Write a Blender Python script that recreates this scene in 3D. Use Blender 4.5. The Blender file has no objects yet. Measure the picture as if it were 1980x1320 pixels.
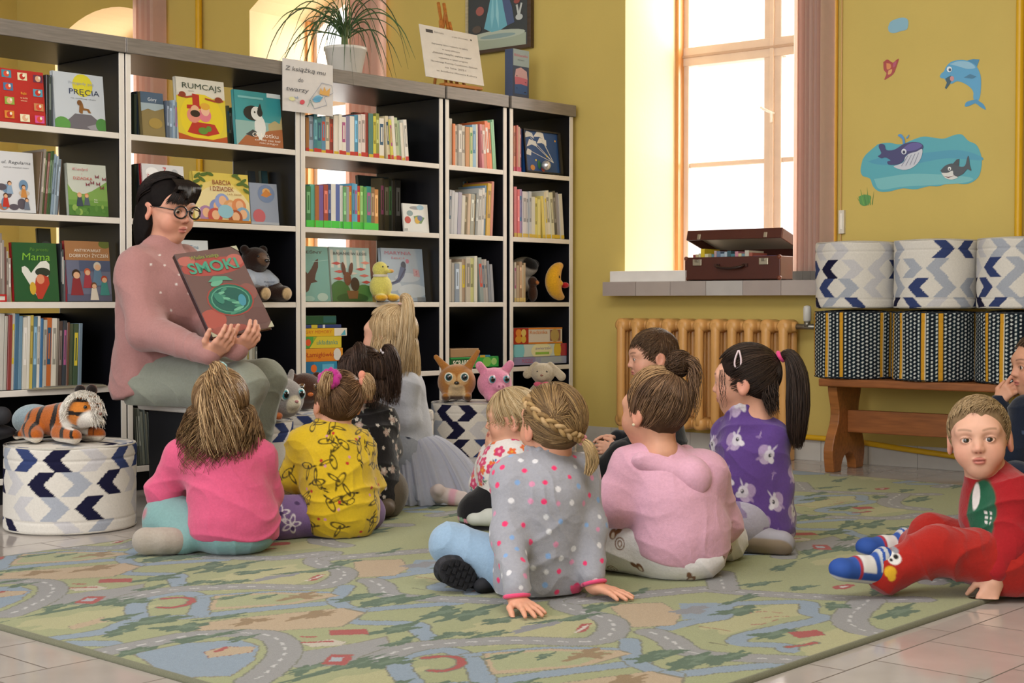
import bpy, bmesh, math, random
import numpy as np
from mathutils import Vector, Matrix
SC = bpy.context.scene
C = SC.collection
PI = math.pi
RNG = random.Random(11)
NR = np.random.RandomState(5)
# ------------------------------------------------------------------ camera
FPX = 2900.0                      # focal length in pixels of the 1980 px wide frame
CAMZ = 0.75
PITCH = math.atan(75.0 / FPX)
cam_d = bpy.data.cameras.new('camera')
cam_d.sensor_width = 36.0
cam_d.lens = FPX / 1980.0 * 36.0
cam_d.clip_start, cam_d.clip_end = 0.05, 200
cam = bpy.data.objects.new('camera', cam_d)
C.objects.link(cam)
cam.location = (0, 0, CAMZ)
cam.rotation_euler = (PI / 2 - PITCH, 0, 0)
SC.camera = cam
# ------------------------------------------------------------------ light, exposure
SC.view_settings.view_transform = 'Standard'
SC.view_settings.look = 'None'
SC.view_settings.gamma = 1.0
SC.view_settings.exposure = 0.12
SC.view_settings.use_curve_mapping = False
W = bpy.data.worlds.new('sky')
SC.world = W
W.use_nodes = True
nt = W.node_tree
bg = nt.nodes['Background']
bg.inputs[0].default_value = (0.97, 0.98, 1.0, 1)
bg.inputs[1].default_value = 1.6
def area(name, loc, target, sx, sy, power, color=(1, 1, 1)):
 d = bpy.data.lights.new(name, 'AREA')
 d.shape = 'RECTANGLE'
 d.size, d.size_y = sx, sy
 d.energy = power
 d.color = color
 o = bpy.data.objects.new(name, d)
 C.objects.link(o)
 o.location = loc
 o.rotation_euler = (Vector(target) - Vector(loc)).to_track_quat('-Z', 'Y').to_euler()
 return o
# ------------------------------------------------------------------ frames of the place
A_BOOK = math.radians(47.8)       # the bookcase row, the tiles and the rug
A_WALL = math.radians(-38.0)      # the window wall
B0 = Vector((-1.518, 5.91, 0))    # front foot of the seam between the two wide bays at the left
W0 = Vector((0.36, 7.97, 0))      # where the row of bookcases meets the window wall
BM = Matrix.Translation(B0) @ Matrix.Rotation(A_BOOK, 4, 'Z')
WM = Matrix.Translation(W0) @ Matrix.Rotation(A_WALL, 4, 'Z')
def ray(px, py):
 x, y = (px - 990) / FPX, -(py - 660) / FPX
 c, s = math.cos(PITCH), math.sin(PITCH)
 return Vector((x, c + y * s, -s + y * c))
def PT(px, py, Y):
 """the point at depth Y that the photograph shows at px, py"""
 d = ray(px, py)
 return Vector((0, 0, CAMZ)) + d * (Y / d.y)
def GP(px, py, z=0.0):
 """the point at height z that the photograph shows at px, py"""
 d = ray(px, py)
 return Vector((0, 0, CAMZ)) + d * ((z - CAMZ) / d.z)
def on_plane(M, px, py, dep):
 """px, py on the upright plane 'local y = dep' of frame M, as local (x, dep, z)"""
 Mi = M.inverted()
 o = Mi @ Vector((0, 0, CAMZ))
 d = Mi.to_3x3() @ ray(px, py)
 k = (dep - o.y) / d.y
 return o + d * k
def BP(px, py, dep=0.0):
 return on_plane(BM, px, py, dep)
def WP(px, py, dep=0.0):
 return on_plane(WM, px, py, dep)
def lin(c):
 """'#rrggbb' as shown on a screen -> linear"""
 if isinstance(c, str):
  c = c.lstrip('#')
  c = [int(c[i:i + 2], 16) / 255 for i in (0, 2, 4)]
  return tuple(v / 12.92 if v <= 0.04045 else ((v + 0.055) / 1.055) ** 2.4 for v in c)
 return tuple(c)
# unseen fill lamps, added overhead and behind the camera to brighten the room
area('ceiling_lamp_light', (0.6, 2.6, 3.1), (0.4, 4.6, 0.3), 2.2, 1.2, 62, (1, 0.97, 0.94))
area('ceiling_lamp_light', (-1.6, 3.3, 3.1), (-1.2, 5.4, 0.6), 1.6, 1.2, 34, (1, 0.97, 0.94))
area('rear_window_light', (-2.6, -1.6, 1.9), (0.2, 5.0, 0.6), 1.6, 1.8, 78, (0.97, 0.98, 1.0))
area('rear_window_light', (1.8, -2.0, 1.9), (0.4, 5.0, 0.6), 1.6, 1.8, 78, (0.97, 0.98, 1.0))
for t_, p_ in ((0.85, 230), (-2.0, 150), (-4.0, 140)):
 a_ = WM @ Vector((t_, 1.5, 2.3))
 b_ = WM @ Vector((t_ - 0.25, 0.0, 1.2))
 area('daylight_window', a_, b_, 1.5, 2.4, p_, (1, 0.95, 0.88))
# ------------------------------------------------------------------ materials
MATS = {}
def newmat(name):
 m = bpy.data.materials.new(name)
 m.use_nodes = True
 t = m.node_tree
 for n in list(t.nodes):
  t.nodes.remove(n)
 out = t.nodes.new('ShaderNodeOutputMaterial')
 b = t.nodes.new('ShaderNodeBsdfPrincipled')
 t.links.new(b.outputs[0], out.inputs[0])
 MATS[name] = m
 return m, t, b
def colmat(name, rough=0.6, spec=0.3, sheen=0.0, var=0.0, vscale=30, bump=0.0, bscale=200, stretch=None, coat=0.0, sss=0.0, metal=0.0, bump2=0.0, b2scale=9):
 """a material that takes its colour from the mesh's colour attribute, with procedural variation and bump"""
 m, t, b = newmat(name)
 N, L = t.nodes, t.links
 at = N.new('ShaderNodeAttribute')
 at.attribute_name = 'Col'
 tc = N.new('ShaderNodeTexCoord')
 src = tc.outputs['Object']
 if stretch:
  mp = N.new('ShaderNodeMapping')
  mp.inputs['Scale'].default_value = stretch
  L.new(src, mp.inputs[0])
  src = mp.outputs[0]
 cout = at.outputs['Color']
 if var > 0:
  no = N.new('ShaderNodeTexNoise')
  no.inputs['Scale'].default_value = vscale
  no.inputs['Detail'].default_value = 6
  L.new(src, no.inputs[0])
  mr = N.new('ShaderNodeMapRange')
  mr.inputs[1].default_value, mr.inputs[2].default_value = 0.25, 0.75
  mr.inputs[3].default_value, mr.inputs[4].default_value = 1 - var, 1 + var
  L.new(no.outputs[0], mr.inputs[0])
  vm = N.new('ShaderNodeVectorMath')
  vm.operation = 'SCALE'
  L.new(cout, vm.inputs[0])
  L.new(mr.outputs[0], vm.inputs['Scale'])
  cout = vm.outputs[0]
 L.new(cout, b.inputs['Base Color'])
 b.inputs['Roughness'].default_value = rough
 b.inputs['Specular IOR Level'].default_value = spec
 b.inputs['Metallic'].default_value = metal
 if sheen:
  b.inputs['Sheen Weight'].default_value = sheen
  b.inputs['Sheen Roughness'].default_value = 0.5
 if coat:
  b.inputs['Coat Weight'].default_value = coat
  b.inputs['Coat Roughness'].default_value = 0.08
 if sss:
  b.inputs['Subsurface Weight'].default_value = sss
  b.inputs['Subsurface Radius'].default_value = (0.012, 0.005, 0.003)
  b.inputs['Subsurface Scale'].default_value = 0.6
 prev = None
 for amt, sc_, dist in ((bump2, b2scale, 0.02), (bump, bscale, 0.002)):
  if amt > 0:
   no = N.new('ShaderNodeTexNoise')
   no.inputs['Scale'].default_value = sc_
   no.inputs['Detail'].default_value = 4
   L.new(src, no.inputs[0])
   bp = N.new('ShaderNodeBump')
   bp.inputs['Strength'].default_value = amt
   bp.inputs['Distance'].default_value = dist
   L.new(no.outputs[0], bp.inputs['Height'])
   if prev is not None:
    L.new(prev, bp.inputs['Normal'])
   prev = bp.outputs[0]
 if prev is not None:
  L.new(prev, b.inputs['Normal'])
 return m
colmat('paint', 0.5, 0.3, var=0.03, vscale=6)
colmat('wallpaint', 0.75, 0.2, var=0.05, vscale=2.2, bump=0.25, bscale=60)
colmat('matt', 0.8, 0.15)
colmat('paper', 0.6, 0.25, var=0.04, vscale=25)
colmat('cover', 0.32, 0.4, coat=0.35)
colmat('lacquer', 0.35, 0.4, var=0.05, vscale=12)
colmat('black_board', 0.45, 0.3)
colmat('greywood', 0.32, 0.5, var=0.22, vscale=9, stretch=(1, 1, 14), bump=0.1, bscale=60)
colmat('wood', 0.4, 0.4, var=0.28, vscale=7, stretch=(1.2, 9, 9), bump=0.08, bscale=50)
colmat('fabric', 0.9, 0.1, sheen=0.25, var=0.06, vscale=140, bump=0.35, bscale=420, bump2=0.34, b2scale=15)
colmat('canvas', 0.88, 0.1, var=0.06, vscale=160, bump=0.3, bscale=300, bump2=0.08, b2scale=7)
colmat('plush', 0.95, 0.05, sheen=0.5, var=0.16, vscale=170, bump=0.9, bscale=230)
colmat('skin', 0.5, 0.35, sss=0.12, var=0.04, vscale=60)
colmat('hairbase', 0.7, 0.12, var=0.25, vscale=60, bump=0.6, bscale=90)
colmat('rubber', 0.7, 0.25, var=0.05, vscale=60)
colmat('carpet', 0.95, 0.05, sheen=0.15, var=0.10, vscale=230, bump=0.7, bscale=380)
colmat('metal', 0.35, 0.5, metal=0.8)
colmat('gloss', 0.12, 0.6, coat=0.4)
colmat('leaf', 0.45, 0.4, var=0.15, vscale=60)
colmat('tulle', 0.9, 0.1, sheen=0.4, var=0.05, vscale=90)
colmat('blind', 0.8, 0.1, var=0.05, vscale=40)
def glassmat():
 m = bpy.data.materials.new('window_glass')
 m.use_nodes = True
 t = m.node_tree
 for n in list(t.nodes):
  t.nodes.remove(n)
 out = t.nodes.new('ShaderNodeOutputMaterial')
 tr = t.nodes.new('ShaderNodeBsdfTransparent')
 gl = t.nodes.new('ShaderNodeBsdfGlossy')
 gl.inputs['Roughness'].default_value = 0.02
 mx = t.nodes.new('ShaderNodeMixShader')
 mx.inputs[0].default_value = 0.06
 t.links.new(tr.outputs[0], mx.inputs[1])
 t.links.new(gl.outputs[0], mx.inputs[2])
 t.links.new(mx.outputs[0], out.inputs[0])
 MATS['glass'] = m
glassmat()
def translucent_mix(name, w, alpha=1.0):
 """lets some light through the cloth (tulle, window blinds)"""
 m = MATS[name]
 t = m.node_tree
 out = [n for n in t.nodes if n.type == 'OUTPUT_MATERIAL'][0]
 b = [n for n in t.nodes if n.type == 'BSDF_PRINCIPLED'][0]
 tl = t.nodes.new('ShaderNodeBsdfTranslucent')
 mx = t.nodes.new('ShaderNodeMixShader')
 mx.inputs[0].default_value = w
 at = [n for n in t.nodes if n.type == 'ATTRIBUTE'][0]
 t.links.new(at.outputs['Color'], tl.inputs[0])
 t.links.new(b.outputs[0], mx.inputs[1])
 t.links.new(tl.outputs[0], mx.inputs[2])
 last = mx.outputs[0]
 if alpha < 1:
  tp = t.nodes.new('ShaderNodeBsdfTransparent')
  m2 = t.nodes.new('ShaderNodeMixShader')
  m2.inputs[0].default_value = alpha
  t.links.new(tp.outputs[0], m2.inputs[1])
  t.links.new(last, m2.inputs[2])
  last = m2.outputs[0]
 t.links.new(last, out.inputs[0])
translucent_mix('tulle', 0.35, 0.55)
translucent_mix('blind', 0.62)
# ------------------------------------------------------------------ object helpers
ROOTM = {}
def thing(name, label, cat, loc=(0, 0, 0), rotz=0.0, group=None):
 o = bpy.data.objects.new(name, None)
 C.objects.link(o)
 o.empty_display_size = 0.05
 o.location = loc
 o.rotation_euler = (0, 0, rotz)
 o['label'] = label
 o['category'] = cat
 if group:
  o['group'] = group
 ROOTM[o.name] = Matrix.Translation(Vector(loc)) @ Matrix.Rotation(rotz, 4, 'Z')
 return o
def tag(o, label, cat, group=None):
 o['label'] = label
 o['category'] = cat
 if group:
  o['group'] = group
 return o
def struct(o):
 o['kind'] = 'structure'
 return o
def mesh_np(name, V, F, col, mat, parent=None, smooth=True):
 """V (n,3), F (m,4) or (m,3) arrays -> linked object; col (n,3) per vertex or one colour"""
 me = bpy.data.meshes.new(name)
 V = np.asarray(V, dtype=np.float32)
 F = np.asarray(F, dtype=np.int32)
 k = F.shape[1]
 me.vertices.add(len(V))
 me.vertices.foreach_set('co', V.ravel())
 me.loops.add(F.size)
 me.loops.foreach_set('vertex_index', F.ravel())
 me.polygons.add(len(F))
 me.polygons.foreach_set('loop_start', np.arange(0, F.size, k, dtype=np.int32))
 me.update(calc_edges=True)
 at = me.color_attributes.new('Col', 'FLOAT_COLOR', 'POINT')
 c = np.ones((len(V), 4), dtype=np.float32)
 c[:, :3] = col
 at.data.foreach_set('color', c.ravel())
 if smooth:
  me.polygons.foreach_set('use_smooth', np.ones(len(F), dtype=bool))
 me.materials.append(MATS[mat])
 o = bpy.data.objects.new(name, me)
 C.objects.link(o)
 if parent is not None:
  o.parent = parent
  ROOTM[o.name] = ROOTM[parent.name]
 return o
class MB:
 """collects coloured shapes; build() links them as ONE mesh object"""
 def __init__(self):
  self.v, self.f, self.c, self.s = [], [], [], []
 def add(self, vs, fs, col, smooth=False, M=None):
  b = len(self.v)
  col = lin(col)
  for p in vs:
   p = Vector(p)
   self.v.append(tuple(M @ p if M is not None else p))
  for f in fs:
   self.f.append(tuple(b + i for i in f))
   self.c.append(col)
   self.s.append(smooth)
  return self
 def box(self, c, s, col, M=None, rz=0.0, cols=None):
  """cols: {face: colour} with faces -x +x -y +y -z +z"""
  x, y, z = s[0] / 2, s[1] / 2, s[2] / 2
  T = Matrix.Translation(Vector(c))
  if rz:
   T = T @ Matrix.Rotation(rz, 4, 'Z')
  if M is not None:
   T = M @ T
  vs = [(-x, -y, -z), (x, -y, -z), (x, y, -z), (-x, y, -z), (-x, -y, z), (x, -y, z), (x, y, z), (-x, y, z)]
  fs = {'-z': (3, 2, 1, 0), '+z': (4, 5, 6, 7), '-y': (0, 1, 5, 4), '+x': (1, 2, 6, 5), '+y': (2, 3, 7, 6), '-x': (3, 0, 4, 7)}
  b = len(self.v)
  for p in vs:
   self.v.append(tuple(T @ Vector(p)))
  for k, f in fs.items():
   self.f.append(tuple(b + i for i in f))
   self.c.append(lin(cols[k]) if cols and k in cols else lin(col))
   self.s.append(False)
  return self
 def span(self, x0, x1, y0, y1, z0, z1, col, M=None, cols=None):
  return self.box(((x0 + x1) / 2, (y0 + y1) / 2, (z0 + z1) / 2), (abs(x1 - x0), abs(y1 - y0), abs(z1 - z0)), col, M, 0, cols)
 def lathe(self, prof, col, n=32, M=None, cap=True, cols=None, smooth=True, sq=0.0):
  """prof [(r, z)] turned about z; cols one colour per band"""
  vs, fs = [], []
  for r, z in prof:
   for i in range(n):
    a = 2 * PI * i / n
    vs.append((r * math.cos(a), r * math.sin(a), z))
  base = len(self.v)
  for p in vs:
   p = Vector(p)
   self.v.append(tuple(M @ p if M is not None else p))
  for j in range(len(prof) - 1):
   for i in range(n):
    k = (i + 1) % n
    self.f.append((base + j * n + i, base + j * n + k, base + (j + 1) * n + k, base + (j + 1) * n + i))
    c = cols[j] if cols else col
    if callable(c):
     c = c((i + 0.5) / n)
    self.c.append(lin(c))
    self.s.append(smooth)
  if cap:
   for j, rev in ((0, True), (len(prof) - 1, False)):
    if prof[j][0] > 1e-5:
     idx = [base + j * n + i for i in range(n)]
     self.f.append(tuple(reversed(idx)) if rev else tuple(idx))
     c = (cols[0] if j == 0 else cols[-1]) if cols else col
     if callable(c):
      c = c(0.0)
     self.c.append(lin(c))
     self.s.append(False)
  return self
 def tube(self, pts, r, col, n=8, M=None, cap=True, flat=1.0, up=None, smooth=True):
  """sweeps a circle along pts; r one radius or one per point; flat scales the second axis"""
  pts = [Vector(p) for p in pts]
  rs = r if isinstance(r, (list, tuple)) else [r] * len(pts)
  vs, fs = [], []
  ref = Vector(up) if up else None
  prev = None
  for i, p in enumerate(pts):
   a, b = pts[max(i - 1, 0)], pts[min(i + 1, len(pts) - 1)]
   t = (b - a)
   t = t.normalized() if t.length > 1e-9 else Vector((0, 0, 1))
   if ref is not None:
    u = ref - t * ref.dot(t)
   elif prev is not None:
    u = prev - t * prev.dot(t)
   else:
    u = Vector((0, 0, 1)) if abs(t.z) < 0.9 else Vector((1, 0, 0))
    u = u - t * u.dot(t)
   u.normalize()
   prev = u
   w = t.cross(u)
   for k in range(n):
    an = 2 * PI * k / n
    vs.append(p + u * (rs[i] * math.cos(an)) + w * (rs[i] * flat * math.sin(an)))
  for i in range(len(pts) - 1):
   for k in range(n):
    k2 = (k + 1) % n
    fs.append((i * n + k, i * n + k2, (i + 1) * n + k2, (i + 1) * n + k))
  if cap:
   fs.append(tuple(reversed(range(n))))
   fs.append(tuple((len(pts) - 1) * n + k for k in range(n)))
  return self.add(vs, fs, col, smooth, M)
 def ball(self, c, r, col, M=None, n=16, m=10, R=None):
  """ellipsoid, r one radius or three"""
  if not isinstance(r, (list, tuple)):
   r = (r, r, r)
  vs, fs = [], []
  c = Vector(c)
  for j in range(m + 1):
   th = PI * j / m
   for i in range(n):
    ph = 2 * PI * i / n
    p = Vector((r[0] * math.sin(th) * math.cos(ph), r[1] * math.sin(th) * math.sin(ph), r[2] * math.cos(th)))
    if R is not None:
     p = R @ p
    vs.append(c + p)
  for j in range(m):
   for i in range(n):
    k = (i + 1) % n
    fs.append((j * n + i, (j + 1) * n + i, (j + 1) * n + k, j * n + k))
  return self.add(vs, fs, col, True, M)
 def poly(self, pts, col, M=None):
  return self.add(pts, [tuple(range(len(pts)))], col, False, M)
 def prism(self, pts, thick, col, M=None, side=None):
  """pts [(x, z)] in the local x-z plane, pushed along +y by thick"""
  n = len(pts)
  vs = [(x, 0, z) for x, z in pts] + [(x, thick, z) for x, z in pts]
  self.add(vs, [tuple(range(n)), tuple(reversed(range(n, 2 * n)))], col, False, M)
  b = len(self.v) - 2 * n
  sc = lin(side if side is not None else col)
  for i in range(n):
   k = (i + 1) % n
   self.f.append((b + i, b + n + i, b + n + k, b + k))
   self.c.append(sc)
   self.s.append(False)
  return self
 def build(self, name, mat, parent=None, M=None, world=False, bevel=0.0, segs=2, loc=None, rotz=0.0):
  me = bpy.data.meshes.new(name)
  V = self.v
  T = None
  if world and parent is not None:
   T = ROOTM[parent.name].inverted()
  if loc is not None:
   T0 = Matrix.Translation(Vector(loc)) @ Matrix.Rotation(rotz, 4, 'Z')
   if world:
    T = T0.inverted()
  if T is not None:
   V = [tuple(T @ Vector(p)) for p in V]
  me.from_pydata(V, [], self.f)
  at = me.color_attributes.new('Col', 'FLOAT_COLOR', 'CORNER')
  buf = np.ones((len(me.loops), 4), dtype=np.float32)
  cnt = np.array([len(f) for f in self.f])
  buf[:, :3] = np.repeat(np.array(self.c, dtype=np.float32).reshape(-1, 3), cnt, axis=0)
  at.data.foreach_set('color', buf.ravel())
  me.polygons.foreach_set('use_smooth', np.array(self.s, dtype=bool))
  me.materials.append(MATS[mat])
  me.update()
  o = bpy.data.objects.new(name, me)
  C.objects.link(o)
  if parent is not None:
   o.parent = parent
   ROOTM[o.name] = ROOTM[parent.name]
  if loc is not None:
   o.location = loc
   o.rotation_euler = (0, 0, rotz)
   ROOTM[o.name] = T0
  if bevel:
   bv = o.modifiers.new('bevel', 'BEVEL')
   bv.width = bevel
   bv.segments = segs
   bv.limit_method = 'ANGLE'
   bv.angle_limit = math.radians(50)
   bv.harden_normals = False
  return o
def text_polys(body, size, align='CENTER', bold=0.0, shear=0.0, space=1.0):
 """lettering as flat triangles: vertices (x, y) and faces, baseline at y = 0"""
 cu = bpy.data.curves.new('lettering', 'FONT')
 cu.body = body
 cu.size = size
 cu.align_x = align
 cu.offset = bold
 cu.shear = shear
 cu.space_character = space
 cu.resolution_u = 3
 o = bpy.data.objects.new('lettering', cu)
 C.objects.link(o)
 dg = bpy.context.evaluated_depsgraph_get()
 ev = o.evaluated_get(dg)
 me = ev.to_mesh()
 vs = [(v.co.x, v.co.y) for v in me.vertices]
 fs = [tuple(p.vertices) for p in me.polygons]
 ev.to_mesh_clear()
 C.objects.unlink(o)
 bpy.data.objects.remove(o)
 bpy.data.curves.remove(cu)
 return vs, fs
def add_text(mb, body, size, col, x, z, y=-0.0006, M=None, width=None, **kw):
 """upright lettering facing local -y, centred at x with its baseline at z; width stretches it"""
 vs, fs = text_polys(body, size, **kw)
 if not vs:
  return
 if width:
  w = max(v[0] for v in vs) - min(v[0] for v in vs)
  k = width / max(w, 1e-6)
  vs = [(v[0] * k, v[1]) for v in vs]
 mb.add([(x + v[0], y, z + v[1]) for v in vs], fs, col, False, M)
def ell(cx, cz, rx, rz, n=18, a0=0.0, a1=2 * PI, rot=0.0):
 out = []
 for i in range(n):
  a = a0 + (a1 - a0) * i / (n if abs(a1 - a0 - 2 * PI) < 1e-6 else n - 1)
  x, z = rx * math.cos(a), rz * math.sin(a)
  out.append((cx + x * math.cos(rot) - z * math.sin(rot), cz + x * math.sin(rot) + z * math.cos(rot)))
 return out
def catmull(P, n):
 P = np.asarray(P, dtype=float)
 if len(P) == 2:
  return P[0] + (P[1] - P[0]) * np.linspace(0, 1, n)[:, None]
 Q = np.vstack([2 * P[0] - P[1], P, 2 * P[-1] - P[-2]])
 t = np.linspace(0, len(P) - 1 - 1e-9, n)
 i = t.astype(int)
 f = (t - i)[:, None]
 p0, p1, p2, p3 = Q[i], Q[i + 1], Q[i + 2], Q[i + 3]
 return 0.5 * ((2 * p1) + (p2 - p0) * f + (2 * p0 - 5 * p1 + 4 * p2 - p3) * f ** 2 + (3 * p1 - p0 - 3 * p2 + p3) * f ** 3)
# ================================================================== the room
def floor_material():
 m, t, b = newmat('floor_tiles')
 N, L = t.nodes, t.links
 tc = N.new('ShaderNodeTexCoord')
 mp = N.new('ShaderNodeMapping')
 # the floor mesh lies in the bookcase frame: rows run along x
 mp.inputs['Location'].default_value = (0.4027 + 0.2415 * 10, 3.557 + 0.2445 * 15, 0)
 L.new(tc.outputs['Object'], mp.inputs[0])
 br = N.new('ShaderNodeTexBrick')
 br.offset = 0.5
 br.inputs['Scale'].default_value = 1.0
 br.inputs['Brick Width'].default_value = 0.2410
 br.inputs['Row Height'].default_value = 0.2445
 br.inputs['Mortar Size'].default_value = 0.0022
 br.inputs['Mortar Smooth'].default_value = 0.2
 br.inputs['Color1'].default_value = (*lin('#b3aba4'), 1)
 br.inputs['Color2'].default_value = (*lin('#aba39c'), 1)
 br.inputs['Mortar'].default_value = (*lin('#665c55'), 1)
 L.new(mp.outputs[0], br.inputs[0])
 no = N.new('ShaderNodeTexNoise')
 no.inputs['Scale'].default_value = 7
 no.inputs['Detail'].default_value = 7
 L.new(tc.outputs['Object'], no.inputs[0])
 mr = N.new('ShaderNodeMapRange')
 mr.inputs[1].default_value, mr.inputs[2].default_value = 0.3, 0.7
 mr.inputs[3].default_value, mr.inputs[4].default_value = 0.93, 1.05
 L.new(no.outputs[0], mr.inputs[0])
 vm = N.new('ShaderNodeVectorMath')
 vm.operation = 'SCALE'
 L.new(br.outputs['Color'], vm.inputs[0])
 L.new(mr.outputs[0], vm.inputs['Scale'])
 L.new(vm.outputs[0], b.inputs['Base Color'])
 m2 = N.new('ShaderNodeMapRange')
 m2.inputs[3].default_value, m2.inputs[4].default_value = 0.11, 0.7
 L.new(br.outputs['Fac'], m2.inputs[0])
 L.new(m2.outputs[0], b.inputs['Roughness'])
 b.inputs['Specular IOR Level'].default_value = 0.5
 bp = N.new('ShaderNodeBump')
 bp.inputs['Strength'].default_value = 0.4
 bp.inputs['Distance'].default_value = 0.002
 bp.invert = True
 L.new(br.outputs['Fac'], bp.inputs['Height'])
 L.new(bp.outputs[0], b.inputs['Normal'])
floor_material()
f_ = MB()
f_.span(-9, 9, -11, 6.5, -0.1, 0, '#b5a79d')
o = f_.build('floor', 'floor_tiles', loc=B0, rotz=A_BOOK)
struct(o)
WALLC = '#cdb667'
REVC = '#dcc49a'
WZ = 3.3
WINS = [(-4.62, -3.42, 0.80), (-2.567, -1.40, 0.80), (0.287, 1.43, 0.80)]   # from, to, sill
SPRING, APEX, DEEP = 2.60, 2.79, 0.66
def arch(t0, t1, n=14):
 c, h, r = (t0 + t1) / 2, (t1 - t0) / 2, APEX - SPRING
 R_ = (h * h + r * r) / (2 * r)
 return [(c + x, APEX - R_ + math.sqrt(R_ * R_ - x * x)) for x in np.linspace(-h, h, n)]
w_ = MB()
edges = [-5.08] + [v for w in WINS for v in w[:2]] + [6.5]
for i in range(0, len(edges), 2):
 a, b = edges[i], edges[i + 1]
 w_.span(a, b, 0, DEEP, 0, WZ, WALLC, cols={'-x': REVC, '+x': REVC})
for t0, t1, zs in WINS:
 w_.span(t0, t1, 0, DEEP, 0, zs, WALLC)
 ar = arch(t0, t1)
 w_.prism(ar + [(t1, WZ), (t0, WZ)], DEEP, WALLC, side=REVC)
wall = w_.build('wall_back', 'wallpaint', loc=W0, rotz=A_WALL)
struct(wall)
w_ = MB()
w_.span(-5.2, -5.08, -6.5, DEEP, 0, WZ, WALLC)
struct(w_.build('wall_left', 'wallpaint', loc=W0, rotz=A_WALL))
w_ = MB()
w_.span(6.5, 6.62, -9.0, DEEP, 0, WZ, WALLC)
struct(w_.build('wall_right', 'wallpaint', loc=W0, rotz=A_WALL))
w_ = MB()
w_.span(-5.2, 6.62, -9.0, DEEP, WZ, WZ + 0.1, '#e9e4da')
struct(w_.build('ceiling', 'wallpaint', loc=W0, rotz=A_WALL))
# tiled baseboard along the window wall, tile by tile joints as grooves
w_ = MB()
x = -5.07
while x < 6.4:
 w_.span(x + 0.0012, x + 0.2388, -0.012, 0, 0.0, 0.098, '#c4c0b8')
 x += 0.24
w_.span(-5.07, 6.4, -0.010, 0, 0.0, 0.0975, '#8b867e')
struct(w_.build('baseboard_back', 'lacquer', loc=W0, rotz=A_WALL, bevel=0.001))
# windows: frame with two sashes, transom and glazing bars; panes of glass
FR = '#d9c6b4'
for wi, (t0, t1, zs) in enumerate(WINS):
 root = bpy.data.objects.new('window_%d' % (wi + 1), None)
 C.objects.link(root)
 root.location = W0
 root.rotation_euler = (0, 0, A_WALL)
 root['kind'] = 'structure'
 ROOTM[root.name] = WM
 yf0, yf1 = 0.545, 0.60
 m = MB()
 mid = (t0 + t1) / 2
 if wi == 2:
  mid = WP(1494, 300, 0.55).x
 z0, z1 = zs + 0.055, SPRING
 m.span(t0 + 0.004, t0 + 0.05, yf0, yf1 + 0.04, z0, z1, FR)
 m.span(t1 - 0.05, t1 - 0.004, yf0, yf1 + 0.04, z0, z1, FR)
 m.span(mid - 0.05, mid + 0.05, yf0, yf1, z0, APEX - 0.02, FR)
 m.span(mid - 0.012, mid + 0.012, yf0 - 0.014, yf0, z0, APEX - 0.03, FR)
 m.span(t0 + 0.01, t1 - 0.01, yf0, yf1 + 0.03, z0, z0 + 0.07, FR)
 m.span(t0 + 0.01, t1 - 0.01, yf0 - 0.006, yf1 + 0.03, 2.035, 2.135, FR)
 m.span(t0 + 0.01, t1 - 0.01, yf0 - 0.016, yf0, 2.078, 2.092, '#b79f8b')
 m.span(mid + 0.05, t1 - 0.05, yf0 + 0.012, yf1 - 0.01, 1.485, 1.51, FR)
 m.span(t0 + 0.05, mid - 0.05, yf0 + 0.012, yf1 - 0.01, 1.485, 1.51, FR)
 ar = arch(t0 + 0.004, t1 - 0.004)
 inner = [(mid + (x - mid) * 0.9, z - 0.055) for x, z in arch(t0 + 0.004, t1 - 0.004)]
 for (a, b, c, d) in zip(ar, ar[1:], inner[1:], inner):
  m.prism([d, c, b, a], yf1 - yf0, FR, M=Matrix.Translation((0, yf0, 0)))
 m.build('window_frame', 'lacquer', root, bevel=0.004)
 # tan strips by the frame: the reveal's shaded rebate, put in as colour
 m = MB()
 m.span(t0 - 0.002, t0 + 0.02, 0.49, yf0, z0 - 0.03, SPRING, '#c98f54')
 m.span(t1 - 0.02, t1 + 0.002, 0.49, yf0, z0 - 0.03, SPRING, '#c98f54')
 m.build('window_jamb', 'lacquer', root)
 g = MB()
 for a, b in ((t0 + 0.05, mid - 0.05), (mid + 0.05, t1 - 0.05)):
  g.span(a, b, 0.572, 0.576, z0 + 0.07, 2.035, '#ffffff')
  g.span(a, b, 0.572, 0.576, 2.135, 2.74, '#ffffff')
 g.build('window_glass', 'glass', root)
 if wi == 2:
  h = MB()
  for zz in (1.74, 0.985):
   zz += 0.0
   h.tube([(mid + 0.01, yf0 - 0.03, zz), (mid + 0.012, yf0 - 0.035, zz - 0.05)], 0.007, '#eeeeea', 8)
   h.tube([(mid + 0.01, yf0 - 0.005, zz), (mid + 0.01, yf0 - 0.04, zz), (mid - 0.045, yf0 - 0.045, zz + 0.03)], 0.008, '#f4f4f0', 8)
  h.build('window_handle', 'lacquer', root)
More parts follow.
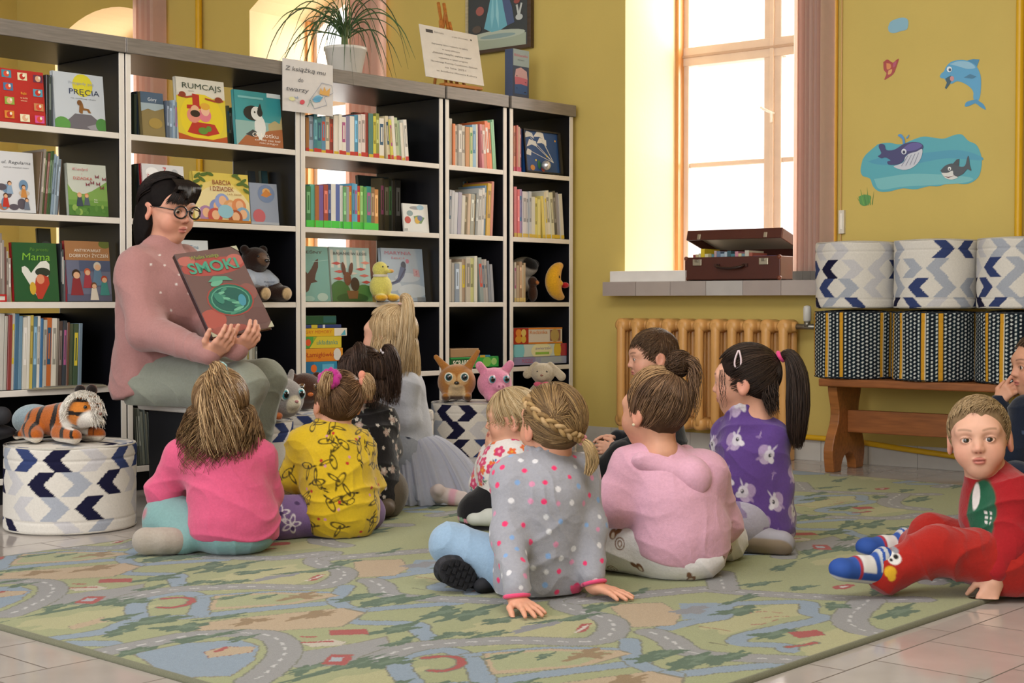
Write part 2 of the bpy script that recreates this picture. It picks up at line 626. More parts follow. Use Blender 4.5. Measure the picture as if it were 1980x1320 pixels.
# sills
for wi, (t0, t1, zs) in enumerate(WINS):
 m = MB()
 a, b = (t0 - 0.062, t1 + 0.10)
 if wi == 2:
  x = a
  k = 0
  while x < b:
   x2 = min(x + 0.205, b)
   m.span(x + 0.0012, x2 - 0.0012, -0.115, -0.1, 0.785, 0.856, ('#a89b95', '#b0a49d', '#aca19b', '#b9b4b0')[k % 4])
   x = x2
   k += 1
  m.span(a + 0.001, b - 0.001, -0.1125, -0.02, 0.787, 0.854, '#7f736d')
  m.span(a, b, -0.11, -0.0005, 0.787, 0.8565, '#c9c2bb')
  m.span(t0, t1, -0.0005, DEEP - 0.05, 0.8, 0.8565, '#d8d2cb')
 else:
  m.span(a, b, -0.11, DEEP - 0.05, 0.787, 0.856, '#c9c2bb')
 o = m.build('window_sill', 'lacquer', bpy.data.objects['window_%d' % (wi + 1)])
# raised white slab at the left end of the sill
m = MB()
m.span(0.236, 0.69, -0.065, 0.20, 0.8565, 0.912, '#e6e3df')
struct(m.build('trim_1', 'lacquer', loc=W0, rotz=A_WALL, bevel=0.003))
# vertical blinds drawn aside at the right of each window
def blinds(ta, tb, z0, label, d0=-0.068, n=11, colr=('#f0dcd2', '#e6ccc0', '#f2e0d6', '#ead2c6')):
 th = thing('vertical_blind', label, 'blind', WM @ Vector(((ta + tb) / 2, d0, z0)), A_WALL, 'vertical blinds beside the windows')
 w = (tb - ta) / n
 for i in range(n):
  s = MB()
  x = -(tb - ta) / 2 + (i + 0.5) * w
  a = math.radians(62 + 10 * math.sin(i * 2.1))
  dx, dy = 0.045 * math.cos(a), 0.045 * math.sin(a)
  # a gently cupped slat
  prof = [(-1, 0), (-0.5, 0.006), (0, 0.008), (0.5, 0.006), (1, 0)]
  vs = []
  for z in (0.0, WZ - z0 - 0.32):
   for q, bow in prof:
    vs.append((x + dx * q - dy * bow * 6, dy * q + dx * bow * 6, z))
  for z in (WZ - z0 - 0.32, 0.0):
   for q, bow in prof:
    vs.append((x + dx * q - dy * bow * 6 + 0.0012, dy * q + dx * bow * 6 + 0.0012, z))
  fs = []
  for r in (0, 10):
   for k in range(4):
    fs.append((r + k, r + k + 1, r + 5 + k + 1, r + 5 + k))
  s.add(vs, fs, colr[i % len(colr)], True)
  s.box((x, 0, -0.012), (abs(dx) * 2 + 0.004, abs(dy) * 2, 0.05), '#a9a39c', rz=0)
  s.build('slat', 'blind', th)
 r = MB()
 r.span(-(tb - ta) / 2 - 1.0, (tb - ta) / 2, -0.02, 0.02, WZ - z0 - 0.32, WZ - z0 - 0.27, '#d8d4cc')
 r.build('rail', 'lacquer', th)
 return th
ta, tb = WP(1552, 400, -0.04).x, WP(1606, 400, -0.04).x
blinds(ta, tb, 0.885, 'pinkish vertical blind drawn to the right of the window beside the suitcase')
ta, tb = WP(685, 100, -0.04).x, WP(741, 100, -0.04).x
blinds(ta, tb, 0.885, 'pale pink vertical blind seen behind the potted plant', n=9)
ta, tb = WP(274, 60, -0.04).x, WP(318, 60, -0.04).x
blinds(ta, tb, 0.885, 'pinkish brown vertical blind furthest left, behind the tall bookcases', n=8)
# yellow heating pipes
def pipe(name, pts, r, label, col='#d9a91c', mat='lacquer', group=None):
 m = MB()
 m.tube(catmull(pts, 24), r, col, 10)
 q = Vector(pts[0])
 return tag(m.build(name, mat, loc=q, world=True), label, 'pipe', group)
P_ = lambda px, d=-0.03, z0=0.0: WM @ Vector((WP(px, 200, d).x, d, z0))
a = P_(1971); b = a.copy(); b.z = 3.25
pipe('heating_pipe', [a, (a + b) / 2, b], 0.017, 'thick yellow vertical heating pipe at the right edge of the wall')
a = P_(385); b = a.copy(); b.z = 3.25
pipe('heating_pipe', [a, (a + b) / 2, b], 0.022, 'yellow vertical heating pipe on the wall behind the bookcases')
a = P_(1615, -0.012, 0.9); b = a.copy(); b.z = 3.25
pipe('cable_duct', [a, (a + b) / 2, b], 0.012, 'narrow orange yellow duct up the wall right of the vertical blind', '#dca43a')  # added strip standing for the lit wall corner, light put into its colour
a = P_(1627, -0.006, 0.9); b = a.copy(); b.z = 3.25
pipe('cable', [a, (a + b) / 2, b], 0.0035, 'thin pale cable up the wall beside the orange duct', '#cfa66a')
pts = []
for px, py in ((1540, 843), (1650, 853), (1740, 866), (1838, 880), (1922, 893)):
 pts.append(WM @ Vector((WP(px, py, -0.03).x, -0.03 if px < 1700 else -0.04, WP(px, py, -0.03).z)))
pipe('heating_pipe', pts, 0.013, 'yellow horizontal heating pipe running low along the baseboard under the bench')
# small white thermometer strip on the wall
q = WP(1629, 429, -0.004)
m = MB()
m.span(-0.014, 0.014, -0.014, 0.006, -0.055, 0.055, '#d9d2c3')
m.span(-0.006, 0.006, -0.016, -0.014, -0.035, 0.04, '#efe9dc')
tag(m.build('wall_thermometer', 'lacquer', loc=WM @ q, rotz=A_WALL, bevel=0.004), 'small white upright plastic strip on the wall right of the window', 'thermometer')
q = WP(1121, 221, -0.004)
# ------------------------------------------------------------------ the rug
RS, RD = 1.93, 0.93
TS, TD = 482, 232
tile = np.zeros((TS, TD, 3), dtype=np.float32)
GREEN = np.array(lin('#a6ac72'))
tile[:] = GREEN
gs = (np.arange(TS) + 0.5) / TS * RS
gd = (np.arange(TD) + 0.5) / TD * RD
GS, GD = np.meshgrid(gs, gd, indexing='ij')
BMi = BM.inverted()
def rg(v, u, w):
 o = {1: (0, 1040, 3, 3), 2: (560, 1040, 3, 3), 3: (1120, 1060, 3, 3)}[v]
 p = BMi @ GP(o[0] + u / o[2], o[1] + w / o[3])
 return np.array((p.x, p.y + 0.03 * p.x * 0))
def wrap(ds, dd):
 return (ds + RS / 2) % RS - RS / 2, (dd + RD / 2) % RD - RD / 2
def blob(c, rs, rd, col, wob=0.25, seed=0, rot=0.0):
 ds, dd = wrap(GS - c[0], GD - c[1])
 x = ds * math.cos(rot) + dd * math.sin(rot)
 y = -ds * math.sin(rot) + dd * math.cos(rot)
 an = np.arctan2(y / rd, x / rs)
 q = np.hypot(x / rs, y / rd)
 r = 1 + wob * (np.sin(an * 3 + seed) * 0.5 + np.sin(an * 5 + seed * 2.3) * 0.35 + np.sin(an * 9 + seed * 1.7) * 0.3)
 tile[q < r] = lin(col)
def stroke(v, pts, w, col, edge='#7d8068', dash=None, n=60):
 P = catmull([rg(v, *p) for p in pts], n)
 best = np.full((TS, TD), 9.0)
 arc = np.zeros((TS, TD))
 L = 0.0
 for a, b in zip(P[:-1], P[1:]):
  m = (a + b) / 2
  ds, dd = wrap(GS - m[0], GD - m[1])
  ab = b - a
  l = max(np.hypot(*ab), 1e-6)
  u = ab / l
  t = np.clip(ds * u[0] + dd * u[1], -l / 2, l / 2)
  q = np.hypot(ds - t * u[0], dd - t * u[1])
  k = q < best
  best[k] = q[k]
  arc[k] = (L + t + l / 2)[k]
  L += l
 if edge:
  tile[best < w / 2 + 0.004] = lin(edge)
 tile[best < w / 2] = lin(col)
 if dash:
  tile[(best < 0.0035) & (arc % 0.05 < 0.026)] = lin(dash)
def patch(v, pts, col, edge='#8a8468'):
 P = np.array([rg(v, *p) for p in pts])
 c = P.mean(0)
 ds, dd = wrap(GS - c[0], GD - c[1])
 for grow, cc in ((1.035, edge), (1.0, col)):
  if cc is None:
   continue
  Q = (P - c) * grow
  ins = np.zeros((TS, TD), bool)
  for i in range(len(Q)):
   a, b = Q[i], Q[(i + 1) % len(Q)]
   cond = (a[1] > dd) != (b[1] > dd)
   xi = a[0] + (dd - a[1]) / (b[1] - a[1] + 1e-12) * (b[0] - a[0])
   ins ^= cond & (ds < xi)
  tile[ins] = lin(cc)
RIV, ROAD, TAN, TREE, RED, BRN, GRY = '#8ba1b0', '#9a9a95', '#c3a97f', '#587356', '#b5433b', '#9c7f50', '#8d8f90'
YEL = '#b9b67a'
for c, rs, rd, s in ((rg(1, 500, 490), .16, .07, 1), (rg(2, 1500, 560), .2, .07, 2), (rg(3, 1000, 420), .2, .08, 3), (rg(1, 1500, 230), .16, .06, 5), (rg(3, 1500, 560), .14, .06, 4)):
 blob(c, rs, rd, YEL, 0.3, s)
patch(1, [(780, 700), (1080, 640), (1380, 618), (1500, 655), (1470, 740), (1340, 830), (1000, 840)], RIV)
stroke(1, [(320, 610), (600, 570), (800, 500), (1130, 480), (1500, 440), (1980, 395)], 0.045, RIV)
stroke(1, [(1150, 470), (1170, 400), (1090, 345), (850, 370), (790, 420), (800, 490)], 0.05, RIV)
stroke(1, [(1170, 365), (1600, 338), (1980, 345)], 0.03, RIV)
stroke(1, [(400, 640), (640, 640)], 0.05, RIV)
stroke(2, [(330, 305), (270, 390), (400, 440), (640, 425), (960, 402)], 0.045, RIV)
stroke(2, [(400, 440), (360, 510), (720, 525), (760, 570), (830, 625)], 0.045, RIV)
stroke(3, [(500, 490), (650, 455), (830, 420), (850, 355), (1060, 340), (1320, 340), (1330, 400), (1420, 430), (1200, 480), (960, 535), (930, 580), (1180, 592), (1210, 620)], 0.045, RIV)
patch(3, [(580, 345), (800, 340), (840, 420), (600, 440)], RIV, None)
patch(1, [(1170, 522), (1380, 492), (1980, 432), (2110, 460), (1980, 540), (1600, 565), (1150, 562)], TAN)
patch(3, [(170, 352), (480, 340), (590, 410), (550, 472), (300, 485)], TAN)
patch(2, [(1130, 700), (1500, 672), (1900, 680), (1980, 700), (1700, 775), (1180, 822), (1150, 770)], TAN)
patch(2, [(1160, 705), (1500, 685), (1880, 690), (1680, 765), (1200, 800), (1180, 770)], '#aab078', None)
patch(1, [(400, 540), (600, 485), (620, 510), (420, 560)], TAN)
patch(2, [(0, 640), (60, 690), (380, 640), (560, 600), (580, 660), (520, 730), (380, 760), (200, 775), (0, 780)], ROAD)
RW = 0.072
stroke(1, [(560, 700), (850, 640), (1130, 590), (1480, 580), (1620, 620), (1650, 700), (1560, 800), (1470, 860)], RW, ROAD, dash='#c9c8c2')
stroke(2, [(500, 730), (700, 665), (900, 640), (1300, 622), (1700, 630), (1840, 600), (1880, 540), (1830, 490), (1640, 440), (1590, 400), (1640, 350)], RW, ROAD, dash='#c9c8c2')
stroke(2, [(470, 270), (530, 300), (560, 345), (700, 370), (1000, 382), (1300, 390), (1600, 350)], RW, ROAD, dash='#c9c8c2')
stroke(3, [(0, 332), (300, 300), (700, 262), (820, 268), (1100, 290), (1700, 320), (1980, 320)], RW, ROAD, dash='#c9c8c2')
stroke(3, [(840, 255), (810, 165)], RW * 1.1, ROAD, dash='#c9c8c2')
stroke(3, [(1680, 325), (1590, 400), (1570, 450), (1640, 500), (1850, 540)], RW * 1.15, ROAD, dash='#c9c8c2')
k = 0
for v, u, w, rs, rd in ((1, 700, 490, .05, .02), (1, 690, 575, .05, .02), (1, 880, 510, .09, .035), (1, 1290, 485, .06, .018), (1, 1060, 545, .06, .035), (1, 1170, 605, .09, .02), (1, 1400, 610, .04, .016),
      (1, 770, 690, .06, .02), (1, 480, 420, .14, .016), (1, 690, 405, .04, .025), (2, 360, 378, .05, .022), (2, 530, 400, .06, .03), (2, 700, 386, .05, .016), (2, 880, 460, .08, .03),
      (2, 1050, 465, .1, .03), (2, 1240, 500, .07, .022), (2, 950, 590, .06, .022), (2, 1170, 585, .05, .018), (2, 620, 555, .07, .03), (2, 640, 630, .06, .016), (2, 110, 785, .07, .018),
      (2, 330, 775, .1, .015), (2, 570, 750, .055, .028), (2, 1620, 495, .1, .018), (2, 1250, 710, .06, .012), (2, 1480, 712, .035, .012), (3, 110, 368, .06, .025), (3, 940, 318, .09, .014),
      (3, 920, 390, .07, .032), (3, 1040, 230, .06, .02), (3, 1290, 252, .05, .018), (3, 1740, 268, .06, .02), (3, 1490, 360, .04, .03), (3, 1850, 395, .09, .03), (3, 1130, 525, .07, .025),
      (3, 480, 640, .06, .022), (3, 690, 670, .07, .03), (3, 890, 655, .06, .016), (3, 350, 275, .06, .012), (3, 1180, 130, .08, .018)):
 k += 1
 blob(rg(v, u, w), rs, rd, TREE, 0.5, k * 1.3, 0.25 * math.sin(k))
 blob(rg(v, u + 12, w - 4), rs * 0.5, rd * 0.45, '#6c8667', 0.5, k * 2.1)
for v, u, w, rs, rd in ((1, 1460, 510, .05, .022), (1, 1820, 470, .06, .022), (2, 1730, 705, .05, .03), (2, 140, 475, .05, .022)):
 k += 1
 blob(rg(v, u, w), rs, rd, BRN, 0.7, k)
blob(rg(2, 1420, 545), .08, .02, GRY, 0.4, 3)
blob(rg(3, 650, 385), .06, .03, GRY, 0.4, 7)
# red buildings, a plane, a car, the horseshoe
patch(2, [(225, 562), (445, 555), (460, 585), (240, 592)], RED)
patch(2, [(70, 640), (240, 615), (330, 630), (300, 650), (130, 660)], '#c9bfa5')
stroke(2, [(70, 600), (140, 602)], 0.012, RED, None)
stroke(2, [(80, 635), (240, 628)], 0.012, RED, None)
patch(2, [(185, 760), (240, 705), (370, 705), (350, 745), (320, 770)], RED)
patch(2, [(225, 745), (250, 720), (320, 720), (300, 745)], '#a6b2b6', None)
stroke(2, [(790, 725), (900, 715), (985, 730), (990, 770), (900, 800), (810, 800)], 0.018, RED)
patch(2, [(1650, 580), (1690, 525), (1750, 520), (1720, 570)], RED, None)
stroke(2, [(1660, 575), (1735, 530)], 0.008, '#d8cdbb', None)
patch(3, [(1210, 515), (1380, 500), (1430, 530), (1270, 548)], RED)
stroke(3, [(1210, 600), (1300, 590), (1370, 575)], 0.014, RED)
blob(rg(3, 1535, 246), .045, .02, RED, 0.2, 2)
blob(rg(3, 1535, 246), .016, .007, '#d8d0c4', 0.2, 2)
patch(1, [(1190, 690), (1300, 660), (1480, 660), (1460, 690), (1330, 710), (1210, 725)], TAN, '#8f4a40')
stroke(1, [(1250, 690), (1310, 665)], 0.012, RED, None)
for a, b in (((990, 400), (1170, 400)), ((1060, 430), (1210, 420)), ((1000, 470), (1150, 440))):
 stroke(3, [a, ((a[0] + b[0]) / 2, a[1] - 8), b], 0.005, '#b0614a', None)
stroke(3, [(700, 480), (800, 495), (870, 508)], 0.008, '#a2673f', None)
stroke(3, [(760, 575), (860, 592)], 0.005, '#77784f', None)
s0, s1, d0, d1 = -1.615, 2.37, -3.47, -1.06
ns, nd = 850, 520
S = np.linspace(s0, s1, ns)
D = np.linspace(d0, d1, nd)
SS, DD = np.meshgrid(S, D, indexing='ij')
ii = (np.floor((SS % RS) / RS * TS)).astype(int) % TS
jj = (np.floor(((DD) % RD) / RD * TD)).astype(int) % TD
cc = tile[ii, jj].reshape(-1, 3)
cc = (cc * 0.8 + cc.mean(1, keepdims=True) * 0.2) * np.array((.77, .77, .82))
edge = np.minimum(np.minimum(SS - s0, s1 - SS), np.minimum(DD - d0, d1 - DD)).ravel()
cc[edge < 0.012] = lin('#70705c')
Z = np.where(edge < 0.004, 0.004, 0.011)
V = np.stack([SS.ravel(), DD.ravel(), Z], 1)
V[:, :2] -= (0.38, -2.26)
idx = np.arange(ns * nd).reshape(ns, nd)
F = np.stack([idx[:-1, :-1], idx[1:, :-1], idx[1:, 1:], idx[:-1, 1:]], -1).reshape(-1, 4)
# a skirt down to the floor all round
ring = np.concatenate([idx[:, 0], idx[-1, 1:], idx[-2::-1, -1], idx[0, -2:0:-1]])
V2 = V[ring].copy()
V2[:, 2] = 0.0
F2 = np.array([(ring[i], len(V) + i, len(V) + (i + 1) % len(ring), ring[(i + 1) % len(ring)]) for i in range(len(ring))])
cc2 = np.tile(np.array(lin('#5f5f4e')), (len(ring), 1))
rug = mesh_np('rug', np.vstack([V, V2]), np.vstack([F, F2]), np.vstack([cc, cc2]), 'carpet', smooth=False)
rug.location = BM @ Vector((0.38, -2.26, 0))
rug.rotation_euler = (0, 0, A_BOOK)
tag(rug, 'large green play rug printed with roads, rivers and trees on the tiled floor', 'rug')
# ================================================================== bookcases and books
BLK, WHT = '#15151a', '#e2dcd3'
ROWZ = [1.414, 1.082, 0.752, 0.424, 0.100]       # tops of the five shelves
BDEP = 0.45
BAYS = [(-0.885, -0.003, 'by the left edge'), (0.003, 0.884, 'behind the seated woman'), (0.889, 1.768, 'under the potted plant'),
  (1.786, 2.222, 'under the easel'), (2.246, 2.738, 'nearest the window wall')]
BAYLAB = ['wide black and white bookcase at the left edge with the tiger in front', 'wide black and white bookcase behind the seated woman',
    'wide black and white bookcase with the potted plant on top', 'narrow black and white bookcase with the easel on top',
    'narrow black and white bookcase at the end of the row against the wall']
for bi, (a, b, nm) in enumerate(BAYS):
 W_ = b - a
 th = thing('bookcase', BAYLAB[bi], 'bookcase', BM @ Vector((a, 0, 0)), A_BOOK, 'row of bookcases')
 t = 0.024
 for x0 in (0, W_ - t):
  m = MB()
  m.span(x0, x0 + t, 0.006, BDEP - 0.006, 0, 1.728, BLK)
  m.span(x0 - 0.0, x0 + t, 0, 0.006, 0, 1.728, WHT)
  m.span(x0 - 0.0, x0 + t, BDEP - 0.006, BDEP, 0, 1.728, WHT)
  if bi == 4 and x0 > 0:
   m.span(x0 + t, x0 + t + 0.001, 0.0, BDEP, 0, 1.728, WHT)
  m.build('side_panel', 'lacquer', th, bevel=0.003)
 for z in ROWZ:
  m = MB()
  m.span(t, W_ - t, 0.010, BDEP - 0.01, z - 0.022, z, BLK)
  m.span(t, W_ - t, 0.002, 0.010, z - 0.023, z + 0.0005, WHT)
  m.span(t, W_ - t, BDEP - 0.01, BDEP - 0.002, z - 0.023, z + 0.0005, WHT)
  m.build('shelf', 'lacquer', th, bevel=0.002)
 m = MB()
 m.span(-0.002 if bi else -0.002, W_ + 0.002 + (0.012 if bi == 4 else 0), -0.012, BDEP + 0.012, 1.728, 1.789, '#7d766f', cols={'-z': '#1c1b1d'})
 m.build('top_board', 'greywood', th, bevel=0.003)
 m = MB()
 m.span(t, W_ - t, 0.035, 0.05, 0.0, 0.078, BLK)
 m.build('plinth', 'black_board', th)
 m = MB()
 z1 = 0.752 if bi in (2,) else 0.73
 m.span(t, W_ - t, BDEP - 0.02, BDEP - 0.012, 0.1, z1 - 0.023, BLK)
 if bi == 1:
  m.span(t, W_ - t, BDEP - 0.02, BDEP - 0.012, 0.752, 1.06, BLK)
 if bi in (3, 4):
  m.span(t, W_ - t, BDEP - 0.02, BDEP - 0.012, 0.752, 1.06, BLK)
 m.build('back_panel', 'black_board', th)
ORD = 'first second third fourth fifth sixth seventh eighth ninth tenth eleventh twelfth thirteenth fourteenth fifteenth sixteenth seventeenth eighteenth nineteenth twentieth'.split()
ORD += ['twenty-' + w for w in ORD[:9]] + ['thirtieth'] + ['thirty-' + w for w in ORD[:9]]
ROWN = ['top', 'second', 'third', 'fourth', 'bottom']
def colname(c):
 import colorsys
 c = c.lstrip('#')
 r, g, b = [int(c[i:i + 2], 16) / 255 for i in (0, 2, 4)]
 h, s, v = colorsys.rgb_to_hsv(r, g, b)
 if v < 0.25:
  return 'black'
 if s < 0.13:
  return 'white' if v > 0.8 else ('pale grey' if v > 0.6 else 'grey')
 h *= 360
 n = 'red' if h < 14 or h > 345 else 'orange' if h < 38 else 'yellow' if h < 66 else 'green' if h < 165 else 'teal' if h < 195 else 'blue' if h < 250 else 'purple' if h < 290 else 'pink'
 if n == 'orange' and v < 0.65:
  n = 'brown'
 if n == 'red' and s < 0.5 and v > 0.7:
  n = 'pink'
 if n in ('orange', 'yellow') and s < 0.32 and v > 0.75:
  n = 'cream'
 return ('dark ' if v < 0.42 else 'pale ' if s < 0.35 and v > 0.7 and n not in ('cream', 'pink') else '') + n
def spine_book(x, z, w, h, dep, col, lean=0.0, d=0.02, label='', group=None, band=None, foot=None):
 """a book standing with its back to the room: x left foot in the bookcase frame, lean > 0 to the right"""
 m = MB()
 m.span(0, w, 0.0, dep, 0, h, col, cols={'+z': '#d9d2c2', '-z': col})
 # the block of pages shows at the top and at the back
 m.span(w * 0.12, w * 0.88, 0.006, dep - 0.003, h - 0.003, h - 0.0002, '#e6e0d0')
 if band:
  m.span(w * 0.14, w * 0.86, -0.0005, 0, h * 0.34, h * 0.86, band)
  if w > 0.008:
   m.span(w * 0.35, w * 0.65, -0.0008, -0.0004, h * 0.42, h * 0.78, col)
 if foot:
  m.span(0, w, -0.0007, 0, 0.002, 0.002 + h * foot[1], foot[0])
 o = m.build('book', 'cover', bevel=min(0.0018, w * 0.2), segs=1)
 o.location = BM @ Vector((x, d, z + 0.0008))
 q = Matrix.Rotation(A_BOOK, 4, 'Z') @ Matrix.Rotation(lean, 4, 'Y')
 o.rotation_euler = q.to_euler()
 tag(o, label, 'book', group)
 return o
def shelf_run(bi, row, px0, px1, cols, top=(0.8, 0.95), lean=0.0, lean_last=0, foot=None, d=0.02, dep=0.19, noun='book', tail='', hs=None, seed=1, tops=None):
 """a run of books between two picture columns; cols a list of spine colours"""
 rr = random.Random(seed * 77 + bi * 9 + row)
 a = BP(px0, 400, d).x
 b = BP(px1, 400, d).x
 a, b = max(a, BAYS[bi][0] + 0.026), min(b, BAYS[bi][1] - 0.026)
 ws = [rr.uniform(0.7, 1.35) for _ in cols]
 k = (b - a) / sum(ws)
 x = a
 z = ROWZ[row]
 n = len(cols)
 for i, c in enumerate(cols):
  w = ws[i] * k
  if tops:
   f = i / max(1, n - 1) * (len(tops) - 1)
   j = min(int(f), len(tops) - 2)
   py = tops[j] + (tops[j + 1] - tops[j]) * (f - j) + rr.uniform(-4, 5)
   h = BP(px0 + (px1 - px0) * (i + .5) / n, py, d).z - z
  else:
   h = rr.uniform(*top) * 0.30
  ln = lean
  if lean_last and i >= n - lean_last:
   ln = -0.085
   if i == n - lean_last:
    x += 0.006 + h * 0.085
  if lean_last and i == n - lean_last:
   k *= (b - x) / max(sum(ws[i:]) * k, 1e-6) * .99
   w = ws[i] * k
  th = max(w - 0.0009, 0.003)
  if abs(ln) > 0.03:
   th = max(w * math.cos(ln) - 0.0014, 0.003)
  else:
   ln = 0.0
  band = None
  if rr.random() < 0.6:
   base = lin(c)
   lum = sum(base) / 3
   band = tuple(min(1, v * 0.45) for v in base) if lum > 0.35 else tuple(min(1, v * 1.9 + 0.12) for v in base)
   if rr.random() < 0.35:
    band = lin(rr.choice(['#d8c33c', '#c94f3d', '#3f7fae', '#5a9a58', '#e6e2da', '#b35c8e', '#2f5a78']))
  lab = '%s %s from the left, %s spine, %s shelf, bookcase %s' % (ORD[i], noun, colname(c), ROWN[row], BAYS[bi][2])
  if tail:
   lab = '%s %s spine from the left %s' % (ORD[i], colname(c), tail)
  ft = foot
  if callable(foot):
   ft = foot(i)
  spine_book(x, z + max(0, math.sin(ln)) * th, th, h, dep * rr.uniform(0.9, 1.02), c, ln, d + rr.uniform(0, 0.008), lab, '%s shelf books %s' % (ROWN[row], BAYS[bi][2]) + (' ' + tail if tail else ''), band, ft)
  x += w
RD_ = ('#c9352c', 0.10)
reds = lambda i: RD_ if i % 3 != 1 else ('#d9b32d', 0.07)
# ---- bookcase under the potted plant
shelf_run(2, 0, 592, 792, ['#a5703f', '#9fb0c4', '#3f7f8a', '#4a8f90', '#5f8fae', '#e0d3b8', '#8a4038', '#e9e2d4', '#efe9dd', '#ece6da', '#8d86a8', '#e9e4da', '#4f94b5', '#e8ded6', '#e7d6cf', '#93352f',
         '#4d8076', '#d8cf4a', '#8d9245', '#e9e4d6', '#e3d7b5', '#d6cf5a', '#e9e3d8', '#b9c79c', '#a9c3a4', '#e5ded0', '#eae6dd'], tops=[224, 226, 222, 219, 226, 235], lean_last=7, foot=reds, seed=3)
GF = ('#4fd04f', 0.16)
shelf_run(2, 1, 592, 734, ['#3d7d4a', '#5fb0a0', '#b06a3a', '#7a5fa0', '#a54a3a', '#3b4a78', '#e6e4de', '#5f6fae', '#e4e6e2', '#6aa06a', '#a0a3a6', '#d96f3a', '#5fa6c9', '#69b0d8', '#c0392f', '#8ac06f', '#6aa85a', '#2f8a86', '#8a6a48', '#c98a4a'],
    tops=[357, 352, 358, 357, 362], foot=GF, seed=4)
shelf_run(2, 1, 737, 776, ['#4d4838', '#5a543c', '#3f4238', '#4a463c', '#38362f'], tops=[345, 352], d=0.2, dep=0.07, noun='rear book', seed=5)
# ---- narrow bookcase under the easel
shelf_run(3, 0, 869, 962, ['#c9c4ba', '#e0824d', '#d8d2c6', '#a9a49c', '#d1cbbd', '#c78f60', '#d2d0a0', '#8fb8d4', '#d9d3c4', '#d5838a', '#c98a72', '#e8794a', '#ef8a52', '#8fc79a', '#9ed0a6'], tops=[232, 244, 246, 240, 234, 233], lean_last=6, seed=6)
shelf_run(3, 1, 868, 953, ['#b9bcc4', '#c2c5cb', '#c9cbd0', '#a9a6b8', '#d2cfc2', '#8f8a74', '#cdb59a', '#9fa398', '#b7a98a', '#8d9290', '#c9cac6', '#d8d4cc', '#7fa3c4', '#d6a83a', '#c97f6a'], tops=[366, 374, 378, 372, 362, 352], seed=7, lean=0.05)
shelf_run(3, 2, 869, 957, ['#c9c4ba', '#b4b0a8', '#8d9aa8', '#d0cbbd', '#a9957f', '#bfb7a6', '#c9cb8a', '#d9d6c6', '#8f9c9a', '#a7a09a', '#b5b0ac', '#8b8f96', '#9c9ea4'], tops=[505, 507, 500, 495, 503, 508], seed=8, lean_last=5)
# ---- the end bookcase
shelf_run(4, 0, 995, 1010, ['#d98a6a', '#c96f62', '#c9a58a', '#8a4f5f'], tops=[240, 246], seed=9, foot=lambda i: ('#d64a6a', 0.10))
shelf_run(4, 1, 996, 1092, ['#d8747a', '#e0666a', '#a98ab8', '#d9d5d6', '#c9cdd2', '#bfc4c9', '#d6d6c9', '#dcd06a', '#e0d58a', '#e6d57a', '#d9d3bb', '#e2dfd0', '#d8d6b8', '#5a5752', '#9a98a0', '#cfcabc'], tops=[362, 368, 372, 385, 372, 368, 372],
    seed=10, lean_last=7, foot=lambda i: ('#d9b93a', 0.08))
shelf_run(4, 2, 996, 1018, ['#cfc8b8', '#b9a48a', '#a98a6a', '#cdbfa2', '#b8a07c'], tops=[508, 510], seed=11, foot=lambda i: ('#d9c07a', 0.10))
# ---- behind the seated woman
shelf_run(1, 0, 262, 276, ['#3d4a3f', '#2f3a46', '#51584a'], tops=[180, 180], seed=12, d=0.06)
shelf_run(1, 0, 324, 344, ['#5a6678', '#7f93a8', '#9fb3c4', '#6f8498'], tops=[195, 197], seed=13, d=0.03, noun='bluish book')
shelf_run(1, 0, 440, 458, ['#5f6650', '#4a5244', '#3b4038'], tops=[206, 208], seed=14, d=0.08, noun='olive book')
shelf_run(1, 3, 466, 497, ['#8f948f', '#a7aaa2', '#777c78', '#b4b5ac', '#9a978a', '#6f726c'], tops=[664, 668], seed=15)
shelf_run(1, 4, 262, 292, ['#4d5450', '#5c635c', '#6d726a', '#7f8478', '#565d58', '#8d9186', '#474d4a'], tops=[790, 796], seed=16, lean=-0.06)
shelf_run(1, 1, 262, 279, ['#3a4238', '#4d5a5f', '#6d5a4a'], tops=[318, 316], seed=17, d=0.12)
# ---- left-edge bookcase
shelf_run(0, 0, 92, 106, ['#2a2b2e', '#3d4a46', '#4a5560'], tops=[146, 148], seed=18, d=0.022)
shelf_run(0, 1, 73, 115, ['#6f5a4a', '#8d8378', '#5a6f4a', '#7a4f48', '#41603a', '#3a5534', '#8fa3b4', '#9fb0bc', '#7a8a98', '#5a4640'], tops=[288, 290, 294, 310], seed=19, d=0.022, lean=0.09, dep=0.17)
shelf_run(0, 2, 0, 22, ['#8a8078', '#9a938a', '#6f4a44', '#b5aca0', '#a39a90'], tops=[448, 500], seed=20, d=0.022)
shelf_run(0, 2, 117, 127, ['#2c3234', '#4f5a5c', '#6d7a7c'], tops=[470, 500], seed=21, d=0.03, noun='slim book')
shelf_run(0, 3, -40, 156, ['#6a6f74', '#9fa4a6', '#8d9398', '#5f646a', '#a8acae', '#c4c2ba', '#b7b3a8', '#8a3f3a', '#c9c6be', '#4a6f8a', '#6f94ac', '#cfcabd', '#d6d2c6', '#c8b45a', '#5a7f94', '#d9d6cc', '#3f6f9a', '#b9b6ac', '#c76f3a', '#d8d3c4',
       '#8a8278', '#5a4a44', '#3d4248', '#6a4a3a', '#55604a', '#43573f', '#6f8494'], tops=[602, 606, 610, 612, 620, 624], seed=22, lean=0.035)
